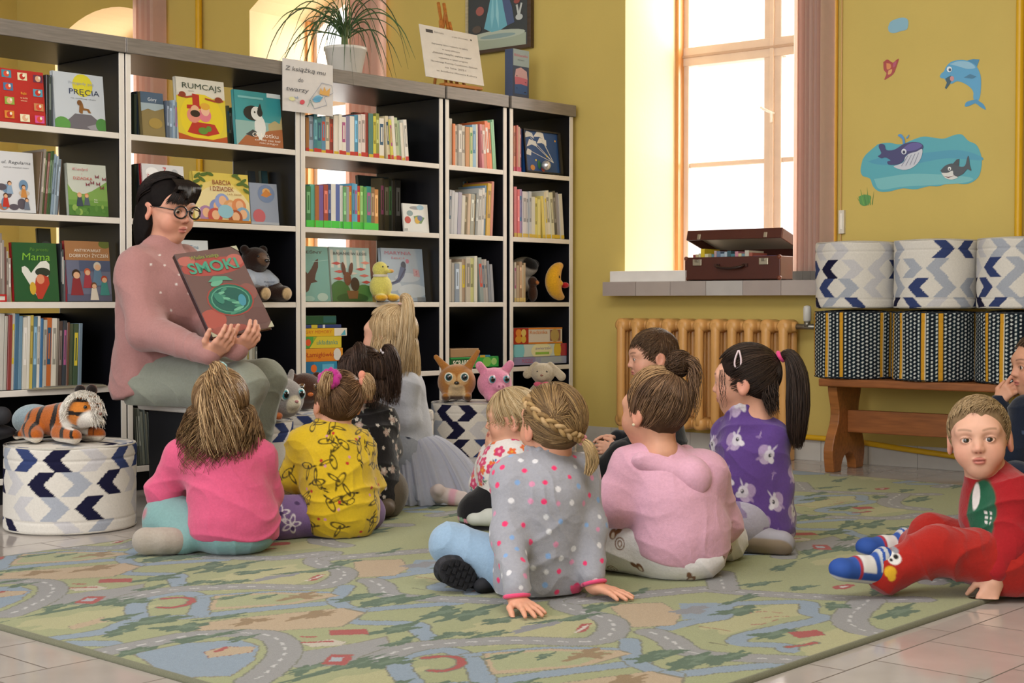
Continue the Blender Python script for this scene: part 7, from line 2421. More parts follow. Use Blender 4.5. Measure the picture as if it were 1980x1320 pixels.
# ------------------------------------------------------------------ girl in the yellow sweater
def yellow_girl():
 Y = 4.74
 base = GP(655, 1040); base.z = RUGZ
 th = person('girl with two little hair buns in a yellow printed sweater and purple leggings', base)
 f = unit((-.42, 1, 0)); rt = Vector((f.y, -f.x, 0))
 pel, chest, neck = flr(J(660, 985, Y), .11), J(645, 882, Y + .02), J(640, 826, Y + .05)
 shl, shr = J(588, 858, Y + .03), J(690, 862, Y + .06)
 el, er = J(570, 925, Y + .05), J(708, 935, Y + .09)
 wl, wr = J(582, 966, Y + .18), J(668, 968, Y + .26)
 H = Head(J(652, 774, Y + .05), unit((-.55, 1, .1)), up=(.06, 0, 1), s=.98)
 SK = '#d8a285'
 blobmesh('body', H.prims() + [H.cp((0, -.018, -.06), (0, -.03, -.105), .038, .042, .03)] + torso(pel, chest, neck, shl, shr, f, .07, .068, .034) + limb([shl, el, wl], [.028, .024, .02]) + limb([shr, er, wr], [.028, .024, .02])
    + fingers(wl, f - rt * -.2, (0, 0, 1), rt, .78, (.5,) * 4) + fingers(wr, f - rt * .5, (0, 0, 1), -rt, .78, (.5,) * 4), .003, 'skin', lambda P, N: H.skin(P, SK), th)
 H.eyeballs(th)
 YE = '#cfae24'
 sw = torso(pel, chest, neck, shl, shr, f, .118, .100, .05, 1.08) + limb([shl, el, wl], [.052, .050, .038], .03) + limb([shr, er, wr], [.052, .052, .036], .03)
 sw += [cap(pel + rt * -.03 + Vector((0, 0, -.035)), pel + rt * .03 + Vector((0, 0, -.035)), .088, .088, .04), egg(pel + f * .14 + Vector((0, 0, -.222)), (.34, .34, .145), .012, op='-')]
 # scribbled print: loose black outlines, ticks, red and pink dabs
 shp = [(0, 0, .7, .3, .5, ('#4a3d14',)), (.5, -.5, .6, .16, 2.0, ('#4a3d14',)), (.85, .55, .26, .09, .9, '#1d1810')]
 sh2 = [(0, 0, .5, .12, .4, '#2a2213'), (.3, .45, .42, .09, .5, '#2a2213'), (-.5, -.5, .6, .3, 1.2, ('#4a3d14',))]
 sh3 = [(0, 0, .22, .22, 0, '#b5352a'), (.8, -.5, .2, .18, 0, '#c98aa0')]
 def col(P, N):
  o = np.tile(np.array(lin(YE)), (len(P), 1))
  o = motifs(P, N, o, 5, 50, shp, .032, .055, tilt=3)
  o = motifs(P, N, o, 15, 30, sh2, .024, .07, tilt=3)
  return motifs(P, N, o, 25, 26, sh3, .024, .075, tilt=3)
 blobmesh('sweater', sw, .003, 'fabric', col, th, fold=[(.008, 6, 72, (.15, .1, 1)), (.004, 9, 110, (.9, .1, .5))])
 PU = '#7d6496'
 hl, hr = pel + rt * -.04 + f * .02, pel + rt * .04 + f * .02
 hl.z = hr.z = RUGZ + .075
 kl, al = flr(J(546, 1002, Y - .04), .062), flr(J(640, 1030, Y + .12), .04)
 kr, ar = flr(J(705, 1005, Y + .16), .055), flr(J(620, 1015, Y + .28), .04)
 fl = [(.45 * math.cos(a), .45 * math.sin(a), .42, .2, a, ('#e6e0ea',)) for a in np.linspace(0, 2 * PI, 6)[:-1]] + [(0, 0, .1, .1, 0, '#e6e0ea')]
 def lcol(P, N):
  o = np.tile(np.array(lin(PU)), (len(P), 1))
  cs = [P[np.argmin(np.linalg.norm(P - np.array(J(x, y, Y - .13)), axis=1))] for x, y in ((568, 1018), (612, 1040), (540, 990))]
  o = motifs(P, N, o, 3, 3, fl, .034, .02, centers=cs)
  return spots(P, o, 4, 25, .008, ['#4d3a66'], minsep=.05)
 blobmesh('leggings', [cap(hl, hr, .064, .064, .05), egg(pel + Vector((0, .01, -.055)), (.108, .094, .058), .03)] + limb([hl, kl, al], [.066, .066, .044], .035) + limb([hr, kr, ar], [.062, .06, .042], .035), .0035, 'fabric', lcol, th, fold=[(.004, 4, 80, (1, .2, .3))], post=clampz())
 t = flr(J(556, 1034, Y + .06), .03)
 shoe('shoe', th, al + Vector((-.0, .0, .0)), t + Vector((.03, .03, 0)), (0, -.5, 1), '#7a2f33', '#5a3a34', w=.03).name
 hb = hair_cap(H, th, '#4a3524', front=.07)
 sh = ['#5a402c', '#6d5038', '#4a3524', '#8a6a4c', '#7a5c42']
 pts = []
 for i, (tie, sgn) in enumerate((((-.62, -.45, .62), -1), ((.68, -.42, .60), 1))):
  pa = swept(H, 750, 11 + i, tie, puff=.02, low=-.8, keep=lambda d, s=sgn: d[0] * s > .0 or abs(d[0]) < .03, jit=.05)
  strands('hair_strands', pa, .0012, haircols(len(pa), sh, 5 + i), hb)
  tp = Vector(on_head(H, np.array([tie]) / np.linalg.norm(tie), 1.1)[0])
  pts.append(tp)
  g = [tp, tp + (tp - H.c).normalized() * .022, tp + (tp - H.c).normalized() * .018 + Vector((.012 * sgn, -.014, -.03)), tp + Vector((.02 * sgn, -.01, -.06))]
  pa = tail(g, 260, 15 + i, [.006, .016, .02, .014], wave=.008, wfreq=1.5)
  strands('hair_bun', pa, .0012, haircols(len(pa), ['#a5855c', '#8a6a48', '#c2a27a'], 8 + i), hb)
 n0 = (pts[0] - H.c).normalized()
 for i in range(1):
  q = n0.to_track_quat('Z', 'Y').to_matrix().to_4x4()
  m = MB()
  ring = []
  nn = 72
  for j in range(nn):
   a = j / nn * 2 * PI
   r = .024 + .004 * math.sin(9 * a)
   ring.append(Vector((r * math.cos(a), r * math.sin(a), .006 * math.sin(13 * a) + .006)))
  ring.append(ring[0])
  m.tube([pts[0] + (q @ p) for p in ring], .0125, '#b03080', 10, cap=False)
  m.build('scrunchie', 'fabric', hb, world=True)
 m = MB()
 for (dx, dz, rr_) in ((0, 0, .014), (.012, -.018, .013), (.016, -.04, .012), (-.004, .016, .012), (.02, -.006, .01)):
  m.ball(pts[1] + Vector((dx + .008, -.014, dz + .004)), (rr_, .008, rr_ * 1.3), '#d98f78')
 m.build('ribbon', 'fabric', hb, world=True)
# ------------------------------------------------------------------ girl in the black flowered dress
def floral_girl():
 Y = 5.18
 base = GP(715, 1000); base.z = RUGZ
 th = person('girl with dark brown pigtails in a black flowered top', base)
 f = unit((-.45, 1, 0)); rt = Vector((f.y, -f.x, 0))
 pel, chest, neck = flr(J(708, 935, Y), .1), J(704, 840, Y + .01), J(702, 785, Y + .03)
 shl, shr = J(655, 820, Y + .02), J(742, 815, Y + .05)
 el, er = J(636, 850, Y + .04), J(752, 870, Y + .08)
 wl, wr = J(652, 762, Y + .06), J(720, 905, Y + .2)
 H = Head(J(697, 725, Y + .04), unit((-.7, 1, .08)), s=1.02)
 SK = '#d39a7c'
 blobmesh('body', H.prims() + [H.cp((0, -.018, -.06), (0, -.03, -.11), .038, .042, .03)] + torso(pel, chest, neck, shl, shr, f, .068, .066, .034) + limb([shl, el, wl], [.028, .024, .019]) + limb([shr, er, wr], [.028, .024, .02])
    + fingers(wl, J(634, 716, Y + .05) - wl, (-.3, -1, .1), (1, 0, .3), .85, (.35, .3, .5, .7)) + fingers(wr, f - rt * .5, (0, 0, 1), -rt, .78, (.5,) * 4), .0026, 'skin', lambda P, N: H.skin(P, SK), th)
 H.eyeballs(th)
 fl = [(.38 * math.cos(a), .38 * math.sin(a), .3, .24, a, '#a8948a') for a in np.linspace(0, 2 * PI, 6)[:-1]] + [(0, 0, .22, .22, 0, '#c4b0a4'), (0, 0, .1, .1, 0, '#8a6a5a'), (.75, .3, .28, .1, .6, '#5f665a'), (-.7, -.4, .28, .1, .4, '#6a7064'), (.2, -.8, .1, .24, .2, '#8a8f88')]
 f2 = [(.35 * math.cos(a), .35 * math.sin(a), .26, .2, a, '#c9c2ba') for a in np.linspace(0, 2 * PI, 6)[:-1]] + [(0, 0, .15, .15, 0, '#9a7a6a')]
 def col(P, N):
  o = np.tile(np.array(lin('#1c1a1c')), (len(P), 1))
  o = motifs(P, N, o, 7, 60, fl, .023, .038, tilt=3)
  return motifs(P, N, o, 8, 130, f2, .012, .022, tilt=3)
 sw = torso(pel + Vector((0, 0, .02)), chest, neck, shl, shr, f, .112, .094, .048, 1.2) + limb([shl, el, (el + wl) / 2 * 1.0, wl], [.046, .044, .038, .030], .03) + limb([shr, er, wr], [.048, .044, .032], .03)
 sw += [cap(pel, pel + Vector((0, 0, -.03)), .118, .125, .03, (tuple(f), 1.1)), egg(pel + Vector((0, 0, -.235)), (.3, .3, .145), .012, op='-')]
 blobmesh('top', sw, .003, 'fabric', col, th, fold=[(.007, 6, 70, (.15, .1, 1))])
 hl, hr = pel + rt * -.06, pel + rt * .06
 hl.z = hr.z = RUGZ + .08
 kl, al = flr(J(664, 975, Y + .12), .05), flr(J(735, 985, Y + .02), .04)
 kr, ar = flr(J(728, 980, Y + .12), .05), flr(J(748, 980, Y - .0), .04)
 blobmesh('trousers', [cap(hl, hr, .085, .085, .05)] + limb([hl, kl, al], [.078, .058, .04], .035) + limb([hr, kr, ar], [.078, .058, .04], .035), .0045, 'fabric', '#5d5347', th, post=clampz())
 shoe('shoe', th, flr(ar, .034), flr(ar + Vector((.0, -.10, 0)), .034), (0, .3, 1), '#55483a', '#4a4038', w=.034, vox=.004)
 shoe('shoe', th, flr(al + Vector((-.03, 0, 0)), .034), flr(al + Vector((-.04, -.10, 0)), .034), (0, .3, 1), '#55483a', '#4a4038', w=.034, vox=.004)
 hb = hair_cap(H, th, '#2c1f18', front=.072)
 sh = ['#33241c', '#44322a', '#2a1d17', '#5a463c', '#3a2a22']
 for i, (tie, sgn) in enumerate((((-.45, -.5, .72), -1), ((.66, -.35, .62), 1))):
  pa = swept(H, 800, 21 + i, tie, puff=.02, low=-.8, keep=lambda d, s=sgn: d[0] * s > -.02, jit=.05)
  strands('hair_strands', pa, .0012, haircols(len(pa), sh, 25 + i), hb)
  tp = Vector(on_head(H, np.array([tie]) / np.linalg.norm(tie), 1.08)[0])
  o = (tp - H.c).normalized()
  if sgn < 0:
   g = [tp, tp + o * .03 + Vector((0, -.01, 0)), tp + o * .045 + Vector((.0, -.02, -.05)), tp + o * .04 + Vector((.006, -.02, -.12)), tp + o * .03 + Vector((.01, -.02, -.18))]
  else:
   g = [tp, tp + o * .03 + Vector((0, -.006, .0)), tp + o * .045 + Vector((.004, -.01, -.05)), tp + o * .045 + Vector((.008, -.01, -.13)), tp + o * .04 + Vector((.01, -.01, -.21))]
  pa = tail(g, 520, 35 + i, [.008, .02, .028, .03, .02], wave=.006, wfreq=1.5, length=(.6, 1))
  strands('pigtail', pa, .0012, haircols(len(pa), sh, 28 + i), hb)
  m = MB()
  for j in range(8):
   a = j / 8 * 2 * PI
   m.ball(tp + o * .010 + (o.to_track_quat('Z', 'Y').to_matrix() @ Vector((.012 * math.cos(a), .012 * math.sin(a), 0))), .006, '#d9cfd0', n=8, m=6)
  m.build('hair_tie', 'fabric', hb, world=True)
 pa = loose(H, 420, 40, (.05, .10), wave=.006, low=-.55, keep=lambda d: d[2] < .0 and d[1] < .3, out=.015, wfreq=1.2)
 strands('loose_hair', pa, .0012, haircols(len(pa), sh, 31), hb)
# ------------------------------------------------------------------ kneeling girl in white with a tulle skirt
def tulle_girl():
 Y = 5.56
 base = GP(800, 985); base.z = RUGZ
 th = person('fair-haired girl with a high ponytail kneeling in a white blouse and grey tulle skirt', base)
 f = unit((-.9, .55, 0)); rt = Vector((f.y, -f.x, 0))
 pel, chest, neck = J(793, 860, Y + .02), J(780, 752, Y + .02), J(770, 700, Y + .03)
 shl, shr = J(766, 742, Y + .10), J(786, 744, Y - .05)
 el, er = J(742, 800, Y + .14), J(790, 812, Y - .05)
 wl, wr = J(725, 850, Y + .18), J(768, 862, Y - .10)
 H = Head(J(752, 645, Y + .03), unit((-.92, .5, .1)), s=1.08)
 SK = '#e0ad93'
 wr = J(770, 850, Y + .06)
 blobmesh('body', H.prims() + [H.cp((0, -.018, -.06), (0, -.03, -.11), .036, .04, .03)] + torso(pel, chest, neck, shl, shr, f, .066, .064, .034) + limb([shl, el, wl], [.028, .024, .019]) + limb([shr, er, wr], [.028, .024, .019])
    + fingers(wl, f + Vector((0, 0, -.5)), rt, f, .8, (.35,) * 4) + fingers(wr, f + Vector((0, 0, -.5)), -rt, f, .8, (.35,) * 4), .003, 'skin', lambda P, N: H.skin(P, SK, brow='#a5825c'), th)
 H.eyeballs(th, iris='#5a7a8a')
 WH = '#b9bcc6'
 sw = torso(pel + Vector((0, 0, .0)), chest, neck, shl, shr, f, .084, .080, .042, 1.15) + limb([shl, el, wl], [.040, .034, .027], .03) + limb([shr, er, wr], [.040, .034, .027], .03)
 sw += [cap(pel + Vector((0, 0, .04)), pel + Vector((0, 0, -.01)), .086, .098, .03, (tuple(f), 1.1)), egg(pel + Vector((0, 0, -.20)), (.3, .3, .165), .01, op='-')]
 blobmesh('blouse', sw, .004, 'fabric', WH, th, fold=[(.0045, 16, 60, (.15, .1, 1))])
 # legs: kneeling, shins back to the right
 hl, hr = pel + rt * -.05 + Vector((0, 0, -.03)), pel + rt * .05 + Vector((0, 0, -.03))
 k1, a1 = flr(J(778, 965, Y + .14), .05), flr(J(868, 960, Y + .16), .036)
 k2, a2 = flr(J(770, 980, Y - .08), .05), flr(J(835, 976, Y - .10), .036)
 blobmesh('tights', limb([hl, k1, a1], [.075, .055, .036], .03) + limb([hr, k2, a2], [.075, .055, .036], .03) + [cap(hl, hr, .08, .08, .04)], .0045, 'fabric', lambda P, N: spots(P, np.tile(np.array(lin('#8f949e')), (len(P), 1)), 6, 30, .01, ['#2c3142', '#b9b9c2'], minsep=.03), th, post=clampz())
 def shc(P, N, o, h0, a, un):
  x = (P - h0) @ a
  return mixcol(o, soft(-(x - .05), .01) * soft(x - .075, .01), '#c99aa8')
 shoe('shoe', th, flr(a2 + Vector((.02, 0, 0)), .03), flr(J(893, 985, Y - .12), .026), (0, -.75, .6), '#c2b4b0', '#b5a594', w=.03, colf=shc)
 shoe('shoe', th, flr(a1 + Vector((.01, 0, 0)), .03), flr(J(916, 955, Y + .17), .026), (0, -.5, .8), '#c2b4b0', '#b5a594', w=.03, colf=shc)
 # the skirt: three gathered layers of tulle
 for li, (rx, dz, al_) in enumerate(((1.0, 0, '#d3d6e4'), (.93, .02, '#dadce6'), (.82, .045, '#c4c8da'))):
  n, m = 220, 26
  TH, T_ = np.meshgrid(np.arange(n) / n * 2 * PI, np.linspace(0, 1, m), indexing='ij')
  w0 = np.array(pel + Vector((0, 0, .035)))
  hem = np.array(J(818, 978, Y + .0))
  hem[2] = RUGZ + .004 + dz
  dirx = np.array(unit((1, .1, 0)))
  diry = np.array((0, 1.0, 0))
  ax = .095 * (1 - T_) + T_ * (.145 * rx) + .0 * T_
  ay = .075 * (1 - T_) + T_ * (.15 * rx)
  ruf = (1 + (.10 * T_ + .02) * (np.sin(TH * 17 + li * 2 + 2 * np.sin(TH * 3)) * .7 + .5 * np.sin(TH * 31 + li)))
  cx = w0[None, None, :] * (1 - T_ ** 1.15)[..., None] + hem[None, None, :] * (T_ ** 1.15)[..., None]
  # trails further to the right
  tr = (np.clip(np.cos(TH), 0, 1) ** 1.5) * T_ * .12 * rx
  V = cx + dirx * ((ax * ruf * np.cos(TH)) + tr)[..., None] + diry * (ay * ruf * np.sin(TH))[..., None]
  V[..., 2] += .03 * np.sin(T_ * PI) * rx
  V[..., 2] = np.maximum(V[..., 2], RUGZ + .003)
  idx = np.arange(n * m).reshape(n, m)
  nx = np.roll(idx, -1, axis=0)
  F = np.stack([idx[:, :-1], idx[:, 1:], nx[:, 1:], nx[:, :-1]], -1).reshape(-1, 4)
  Vw = V.reshape(-1, 3)
  Mi = np.array(ROOTM[th.name].inverted())
  mesh_np('skirt_layer', Vw @ Mi[:3, :3].T + Mi[:3, 3], F, np.array(lin(al_))[None, :], 'tulle', th)
 hb = hair_cap(H, th, '#a58a66', front=.075)
 sh = ['#c9ad84', '#b5976e', '#d9c29c', '#a5875e', '#cdb48c']
 tie = (.12, -.30, .92)
 pa = swept(H, 1300, 51, tie, puff=.025, low=-.45, jit=.05)
 strands('hair_strands', pa, .0012, haircols(len(pa), sh, 51, .1), hb)
 tp = Vector(on_head(H, np.array([tie]) / np.linalg.norm(tie), 1.08)[0])
 g = [tp, tp + Vector((.006, -.02, .03)), tp + Vector((.025, -.06, .012)), tp + Vector((.024, -.085, -.08)), tp + Vector((.012, -.09, -.18)), tp + Vector((.002, -.085, -.27))]
 pa = tail(g, 700, 55, [.007, .014, .02, .028, .034, .03], wave=.004, wfreq=1.2, length=(.6, 1))
 strands('ponytail', pa, .0012, haircols(len(pa), sh + ['#e0cba8'], 52, .1), hb)
 pa = loose(H, 700, 58, (.10, .20), wave=.005, low=-.5, keep=lambda d: d[2] < .1 and d[1] < .25, out=.012, wfreq=1.2)
 strands('loose_hair', pa, .0012, haircols(len(pa), sh, 53, .1), hb)
 m = MB()
 m.tube([tp + Vector((.012 * math.cos(a), .012 * math.sin(a), .008)) for a in np.linspace(0, 2 * PI, 16)], .005, '#d9b5a8', 8)
 m.build('hair_tie', 'fabric', hb, world=True)
pink_girl()
yellow_girl()
floral_girl()
tulle_girl()
def body(th, H, tor, arms, skin, hands=(), vox=.003, brow='#6a4a34', neck=((0, -.018, -.06), (0, -.03, -.11)), iris='#4a3526', gaze=None, om=0.0, nr=(.038, .042)):
 """the continuous skin of a person: head, neck, slim trunk, arms and hands"""
 P = H.prims(open_mouth=om) + [H.cp(*neck, *nr, .03)] + tor
 for a in arms:
  P += limb(a[0], a[1])
 for h in hands:
  P += h
 o = blobmesh('body', P, vox, 'skin', lambda Q, N: H.skin(Q, skin, brow=brow), th, post=clampz())
 H.eyeballs(th, gaze, iris)
 return o
# ------------------------------------------------------------------ small fair girl in the flowered top
def small_girl():
 Y = 4.93
 base = GP(955, 1035); base.z = RUGZ
 th = person('small fair-haired girl in a bright flowered top with her hand at her mouth', base)
 f = unit((-.85, .75, 0)); rt = Vector((f.y, -f.x, 0))
 pel, chest, neck = flr(J(985, 990, Y + .03), .1), J(978, 905, Y), J(985, 862, Y)
 shl, shr = J(955, 880, Y + .08), J(1000, 885, Y - .05)
 el, er = J(934, 935, Y + .08), J(985, 950, Y - .07)
 wl, wr = J(952, 880, Y - .04), J(940, 965, Y - .02)
 H = Head(J(992, 806, Y), unit((-1, .10, -.05)), up=(-.12, 0, 1), s=.96)
 wl = J(946, 876, Y + .02)
 body(th, H, torso(pel, chest, neck, shl, shr, f, .066, .062, .032), [([shl, el, wl], [.026, .022, .018]), ([shr, er, wr], [.026, .022, .018])], '#dca68c',
   [fingers(wl, J(944, 838, Y + .01) - wl, (-1, -.35, 0), (.3, -1, .2), .8, (.15, .15, .2, .2)), fingers(wr, f, (0, 0, 1), -rt, .78, (.4,) * 4)], .0024, '#b5946a')
 fl = [(.38 * math.cos(a), .38 * math.sin(a), .34, .27, a, '#c9406a') for a in np.linspace(0, 2 * PI, 6)[:-1]] + [(0, 0, .2, .2, 0, '#e0a0b0')]
 f2 = [(.35 * math.cos(a), .35 * math.sin(a), .32, .24, a, '#d9683a') for a in np.linspace(0, 2 * PI, 6)[:-1]] + [(0, 0, .15, .15, 0, '#d9a83a')]
 f3 = [(0, 0, .6, .12, .4, '#2f5a3a'), (.2, .3, .5, .1, 1.4, '#3f7a5a'), (-.4, .3, .25, .2, 0, '#3f6fb0'), (.4, -.4, .25, .2, 0, '#8a2f5a')]
 def col(P, N):
  o = np.tile(np.array(lin('#d8d4d0')), (len(P), 1))
  o = motifs(P, N, o, 9, 60, f3, .02, .024, tilt=3)
  o = motifs(P, N, o, 8, 40, f2, .024, .04, tilt=3)
  return motifs(P, N, o, 7, 46, fl, .029, .042, tilt=3)
 sw = torso(pel + Vector((0, 0, .03)), chest, neck, shl, shr, f, .10, .09, .044, 1.15) + limb([shl, el, el * .25 + wl * .75], [.042, .042, .030], .03) + limb([shr, er, wr], [.042, .042, .028], .03)
 blobmesh('top', sw, .003, 'fabric', col, th, fold=[(.005, 6, 70, (.15, .1, 1))])
 hl, hr = pel + rt * -.05, pel + rt * .05
 kl, al = flr(J(925, 985, Y + .10), .05), flr(J(960, 1020, Y + .1), .04)
 kr, ar = flr(J(922, 990, Y - .03), .055), flr(J(985, 1035, Y - .08), .042)
 def lc(P, N):
  o = np.tile(np.array(lin('#141417')), (len(P), 1))
  a, b = np.array(kr), np.array(ar)
  z = P[:, 2] - (a[2] + (b[2] - a[2]) * ((P - a) @ (b - a)) / ((b - a) @ (b - a)))
  s = np.abs(z + .022) < .0065
  ph = ((P[:, 0] * 70).astype(int)) % 3
  o[s & (P[:, 1] < Y - .03)] = lin('#c98a9a')
  o[s & (ph == 1) & (P[:, 1] < Y - .03)] = lin('#7fa08a')
  return o
 blobmesh('leggings', [cap(hl, hr, .078, .078, .05)] + limb([hl, kl, al], [.07, .055, .04], .03) + limb([hr, kr, ar], [.07, .058, .042], .03), .0035, 'fabric', lc, th, post=clampz())
 shoe('shoe', th, flr(ar + Vector((-.0, -.02, 0)), .03), flr(ar + Vector((-.11, .0, 0)), .03), (0, -.3, 1), '#b5b8b0', '#8f938c', w=.03)
 hb = hair_cap(H, th, '#a88f6a', front=.07, back=-.05)
 sh = ['#c4aa82', '#b0956c', '#d6c09a', '#9d8560']
 pa = loose(H, 1500, 61, (.0, .03), wave=.003, low=-.5, face=.42, brow=.40, part=(0, .2, 1), out=.004, back=.5, keep=lambda d: d[2] > .5 or d[1] < .15)
 strands('hair_strands', pa, .0012, haircols(len(pa), sh, 61, .1), hb)
# ------------------------------------------------------------------ girl in the grey dotted sweatshirt
def dotted_girl():
 Y = 3.80
 base = GP(1050, 1165); base.z = RUGZ
 th = person('girl with a French braid in a grey dotted sweatshirt, leaning back on her hands', base)
 f = unit((-.35, 1, 0)); rt = Vector((f.y, -f.x, 0))
 pel, chest, neck = flr(J(1042, 1080, Y), .1), J(1058, 960, Y - .01), J(1056, 893, Y + .02)
 shl, shr = J(990, 925, Y - .02), J(1118, 918, Y + .05)
 el, er = J(984, 1040, Y - .09), J(1140, 1020, Y + .0)
 wl, wr = J(1004, 1158, Y - .12), J(1150, 1133, Y + .0)
 wl, wr = GP(1000, 1160, .040), GP(1150, 1134, .040)
 H = Head(J(1068, 816, Y + .02), unit((-.55, 1, .12)), up=(.03, -.05, 1), s=1.02)
 hl_ = fingers(wl, (.45, -.75, -.12), (0, 0, 1), (-1, -.3, 0), .92, (.1, .08, .1, .14), .26)
 hr_ = fingers(wr, (.95, -.6, -.15), (0, 0, 1), (.5, .9, 0), .92, (.1, .08, .1, .14), .2)
 body(th, H, torso(pel, chest, neck, shl, shr, f, .07, .066, .034), [([shl, el, wl], [.03, .025, .020]), ([shr, er, wr], [.03, .025, .020])], '#d69c80', [hl_, hr_], .0022)
 rs = ['#e03a6c', '#e03a6c', '#d2d2d6', '#7fa0cc', '#cf8aa8', '#e03a6c', '#d6d4d8']
 GR = '#9b9ba3'
 wl0, wr0 = np.array(wl), np.array(wr)
 def col(P, N):
  o = np.tile(np.array(lin(GR)), (len(P), 1))
  o = spots(P, o, 31, 190, .0070, rs, minsep=.031)
  for w in (wl0, wr0):
   d = np.linalg.norm(P - w, axis=1)
   o = mixcol(o, soft(P[:, 2] - (RUGZ + .030), .004) * (d < .060), '#e0507a')
  return o
 sw = torso(pel + Vector((0, 0, -.01)), chest, neck, shl, shr, f, .118, .104, .054, 1.2) + limb([shl, el, wl + Vector((0, .012, .028))], [.050, .044, .034], .03) + limb([shr, er, wr + Vector((-.006, .008, .028))], [.050, .043, .034], .03)
 sw += [cap(pel + rt * -.035 + Vector((0, 0, -.06)), pel + rt * .035 + Vector((0, 0, -.06)), .08, .08, .04)]
 for w, q in ((wl, Vector((-.1, .25, 1))), (wr, Vector((-.2, .3, 1)))):
  q = q.normalized().to_track_quat('Z', 'Y').to_matrix()
  m = MB()
  m.tube([w + q @ Vector((.0295 * math.cos(a), .0265 * math.sin(a), .010)) for a in np.linspace(0, 2 * PI, 22)], .0052, '#e0507a', 8, cap=False)
  m.build('cuff_piping', 'fabric', th, world=True)
 blobmesh('sweatshirt', sw, .003, 'fabric', col, th, fold=[(.006, 16, 60, (.25, .1, 1)), (.004, 19, 90, (.9, .1, .6))], post=clampz(RUGZ + .006))
 # stand-up collar
 cz = Vector(neck)
 m = [cap(cz + Vector((.048 * math.cos(a), .044 * math.sin(a), -.008)), cz + Vector((.048 * math.cos(a), .044 * math.sin(a), .034)), .011, .010, .012) for a in np.linspace(0, 2 * PI, 14)]
 blobmesh('collar', m, .003, 'fabric', lambda P, N: spots(P, np.tile(np.array(lin(GR)), (len(P), 1)), 3, 14, .008, rs, minsep=.03), th)
 m = MB()
 hem = [J(x, y, Y + d) for x, y, d in ((962, 1065, .02), (964, 1100, -.01), (985, 1140, -.05), (1005, 1168, -.08))]
 for q_ in hem:
  q_.z = max(q_.z, .022)
 m.tube(catmull(hem, 14), .006, '#e0507a', 8)
 m.build('hem_piping', 'fabric', th, world=True)
 JE = '#8fa9c2'
 hl, hr = flr(pel + rt * -.06, .075), flr(pel + rt * .06, .075)
 kl, al = flr(J(872, 1052, Y + .10), .058), flr(J(955, 1108, Y + .10), .045)
 kr, ar = flr(J(1090, 1070, Y + .20), .058), flr(J(935, 1100, Y + .26), .045)
 hl = J(990, 1095, Y + .02)
 blobmesh('jeans', [cap(hl, hr, .066, .07, .05)] + limb([hl, kl], [.068, .056], .03) + limb([kl, al], [.054, .045], .02) + limb([hr, kr, ar], [.07, .058, .045], .03), .0035, 'fabric', JE, th, fold=[(.005, 4, 90, (1, .2, .3))], post=clampz())
 # boot soles turned to us
 def sole(P, N, o, h0, a, un):
  x, s = (P - h0) @ a, (P - h0) @ np.cross(un, a)
  tread = (np.sin(x * 260) > -.2) & (np.abs(s) > .004)
  return mixcol(o, tread * .8, '#232326')
 h0 = J(922, 1122, Y + .06); t0 = J(868, 1100, Y + .02)
 shoe('boot', th, flr(h0, .038), flr(t0, .042), (.1, .9, .35), '#333338', '#1b1b1e', w=.040, colf=sole, h=.05)
 shoe('boot', th, flr(J(985, 1135, Y + .05), .02), flr(J(935, 1150, Y + .0), .02), (0, .5, 1), '#26262a', '#151518', w=.026)
 # lugged sole of the boot that faces us
 c0 = J(886, 1110, Y - .012)
 a_ = unit(J(925, 1128, Y + .02) - J(850, 1098, Y - .01)); n_ = unit((-.1, -.95, .3)); n_ = (n_ - a_ * n_.dot(a_)).normalized(); b_ = n_.cross(a_)
 T_ = Matrix.Translation(c0) @ Matrix((a_, -n_, b_)).transposed().to_4x4()
 m = MB()
 m.prism(ell(0, 0, .052, .036, 26), .012, '#29292d', T_)
 for i in range(-3, 4):
  for j in (-1, 0, 1):
   if abs(i) == 3 and j:
    continue
   m.box((i * .0138, -.003, j * .0215 + (.004 if i % 2 else -.003)), (.0105, .007, .0165), '#1b1b1e', T_)
 m.build('boot_sole', 'rubber', th, world=True, bevel=.0012)
 hb = hair_cap(H, th, '#6d553c', front=.072)
 sh = ['#7d6140', '#95774f', '#6b5238', '#a5875d', '#5f4a33']
 q0 = [(-.72, .16, .42), (-.74, -.16, .22), (-.54, -.58, .0), (-.14, -.86, -.25), (.25, -.9, -.42), (.42, -.86, -.52)]
 for i, (tie, kf) in enumerate((((.42, -.86, -.50), lambda d: d[0] > -.12), ((-.45, -.62, .10), lambda d: d[0] < -.08 and d[2] > -.1), ((.2, -.85, -.4), lambda d: d[0] < .1 and d[2] < .3 and d[1] < .4))):
  pa = swept(H, 800, 71 + i, tie, puff=.03, low=-.6, keep=kf, jit=.05)
  strands('hair_strands', pa, .0012, haircols(len(pa), sh, 71 + i), hb)
 # the braid: three interlaced locks lying along the head
 D = np.array([np.array(q) / np.linalg.norm(q) for q in q0])
 C_ = catmull(on_head(H, D, 1.10), 60)
 T = np.gradient(C_, axis=0); T /= np.linalg.norm(T, axis=1, keepdims=True)
 O = C_ - np.array(H.c); O -= T * (O * T).sum(1, keepdims=True); O /= np.linalg.norm(O, axis=1, keepdims=True)
 S_ = np.cross(T, O)
 m = MB()
 for j in range(3):
  t = np.linspace(0, 1, 60) * 2 * PI * 4.0 + j * 2 * PI / 3
  P = C_ + S_ * (np.sin(t) * .0082)[:, None] + O * (np.sin(2 * t) * .005 + .001)[:, None]
  m.tube(P, [.0058] * 60, ('#a08257', '#876b47', '#b0926a')[j], 8)
 m.build('braid', 'hairbase', hb, world=True)
 tp = Vector(C_[-1])
 o = Vector(O[-1])
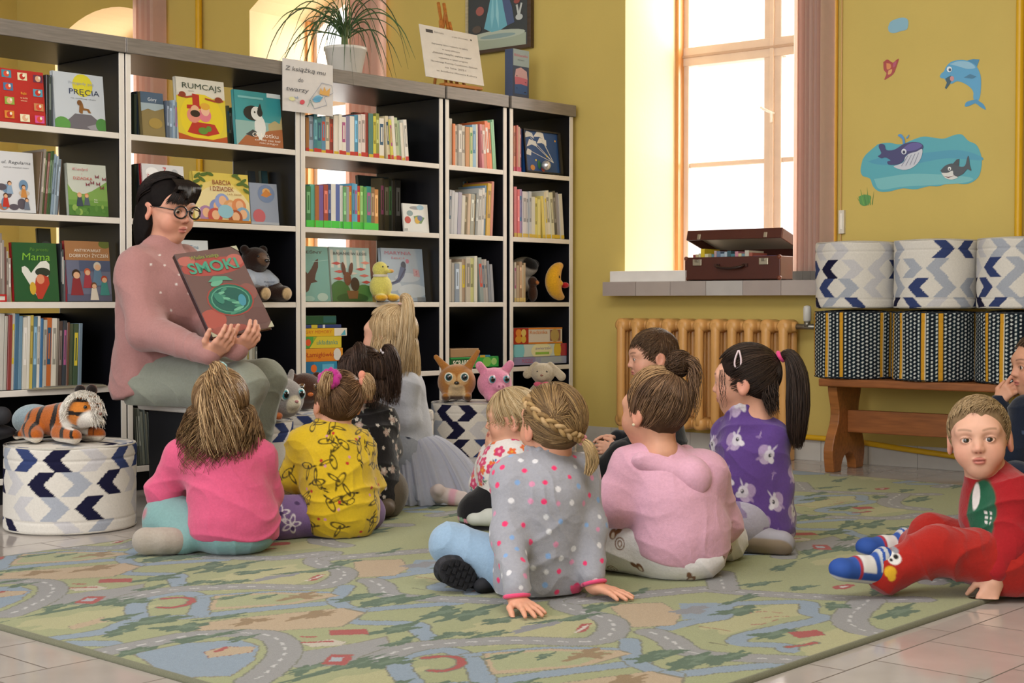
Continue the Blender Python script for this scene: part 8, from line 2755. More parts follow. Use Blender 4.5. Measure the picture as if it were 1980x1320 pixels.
 g = [tp, tp + o * .016 + Vector((.006, -.004, -.012)), tp + o * .02 + Vector((.012, -.006, -.045)), tp + o * .014 + Vector((.004, -.006, -.085))]
 pa = tail(g, 420, 77, [.006, .014, .016, .008], wave=.003, wfreq=1.2, length=(.75, 1))
 strands('ponytail', pa, .0012, haircols(len(pa), ['#b89a70', '#c9ad80', '#a5885f'], 77), hb)
 m = MB()
 m.tube([tp + (o.to_track_quat('Z', 'Y').to_matrix() @ Vector((.009 * math.cos(a), .009 * math.sin(a), .006))) for a in np.linspace(0, 2 * PI, 14)], .006, '#d98a94', 8)
 m.build('hair_tie', 'fabric', hb, world=True)
# ------------------------------------------------------------------ boy in black in front of the radiator
def dark_boy():
 Y = 5.85
 base = GP(1235, 960); base.z = RUGZ
 th = person('brown-haired boy in black sitting sideways in front of the radiator', base)
 f = unit((-.95, -.1, 0)); rt = Vector((f.y, -f.x, 0))
 pel, chest, neck = flr(J(1285, 925, Y), .1), J(1270, 800, Y), J(1264, 738, Y)
 shl, shr = J(1258, 765, Y - .10), J(1275, 765, Y + .10)
 el, er = J(1238, 860, Y - .12), J(1262, 860, Y + .12)
 wl, wr = J(1192, 868, Y - .06), J(1194, 846, Y + .04)
 H = Head(J(1262, 686, Y), unit((-1, -.16, -.10)), s=1.06)
 body(th, H, torso(pel, chest, neck, shl, shr, f, .07, .068, .036), [([shl, el, wl], [.03, .025, .02]), ([shr, er, wr], [.03, .025, .02])], '#d6a187',
   [fingers(wl, (-1, .05, .1), (-.1, -1, .2), (0, .2, 1), .9, (.5, .5, .5, .5)), fingers(wr, (-1, .0, .05), (0, .3, 1), (0, -1, .2), .9, (.3, .3, .3, .3))], .0024, brow='#4a3424', gaze=(-1, -.1, -.2), om=.4)
 BK = '#1b1d22'
 sw = torso(pel + Vector((0, 0, .03)), chest, neck, shl, shr, f, .112, .1, .05, 1.2) + limb([shl, el, wl], [.052, .046, .034], .03) + limb([shr, er, wr], [.052, .046, .034], .03)
 blobmesh('sweater', sw, .0045, 'fabric', BK, th, fold=[(.008, 6, 70, (.15, .1, 1))])
 hl, hr = pel + rt * -.06, pel + rt * .06
 kl, al = J(1205, 885, Y - .12), flr(J(1128, 945, Y - .1), .04)
 kr, ar = J(1215, 890, Y + .14), flr(J(1135, 940, Y + .14), .04)
 blobmesh('trousers', [cap(hl, hr, .09, .09, .05)] + limb([hl, kl, al], [.08, .06, .04], .03) + limb([hr, kr, ar], [.08, .06, .04], .03), .0045, 'fabric', '#17181c', th, post=clampz())
 shoe('shoe', th, flr(al, .034), flr(al + Vector((-.12, -.01, .0)), .034), (0, 0, 1), '#2a2b30', '#8a8a88', w=.034, vox=.004)
 shoe('shoe', th, flr(ar, .034), flr(ar + Vector((-.12, -.01, .0)), .034), (0, 0, 1), '#2a2b30', '#8a8a88', w=.034, vox=.004)
 hb = hair_cap(H, th, '#4a3526', front=.074, zf=.014)
 sh = ['#4d3827', '#5f4835', '#3f2d20', '#70573f']
 pa = short_hair(H, 1900, 81, .045, face=.42, brow=.40)
 strands('hair_strands', pa, .0012, haircols(len(pa), sh, 81), hb)
# ------------------------------------------------------------------ girl in the pale pink hoodie
def hoodie_girl():
 Y = 4.05
 base = GP(1290, 1130); base.z = RUGZ
 th = person('girl with a messy brown bun in a pale pink hoodie and white printed trousers', base)
 f = unit((-.62, 1, 0)); rt = Vector((f.y, -f.x, 0))
 pel, chest, neck = flr(J(1318, 1055, Y), .1), J(1292, 950, Y), J(1275, 880, Y)
 shl, shr = J(1222, 905, Y + .0), J(1362, 915, Y + .02)
 el, er = J(1188, 975, Y - .02), J(1392, 1010, Y + .12)
 wl, wr = J(1225, 990, Y + .10), J(1300, 1000, Y + .24)
 H = Head(J(1266, 790, Y), unit((-.82, 1, .02)), up=(.05, 0, 1), s=1.05)
 body(th, H, torso(pel, chest, neck, shl, shr, f, .07, .066, .036), [([shl, el, wl], [.03, .025, .02]), ([shr, er, wr], [.03, .025, .02])], '#d8a084',
   [fingers(wl, f, (0, 0, 1), rt, .85, (.4,) * 4), fingers(wr, -rt, (0, 0, 1), f, .85, (.4,) * 4)], .003)
 PK = '#dba8bd'
 sw = torso(pel + Vector((0, 0, .02)), chest, neck, shl, shr, f, .132, .112, .058, 1.15) + limb([shl, el, wl], [.058, .060, .045], .03) + limb([shr, er, wr], [.062, .060, .045], .03)
 sw += [cap(pel + rt * -.04 + Vector((0, 0, -.01)), pel + rt * .04 + Vector((0, 0, -.01)), .094, .094, .04), egg(pel + f * .22 - rt * .10 + Vector((0, 0, -.176)), (.42, .42, .165), .012, op='-')]
 blobmesh('hoodie', sw, .0038, 'fabric', PK, th, fold=[(.007, 26, 58, (.3, .1, 1)), (.0045, 29, 95, (.9, .1, .6))])
 nb = Vector(neck)
 hd = [cap(nb + rt * -.07 + Vector((0, 0, -.012)) - f * .02, nb + rt * .03 - f * .085 + Vector((.0, 0, -.05)), .030, .042, .025), cap(nb + rt * .09 - f * .0 + Vector((0, 0, -.005)), nb + rt * .05 - f * .085 + Vector((0, 0, -.055)), .032, .044, .025), cap(nb + rt * .05 - f * .08 + Vector((0, 0, -.05)), nb + rt * .045 - f * .075 + Vector((0, 0, -.115)), .042, .028, .03),
    egg(nb + Vector((0, 0, .012)), (.054, .054, .05), .012, op='-')]
 blobmesh('hood', hd, .0032, 'fabric', PK, th, fold=[(.008, 7, 60, (.6, .1, 1))])
 hl, hr = flr(pel + rt * -.05, .075), flr(pel + rt * .045, .075)
 kl, al = flr(J(1182, 1048, Y + .05), .06), flr(J(1290, 1108, Y - .02), .045)
 kr, ar = flr(J(1400, 1060, Y + .26), .06), flr(J(1230, 1080, Y + .26), .045)
 BR = '#7a5238'
 s1 = [(0, 0, .45, .62, .2, BR), (.5, .55, .3, .5, -.5, BR), (.05, -.15, .22, .35, .2, '#d6c8b8')]
 s2 = [(0, 0, .5, .62, .2, (BR,)), (0, 0, .22, .32, .2, ('#8a6a52',))]
 s3 = [(.5 * math.cos(a), .5 * math.sin(a), .35, .1, a, '#c98a94') for a in np.linspace(0, PI, 4)[:-1]] + [(-.5 * math.cos(a), -.5 * math.sin(a), .35, .1, a, '#c98a94') for a in np.linspace(0, PI, 4)[:-1]]
 def tc(P, N):
  o = np.tile(np.array(lin('#dcd8d8')), (len(P), 1))
  o = motifs(P, N, o, 14, 26, s1, .024, .07)
  o = motifs(P, N, o, 15, 16, s2, .026, .09)
  return motifs(P, N, o, 16, 30, s3, .010, .05)
 blobmesh('trousers', [cap(hl, hr, .072, .072, .05), egg(pel + Vector((0, -.0, -.045)), (.120, .110, .070), .04)] + limb([hl, kl, al], [.076, .068, .048], .035) + limb([hr, kr, ar], [.066, .060, .045], .035), .003, 'fabric', tc, th, fold=[(.004, 4, 80, (1, .2, .3))], post=clampz())
 shoe('shoe', th, flr(J(1225, 1105, Y + .02), .034), flr(J(1172, 1092, Y + .06), .034), (.25, .85, .3), '#8f8578', '#6d6154', w=.036)
 hb = hair_cap(H, th, '#4d3828', front=.072)
 sh = ['#5c4432', '#6d5340', '#4a3626', '#86694e', '#7a5d44']
 tie = (.25, -.35, .88)
 pa = swept(H, 1700, 91, tie, puff=.05, low=-.8, jit=.08)
 strands('hair_strands', pa, .0013, haircols(len(pa), sh, 91), hb)
 pa = swept(H, 260, 93, tie, puff=.12, low=-.2, jit=.14, keep=lambda d: d[1] > .1)
 strands('hair_front', pa, .0012, haircols(len(pa), ['#a5825c', '#b8946a', '#8a6a4c'], 93), hb)
 tp = Vector(on_head(H, np.array([tie]) / np.linalg.norm(tie), 1.10)[0])
 rs = np.random.RandomState(4)
 pa = []
 for i in range(800):
  ax = rs.normal(size=3); ax /= np.linalg.norm(ax)
  u = np.cross(ax, (.3, .5, .8)); u /= np.linalg.norm(u); v = np.cross(ax, u)
  r = rs.uniform(.018, .036)
  a = np.linspace(0, rs.uniform(2, 4.5), 14)[:, None] + rs.uniform(0, 6.3)
  pa.append(np.array(tp + Vector((.012, 0, .022))) + (u * np.cos(a) + v * np.sin(a)) * r * np.array((1.0, 1, .95)) + ax * rs.normal(0, .008))
 strands('hair_bun', pa, .0013, haircols(len(pa), ['#4a3626', '#3d2c20', '#5c4432'], 95), hb)
 g = [tp + Vector((.03, -.01, .03)), tp + Vector((.05, -.02, .01)), tp + Vector((.045, -.03, -.06)), tp + Vector((.03, -.03, -.13))]
 strands('loose_hair', tail(g, 160, 96, [.02, .016, .02, .03], wave=.012, wfreq=1.3, length=(.4, 1)), .0012, haircols(160, sh, 96), hb)
 m = MB()
 m.ball(H.p(-.079, -.006, -.040), .0045, '#d9c9a8')
 m.build('earring', 'gloss', th, world=True)
# ------------------------------------------------------------------ girl in the purple sweater
def purple_girl():
 Y = 4.50
 base = GP(1450, 1080); base.z = RUGZ
 th = person('girl with a long dark ponytail kneeling in a purple sweater with white pony heads', base)
 f = unit((-.85, .75, 0)); rt = Vector((f.y, -f.x, 0))
 pel, chest, neck = J(1462, 985, Y), J(1450, 870, Y), J(1438, 800, Y)
 shl, shr = J(1408, 840, Y + .08), J(1490, 845, Y - .03)
 el, er = J(1398, 940, Y + .08), J(1502, 940, Y - .02)
 wl, wr = J(1400, 990, Y + .18), J(1440, 1000, Y + .06)
 H = Head(J(1442, 732, Y), unit((-1, .42, -.04)), s=1.06)
 body(th, H, torso(pel, chest, neck, shl, shr, f, .07, .066, .036), [([shl, el, wl], [.03, .025, .02]), ([shr, er, wr], [.03, .025, .02])], '#daa58c',
   [fingers(wl, f, (0, 0, 1), rt, .85, (.4,) * 4), fingers(wr, f, (0, 0, 1), -rt, .85, (.4,) * 4)], .0026, brow='#3a2a20')
 # generic pony heads: white face, lilac mane, dark eye, little horn
 pny = [(-.35, .15, .55, .6, .3, '#a892b8'), (-.1, -.35, .5, .45, .5, '#b5a3c2'), (.1, .05, .42, .5, -.3, '#cfcad6'), (.45, -.25, .3, .24, -.6, '#d9d5de'), (.3, .75, .34, .07, 1.15, '#c4bcd0'), (-.1, .6, .14, .2, .3, '#c9c2d2'), (.18, .08, .14, .17, 0, '#1d1a26'), (.22, .13, .05, .06, 0, '#e6e2ea'), (-.6, -.5, .3, .12, .9, '#9d86b0')]
 def col(P, N):
  o = np.tile(np.array(lin('#60448a')), (len(P), 1))
  cs = [P[np.argmin(np.linalg.norm(P - np.array(J(x, y, Y - .1)), axis=1))] for x, y in ((1415, 846), (1440, 950), (1500, 970), (1385, 930), (1468, 1012), (1486, 880))]
  o = motifs(P, N, o, 41, 22, pny, .036, .085, centers=cs, tilt=.5)
  return motifs(P, N, o, 43, 14, [(0, 0, .7, .1, .5, '#a892b8'), (.3, .3, .2, .5, .2, '#8a72a8')], .018, .07, tilt=2)
 sw = torso(pel, chest, neck, shl, shr, f, .112, .100, .050, 1.15) + limb([shl, el, wl], [.05, .046, .034], .03) + limb([shr, er, wr], [.05, .046, .034], .03)
 sw += [cap(pel + Vector((0, 0, -.02)), pel + Vector((.01, 0, -.05)), .11, .108, .04), egg(pel + Vector((0, 0, -.255)), (.3, .3, .16), .01, op='-')]
 cz = Vector(neck) + Vector((0, 0, .01))
 sw += [cap(cz + Vector((.040 * math.cos(a), .040 * math.sin(a), -.02)), cz + Vector((.042 * math.cos(a), .042 * math.sin(a), .022)), .011, .010, .014) for a in np.linspace(0, 2 * PI, 14)]
 blobmesh('sweater', sw, .003, 'fabric', col, th, fold=[(.006, 36, 65, (.2, .1, 1)), (.004, 39, 95, (.9, .1, .6))])
 hl, hr = pel + rt * -.06 + Vector((0, 0, -.03)), pel + rt * .06 + Vector((0, 0, -.03))
 kl, al = flr(J(1392, 1040, Y + .16), .05), flr(J(1450, 1055, Y + .06), .038)
 kr, ar = flr(J(1405, 1062, Y - .04), .05), flr(J(1462, 1068, Y - .07), .038)
 blobmesh('leggings', [cap(hl, hr, .085, .085, .05)] + limb([hl, kl, al], [.08, .056, .04], .03) + limb([hr, kr, ar], [.08, .056, .04], .03), .004, 'fabric', lambda P, N: mixcol(np.tile(np.array(lin('#a8a4b2')), (len(P), 1)), (waves(P, 5, 90) > .3) * .8, '#7d6a90'), th, post=clampz())
 shoe('shoe', th, flr(J(1432, 1068, Y - .08), .04), flr(J(1510, 1062, Y - .12), .036), (-.25, .75, .55), '#9d9aa2', '#8f7f6c', w=.042, h=.05)
 shoe('shoe', th, flr(J(1440, 1050, Y + .06), .036), flr(J(1505, 1050, Y + .0), .036), (-.25, .6, .65), '#9d9aa2', '#8f7f6c', w=.036, h=.05)
 hb = hair_cap(H, th, '#241a15', front=.074)
 sh = ['#2a1f19', '#352820', '#201713', '#45352b']
 tie = (.06, -.93, .48)
 pa = swept(H, 1700, 101, tie, puff=.02, low=-.75, jit=.04, face=.42, brow=.36)
 strands('hair_strands', pa, .0012, haircols(len(pa), sh, 101), hb)
 tp = Vector(on_head(H, np.array([tie]) / np.linalg.norm(tie), 1.06)[0])
 g = [tp, tp + Vector((.03, -.02, .008)), tp + Vector((.05, -.03, -.05)), tp + Vector((.052, -.04, -.13)), tp + Vector((.048, -.045, -.21)), tp + Vector((.05, -.04, -.27))]
 pa = tail(g, 900, 103, [.008, .02, .032, .036, .03, .014], wave=.003, wfreq=1, length=(.7, 1))
 strands('ponytail', pa, .0012, haircols(len(pa), sh, 103), hb)
 g = [tp + Vector((-.03, -.01, -.06)), tp + Vector((-.03, -.03, -.11)), tp + Vector((-.02, -.05, -.17))]
 strands('nape_hair', tail(g, 160, 105, [.03, .026, .016], wave=.004), .0012, haircols(160, sh, 105), hb)
 g = [H.p(-.066, .05, .03), H.p(-.078, .048, -.02), H.p(-.072, .046, -.08)]
 strands('temple_hair', tail(g, 12, 106, [.009, .012, .010], wave=.004), .0007, haircols(12, sh, 106), hb)
 m = MB()
 q = (tp - H.c).normalized().to_track_quat('Z', 'Y').to_matrix()
 m.tube([tp + (q @ Vector((.013 * math.cos(a), .013 * math.sin(a), .008))) for a in np.linspace(0, 2 * PI, 16)], .007, '#d9487f', 8)
 m.build('hair_tie', 'fabric', hb, world=True)
 m = MB()
 cp_ = Vector(on_head(H, np.array([(-.88, .10, .46)]), 1.08)[0])
 v1 = (H.u * .95 - H.f * .1).normalized(); v2 = H.f
 pts = [cp_ + v1 * (.026 * math.cos(a)) + v2 * (.0075 * math.sin(a) * (1.2 - math.cos(a) * .6)) for a in np.linspace(0, 2 * PI, 20)]
 m.tube(pts, .003, '#d9c4c9', 6)
 m.build('hair_clip', 'gloss', hb, world=True)
# ------------------------------------------------------------------ boy in red looking at us
def red_boy():
 Y = 3.86
 base = GP(1930, 1150); base.z = RUGZ
 th = person('boy with short fair hair all in red, looking at the camera', base)
 f = unit((-.95, -.35, 0)); rt = Vector((f.y, -f.x, 0))
 pel, chest, neck = flr(J(1962, 1085, Y), .1), J(1938, 985, Y), J(1908, 908, Y)
 shl, shr = J(1962, 958, Y - .08), J(1925, 955, Y + .12)
 el, er = J(1958, 1045, Y - .10), J(1905, 1050, Y + .18)
 wl, wr = J(1922, 1130, Y - .13), J(1865, 1080, Y + .16)
 wl.z = .055
 H = Head(J(1893, 840, Y - .01), unit((-.36, -1, .03)), up=(-.10, -.05, 1), s=1.04, long=1.04)
 hnd = fingers(wl, (-.35, -.15, -.8), (-.2, -1, .1), (-1, .1, 0), .95, (.25, .3, .35, .4), .12, thumb_out=1.0)
 body(th, H, torso(pel, chest, neck, shl, shr, f, .07, .068, .036), [([shl, el, wl], [.03, .026, .022]), ([shr, er, wr], [.03, .026, .02])], '#d9a78e',
   [hnd, fingers(wr, f, (0, 0, 1), -rt, .85, (.4,) * 4)], .0019, brow='#8a6a50', iris='#3f2c20', gaze=(Vector((0, 0, CAMZ)) - H.c), nr=(.034, .042), om=.35)
 RD = '#9c1d23'
 gc, wc, bc = [np.array(J(x, y, Y - .10)) for x, y in ((1885, 990), (1858, 965), (1893, 1040))]
 def col(P, N):
  o = np.tile(np.array(lin(RD)), (len(P), 1))
  # the printed front: a green shape, white patches, lettering-like dashes
  u = P @ np.array((.8, -.6, 0.0))
  front = (N @ np.array(f)) > -.25
  px_ = 990 + FPX * P[:, 0] / P[:, 1]
  d = P - gc
  q = np.hypot((d @ np.array((.75, -.65, 0))) / .046, d[:, 2] / .078)
  o = mixcol(o, soft((q - 1) * .03, .004) * front, '#1f5a40')
  d = P - wc
  o = mixcol(o, soft(np.hypot((d @ np.array((.7, -.7, 0))) / .012, d[:, 2] / .034) - 1, .2) * front, '#d9d3cf')
  d = P - bc
  o = mixcol(o, soft(np.hypot((d @ np.array((.7, -.7, 0))) / .022, d[:, 2] / .018) - 1, .2) * front, '#25606a')
  for dz in (0, -.012, -.024):
   d = P - (wc + np.array((.03, -.03, -.036 + dz)))
   o = mixcol(o, soft(np.abs(d[:, 2]) - .0036, .002) * soft(np.abs(d @ np.array((.7, -.7, 0))) - .012, .003) * (np.sin(P[:, 0] * 700) > -.3) * front, '#d9d5d2')
  return o
 sw = torso(pel + Vector((0, 0, .02)), chest, neck, shl, shr, f, .12, .106, .046, 1.1) + limb([shl, el, wl + Vector((.004, .004, .028))], [.05, .050, .036], .03) + limb([shr, er, wr], [.056, .05, .034], .03)
 cz = Vector(neck)
 sw += [cap(cz + Vector((.04 * math.cos(a), .038 * math.sin(a), -.022)), cz + Vector((.038 * math.cos(a), .036 * math.sin(a), -.008)), .012, .009, .014) for a in np.linspace(0, 2 * PI, 14)]
 blobmesh('sweater', sw, .0028, 'fabric', col, th, fold=[(.008, 46, 55, (.2, .1, 1)), (.005, 49, 85, (.9, .1, .6))], post=clampz())
 hl, hr = flr(pel + rt * -.06, .085), flr(pel + rt * .06, .085)
 s_ = -1
 k1, a1 = flr(J(1812, 1062, Y - .10), .058), flr(J(1712, 1107, Y - .10), .042)
 k2, a2 = flr(J(1805, 1038, Y + .16), .058), flr(J(1752, 1066, Y + .26), .042)
 hA, hB = flr(J(1950, 1100, Y - .07), .08), flr(J(1940, 1080, Y + .08), .08)
 pc_ = np.array(J(1733, 1090, Y - .16))
 def tcol(P, N):
  o = np.tile(np.array(lin('#a2241d')), (len(P), 1))
  for (dx, dz, r, c) in ((0, .012, .016, '#d9d5d0'), (.004, .016, .006, '#1d1a1a'), (-.008, .008, .004, '#1d1a1a'), (-.012, -.022, .015, '#d6a52a'), (-.008, -.036, .010, '#d6a52a'), (.006, .030, .007, '#8a8a90')):
   d = P - (pc_ + np.array((dx, 0, dz)))
   o = mixcol(o, soft(np.hypot(d[:, 0], d[:, 2]) - r, .003) * (N[:, 1] < .2), c)
  return o
 blobmesh('trousers', [cap(hA, hB, .085, .085, .05), egg(pel + Vector((0, 0, -.04)), (.12, .12, .08), .04)] + limb([hA, k1, a1], [.082, .06, .052], .03) + limb([hB, k2, a2], [.08, .06, .05], .03), .0032, 'fabric', tcol, th, fold=[(.010, 54, 60, (1, .2, .3)), (.005, 57, 110, (1, .2, .2))], post=clampz())
 def shc(P, N, o, h0, a, un):
  x, z = (P - h0) @ a, (P - h0) @ un
  o = mixcol(o, soft(np.abs(x - .070) - .020, .004) * soft(.006 - z, .004), '#d6d4d2')
  o = mixcol(o, soft(np.abs(x - .094) - .004, .003), '#a5303a')
  o = mixcol(o, soft(np.abs(x - .024) - .012, .003) * (np.sin(x * 420) > -.4) * soft(.010 - z, .004), '#b5b8bc')
  return mixcol(o, soft(x - .002, .004), '#a5a8b2')
 for a_, tt in ((a1, J(1600, 1098, Y - .17)), (a2, J(1672, 1058, Y + .20))):
  hh = flr(a_ + Vector((-.005, 0, -.002)), .034)
  tt = flr(tt, .034)
  tt = hh + (tt - hh).normalized() * .125
  shoe('shoe', th, hh, tt, (0, -.12, 1), '#2c4f9a', '#d3d0cb', w=.036, colf=shc, vox=.0026)
  m = [cap(a_ + Vector((.02, 0, .0)), a_ + Vector((-.012, 0, -.004)), .036, .034, .01)]
  blobmesh('sock', m, .0035, 'fabric', '#8f9096', th, post=clampz())
 hb = hair_cap(H, th, '#7d664b', front=.076, zf=.026)
 sh = ['#8a7254', '#a08663', '#75603f', '#b39a76']
 pa = short_hair(H, 3000, 111, .026, comb=(.5, .5, -.4), low=-.32, face=.30, brow=.56, lift=.02)
 strands('hair_strands', pa, .0010, haircols(len(pa), sh, 111), hb)
# ------------------------------------------------------------------ boy in navy at the right edge
def navy_boy():
 Y = 5.05
 base = PT(2010, 960, Y); base.z = RUGZ
 th = person('boy in navy at the right edge with a finger at his mouth', base)
 f = unit((-1, -.1, 0)); rt = Vector((f.y, -f.x, 0))
 pel, chest, neck = flr(J(2015, 960, Y), .1), J(2010, 830, Y), J(2006, 765, Y)
 shl, shr = J(1985, 795, Y - .11), J(2010, 795, Y + .11)
 el, er = J(1962, 880, Y - .13), J(1945, 850, Y + .14)
 wl, wr = J(1945, 900, Y - .05), J(1932, 775, Y + .04)
 H = Head(J(2012, 702, Y), unit((-1, -.12, -.05)), s=1.08)
 body(th, H, torso(pel, chest, neck, shl, shr, f, .07, .068, .036), [([shl, el, wl], [.03, .025, .02]), ([shr, er, wr], [.03, .025, .021])], '#c99478',
   [fingers(wr, J(1960, 742, Y + .01) - wr, (-.6, -.8, .3), (.2, .1, 1), .95, (.15, .9, 1.0, 1.0)), fingers(wl, f, (0, 0, 1), -rt, .85, (.4,) * 4)], .0026, brow='#4a3424', gaze=(-1, -.1, -.1))
 sw = torso(pel + Vector((0, 0, .03)), chest, neck, shl, shr, f, .112, .102, .05, 1.2) + limb([shl, el, wl], [.052, .046, .034], .03) + limb([shr, er, wr + Vector((.0, 0, -.012))], [.052, .048, .034], .03)
 blobmesh('sweater', sw, .004, 'fabric', lambda P, N: spots(P, np.tile(np.array(lin('#1a2130')), (len(P), 1)), 3, 12, .007, ['#3d4a60'], minsep=.06), th, fold=[(.008, 6, 70, (.15, .1, 1))])
 hl, hr = pel + rt * -.06, pel + rt * .06
 kl, al = flr(J(1965, 930, Y - .2), .055), flr(J(2000, 985, Y - .22), .04)
 kr, ar = flr(J(1950, 915, Y + .2), .055), flr(J(2000, 950, Y + .16), .04)
 blobmesh('trousers', [cap(hl, hr, .09, .09, .05)] + limb([hl, kl, al], [.08, .06, .042], .03) + limb([hr, kr, ar], [.08, .06, .042], .03), .0045, 'fabric', '#20283a', th, post=clampz())
 hb = hair_cap(H, th, '#4a3829', front=.074, zf=.016)
 pa = short_hair(H, 900, 121, .03)
 strands('hair_strands', pa, .0013, haircols(len(pa), ['#4d3a2a', '#5f4a36', '#3f2f22'], 121), hb)
# ------------------------------------------------------------------ the woman reading, and her book
def woman():
 Y = 5.42
 base = PT(330, 770, Y); base.z = 0.386
 th = person('dark-haired woman with glasses in a dusty pink sweater sitting and holding up a big book', base)
 f = unit((.80, -.60, 0)); rt = Vector((f.y, -f.x, 0))
 pel, chest, neck = J(312, 716, Y + .02), J(306, 560, Y), J(312, 478, Y)
 shn, shf = J(267, 522, Y - .11), J(352, 512, Y + .15)
 eln, elf = J(283, 640, Y - .20), J(395, 620, Y + .02)
 wn, wf = J(406, 685, Y - .432), J(457, 677, Y - .385)
 H = Head(J(324, 398, Y), unit((.84, -.58, -.16)), s=1.16, long=1.14)
 hn = fingers(wn, J(446, 654, Y - .482) - wn, (.25, -.75, -.6), (-.2, -.2, 1), 1.25, (.30, .4, .5, .6), .12, thumb_out=.8, thumb_curl=.1)
 hf = fingers(wf, J(494, 648, Y - .415) - wf, (.3, -.7, -.6), (-.2, .3, 1), 1.2, (.45, .5, .55, .6), .16, thumb_out=.8)
 body(th, H, torso(pel, chest, neck, shn, shf, f, .10, .10, .05), [([shn, eln, wn], [.045, .036, .026]), ([shf, elf, wf], [.045, .036, .026])], '#d39b82', [hn, hf], .0026, brow='#3a2c26', gaze=(.75, -.5, -.45), neck=((0, -.02, -.06), (0, -.03, -.12)), nr=(.046, .05))
 PK = '#a87a76'
 sw = torso(pel + Vector((0, 0, .02)), chest, neck, shn, shf, f, .162, .146, .068, 1.2, .07) + limb([shn, eln, wn], [.074, .064, .040], .04) + limb([shf, elf, wf], [.072, .060, .040], .04)
 sw += [cap(pel + Vector((0, 0, -.0)) - f * .02, pel + Vector((0, 0, -.05)) - f * .02, .175, .178, .04, (tuple(f), 1.1)), cap(chest + f * .05 - Vector((0, 0, .03)), chest + f * .06 - Vector((0, 0, .06)), .115, .115, .06)]
 cz = Vector(neck) + Vector((0, 0, -.012))
 sw += [cap(cz + Vector((.054 * math.cos(a), .054 * math.sin(a), -.03)), cz + Vector((.052 * math.cos(a), .052 * math.sin(a), .034)), .014, .012, .02) for a in np.linspace(0, 2 * PI, 16)]
 sw += [egg(pel + Vector((.0, 0, -.30)) + f * .1, (.42, .42, .235), .012, op='-')]
 cc = [np.array(J(x, y, Y - .22)) for x, y in ((305, 512), (332, 530), (330, 548), (352, 566), (295, 490), (285, 510), (340, 500), (305, 565), (322, 600))]
 def col(P, N):
  o = np.tile(np.array(lin(PK)), (len(P), 1))
  for c in cc:
   o = mixcol(o, soft(np.hypot(P[:, 0] - c[0], P[:, 2] - c[2]) - .0035, .002) * (N[:, 1] < 0), '#e0d6d0')
  return o
 blobmesh('sweater', sw, .0042, 'fabric', col, th, fold=[(.009, 66, 38, (.3, .1, 1)), (.006, 69, 66, (.9, .1, .5))], post=clampz(.3875))
 GN = '#8b8f82'
 hn_, hf_ = J(300, 738, Y - .04), J(345, 734, Y + .16)
 kn, kf = J(468, 745, Y - .32), J(508, 738, Y - .06)
 an, af = J(440, 925, Y - .30), J(478, 905, Y - .02)
 an.z = af.z = .09
 zs = .3855
 def post(V, N):
  V = V.copy()
  c = (V[:, 0] < J(500, 770, Y).x) & (V[:, 1] > 5.22) & (V[:, 2] > .2)
  V[:, 2] = np.where(c, np.maximum(V[:, 2], zs), V[:, 2])
  return V
 blobmesh('trousers', [cap(hn_, hf_, .105, .105, .05), cap(pel, pel + Vector((0, 0, -.04)), .15, .15, .05, (tuple(f), 1.1))] + limb([hn_, kn, an], [.105, .078, .055], .03) + limb([hf_, kf, af], [.105, .078, .055], .03), .0048, 'fabric', GN, th, fold=[(.010, 74, 36, (1, .2, .6)), (.005, 77, 70, (.5, .2, 1))], post=post)
 for a_ in (an, af):
  h_ = Vector((a_.x - .02, a_.y + .02, .036))
  shoe('shoe', th, h_, h_ + f * .17, (0, 0, 1), '#2a2b2f', '#1d1d20', w=.040, vox=.005, h=.06)
 hb = hair_cap(H, th, '#15100f', front=.070, extra=[H.e(0, -.048, -.050, .076, .05, .078, .03), H.e(-.066, -.030, -.06, .022, .032, .072, .02), H.e(.066, -.030, -.06, .022, .032, .072, .02)], vox=.004, ears=0)
 sh = ['#17110f', '#231a17', '#120d0c', '#2f2420']
 pa = loose(H, 2400, 131, (.05, .115), wave=.004, low=-.45, face=.38, brow=.34, part=(.25, .1, 1), out=.010, wfreq=.8, lift=1.05, back=.95, keep=lambda d: d[2] > .6 or d[1] < .06)
 strands('hair_strands', pa, .0014, haircols(len(pa), sh, 131), hb)
 pa = []
 rs = np.random.RandomState(6)
 for i in range(240):
  x = rs.uniform(-.058, .058)
  e = [H.p(x * .6, .045, .088), H.p(x * .9, .085, .070), H.p(x + .008, .094 - abs(x) * .25, .035), H.p(x * 1.05 + .016, .092 - abs(x) * .35, rs.uniform(.008, .02))]
  pa.append(catmull(np.array([list(v) for v in e]), 10))
 strands('fringe', pa, .0013, haircols(240, sh, 133), hb)
 # glasses
 m = MB()
 for s in (-1, 1):
  c = H.p(s * .0295, .0955, -.009)
  pts = [c + H.r * (.0235 * H.s * math.cos(a)) + H.u * (.0185 * H.s * math.sin(a)) - H.f * (.006 * abs(math.cos(a)) * (1 if s * math.cos(a) > 0 else .2)) for a in np.linspace(0, 2 * PI, 24)]
  m.tube(pts, .0034, '#17151a', 8, cap=False)
  m.tube([H.p(s * .053, .087, -.004), H.p(s * .070, .05, -.002), H.p(s * .074, -.01, -.004)], .0022, '#17151a', 8)
 m.tube([H.p(-.008, .099, -.006), H.p(0, .102, -.003), H.p(.008, .099, -.006)], .0022, '#17151a', 8)
 m.build('glasses', 'gloss', th, world=True)
 m = MB()
 m.ball(H.p(-.080, -.004, -.046), .005, '#e0dcd6')
 m.build('earring', 'gloss', th, world=True)
 # the big book she holds up
 ctr = J(434, 562, Y - .33)
 up = unit(J(399, 484, Y - .25) - J(471, 640, Y - .36))
 r0 = Vector((math.cos(.62), math.sin(.62), 0))
 r1 = (r0 - up * r0.dot(up)).normalized()
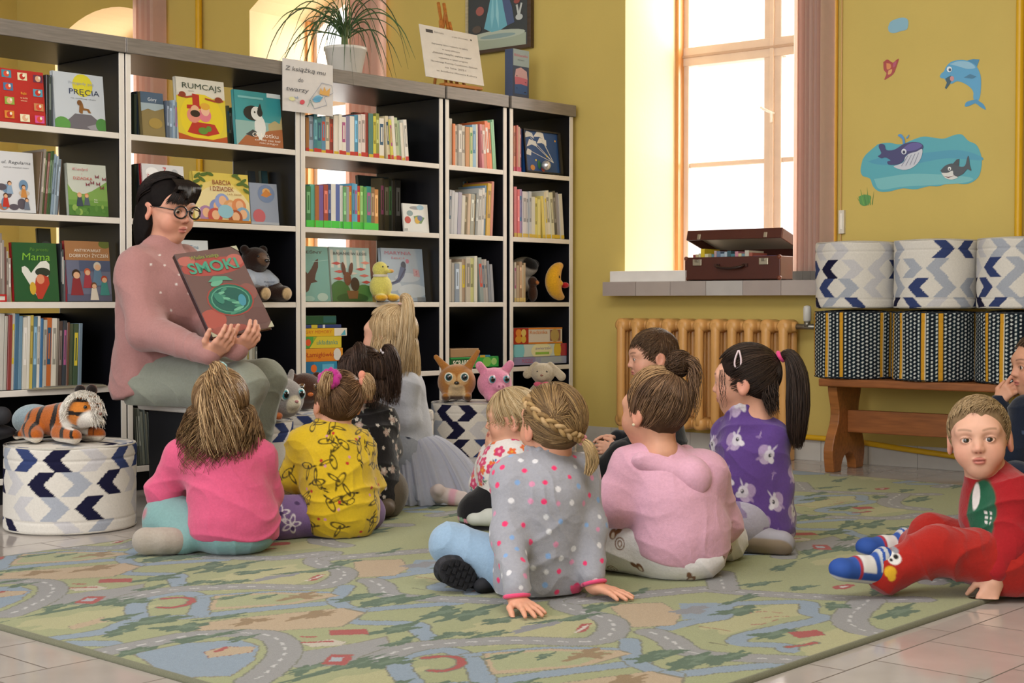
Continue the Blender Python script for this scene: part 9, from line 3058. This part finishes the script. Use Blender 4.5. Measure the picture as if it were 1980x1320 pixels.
 n1 = r1.cross(up)                       # out of the front cover, towards the room
 Rm = Matrix((r1, -n1, up)).transposed().to_4x4()
 hgt, wid = .335, .238
 o = ctr - up * (hgt / 2)
 bk = thing('book', 'big reddish picture book with a green oval held up by the woman', 'book', o)
 T = Rm
 m = MB()
 m.span(-wid / 2, wid / 2, 0, .003, 0, hgt, '#6a4a46', T)
 m.span(-wid / 2, wid / 2, .017, .020, 0, hgt, '#5a3a3a', T)
 m.span(-wid / 2 - .002, -wid / 2 + .003, 0, .020, 0, hgt, '#3a2326', T)
 m.build('cover', 'cover', bk, bevel=.0012)
 m = MB()
 m.span(-wid / 2 + .004, wid / 2 - .004, .003, .017, .004, hgt - .004, '#d8d0c0', T)
 m.build('pages', 'paper', bk)
 art = [('r', 0, 0, 1, 1, '#6f5652'), ('e', .5, .8, .52, .15, '#a5504a'), ('e', .12, .9, .14, .08, '#b56a60'), ('e', .88, .84, .14, .1, '#b5685f'), ('e', .14, .2, .2, .16, '#a8584e'), ('e', .85, .16, .22, .14, '#6a4f4c'), ('e', .86, .45, .14, .14, '#8a5a54'), ('e', .3, .06, .3, .07, '#9a564e'),
     ('e', .53, .39, .37, .275, '#9a4a44'), ('e', .53, .39, .345, .255, '#2f6a58'), ('e', .53, .39, .305, .222, '#5a9a80'), ('e', .53, .39, .285, .205, '#2d5f55')]
 for k in range(9):
  t = k / 8
  art += [('e', .52 + .11 * math.sin(t * 6), .24 + .27 * t, .10 - .045 * t, .022, '#6fae90' if k % 2 else '#4a8a72', .3 * math.cos(t * 6))]
 art += [('e', .70, .36, .06, .10, '#4a8fa0', -.3), ('e', .36, .42, .06, .10, '#3f7f6c', .3), ('e', .43, .60, .11, .05, '#6aa88c', .3), ('p', [(.3, .62), (.42, .68), (.62, .66), (.7, .60), (.55, .62)], '#5a9a80'),
   ('p', [(0, 0), (.1, 0), (0, .07)], '#b5b49a'), ('p', [(1, 0), (.9, 0), (1, .07)], '#b5b49a'), ('p', [(1, 1), (.9, 1), (1, .93)], '#b5b49a'), ('t', 'SMOKI', .5, .74, .125, '#4f9a80', dict(w=.8, bold=.0015)), ('t', 'Wielka księga', .42, .9, .045, '#8fa04a', dict(w=.46))]
 draw_art(art, wid, hgt, bk, T)
small_girl()
dotted_girl()
dark_boy()
hoodie_girl()
purple_girl()
red_boy()
navy_boy()
woman()
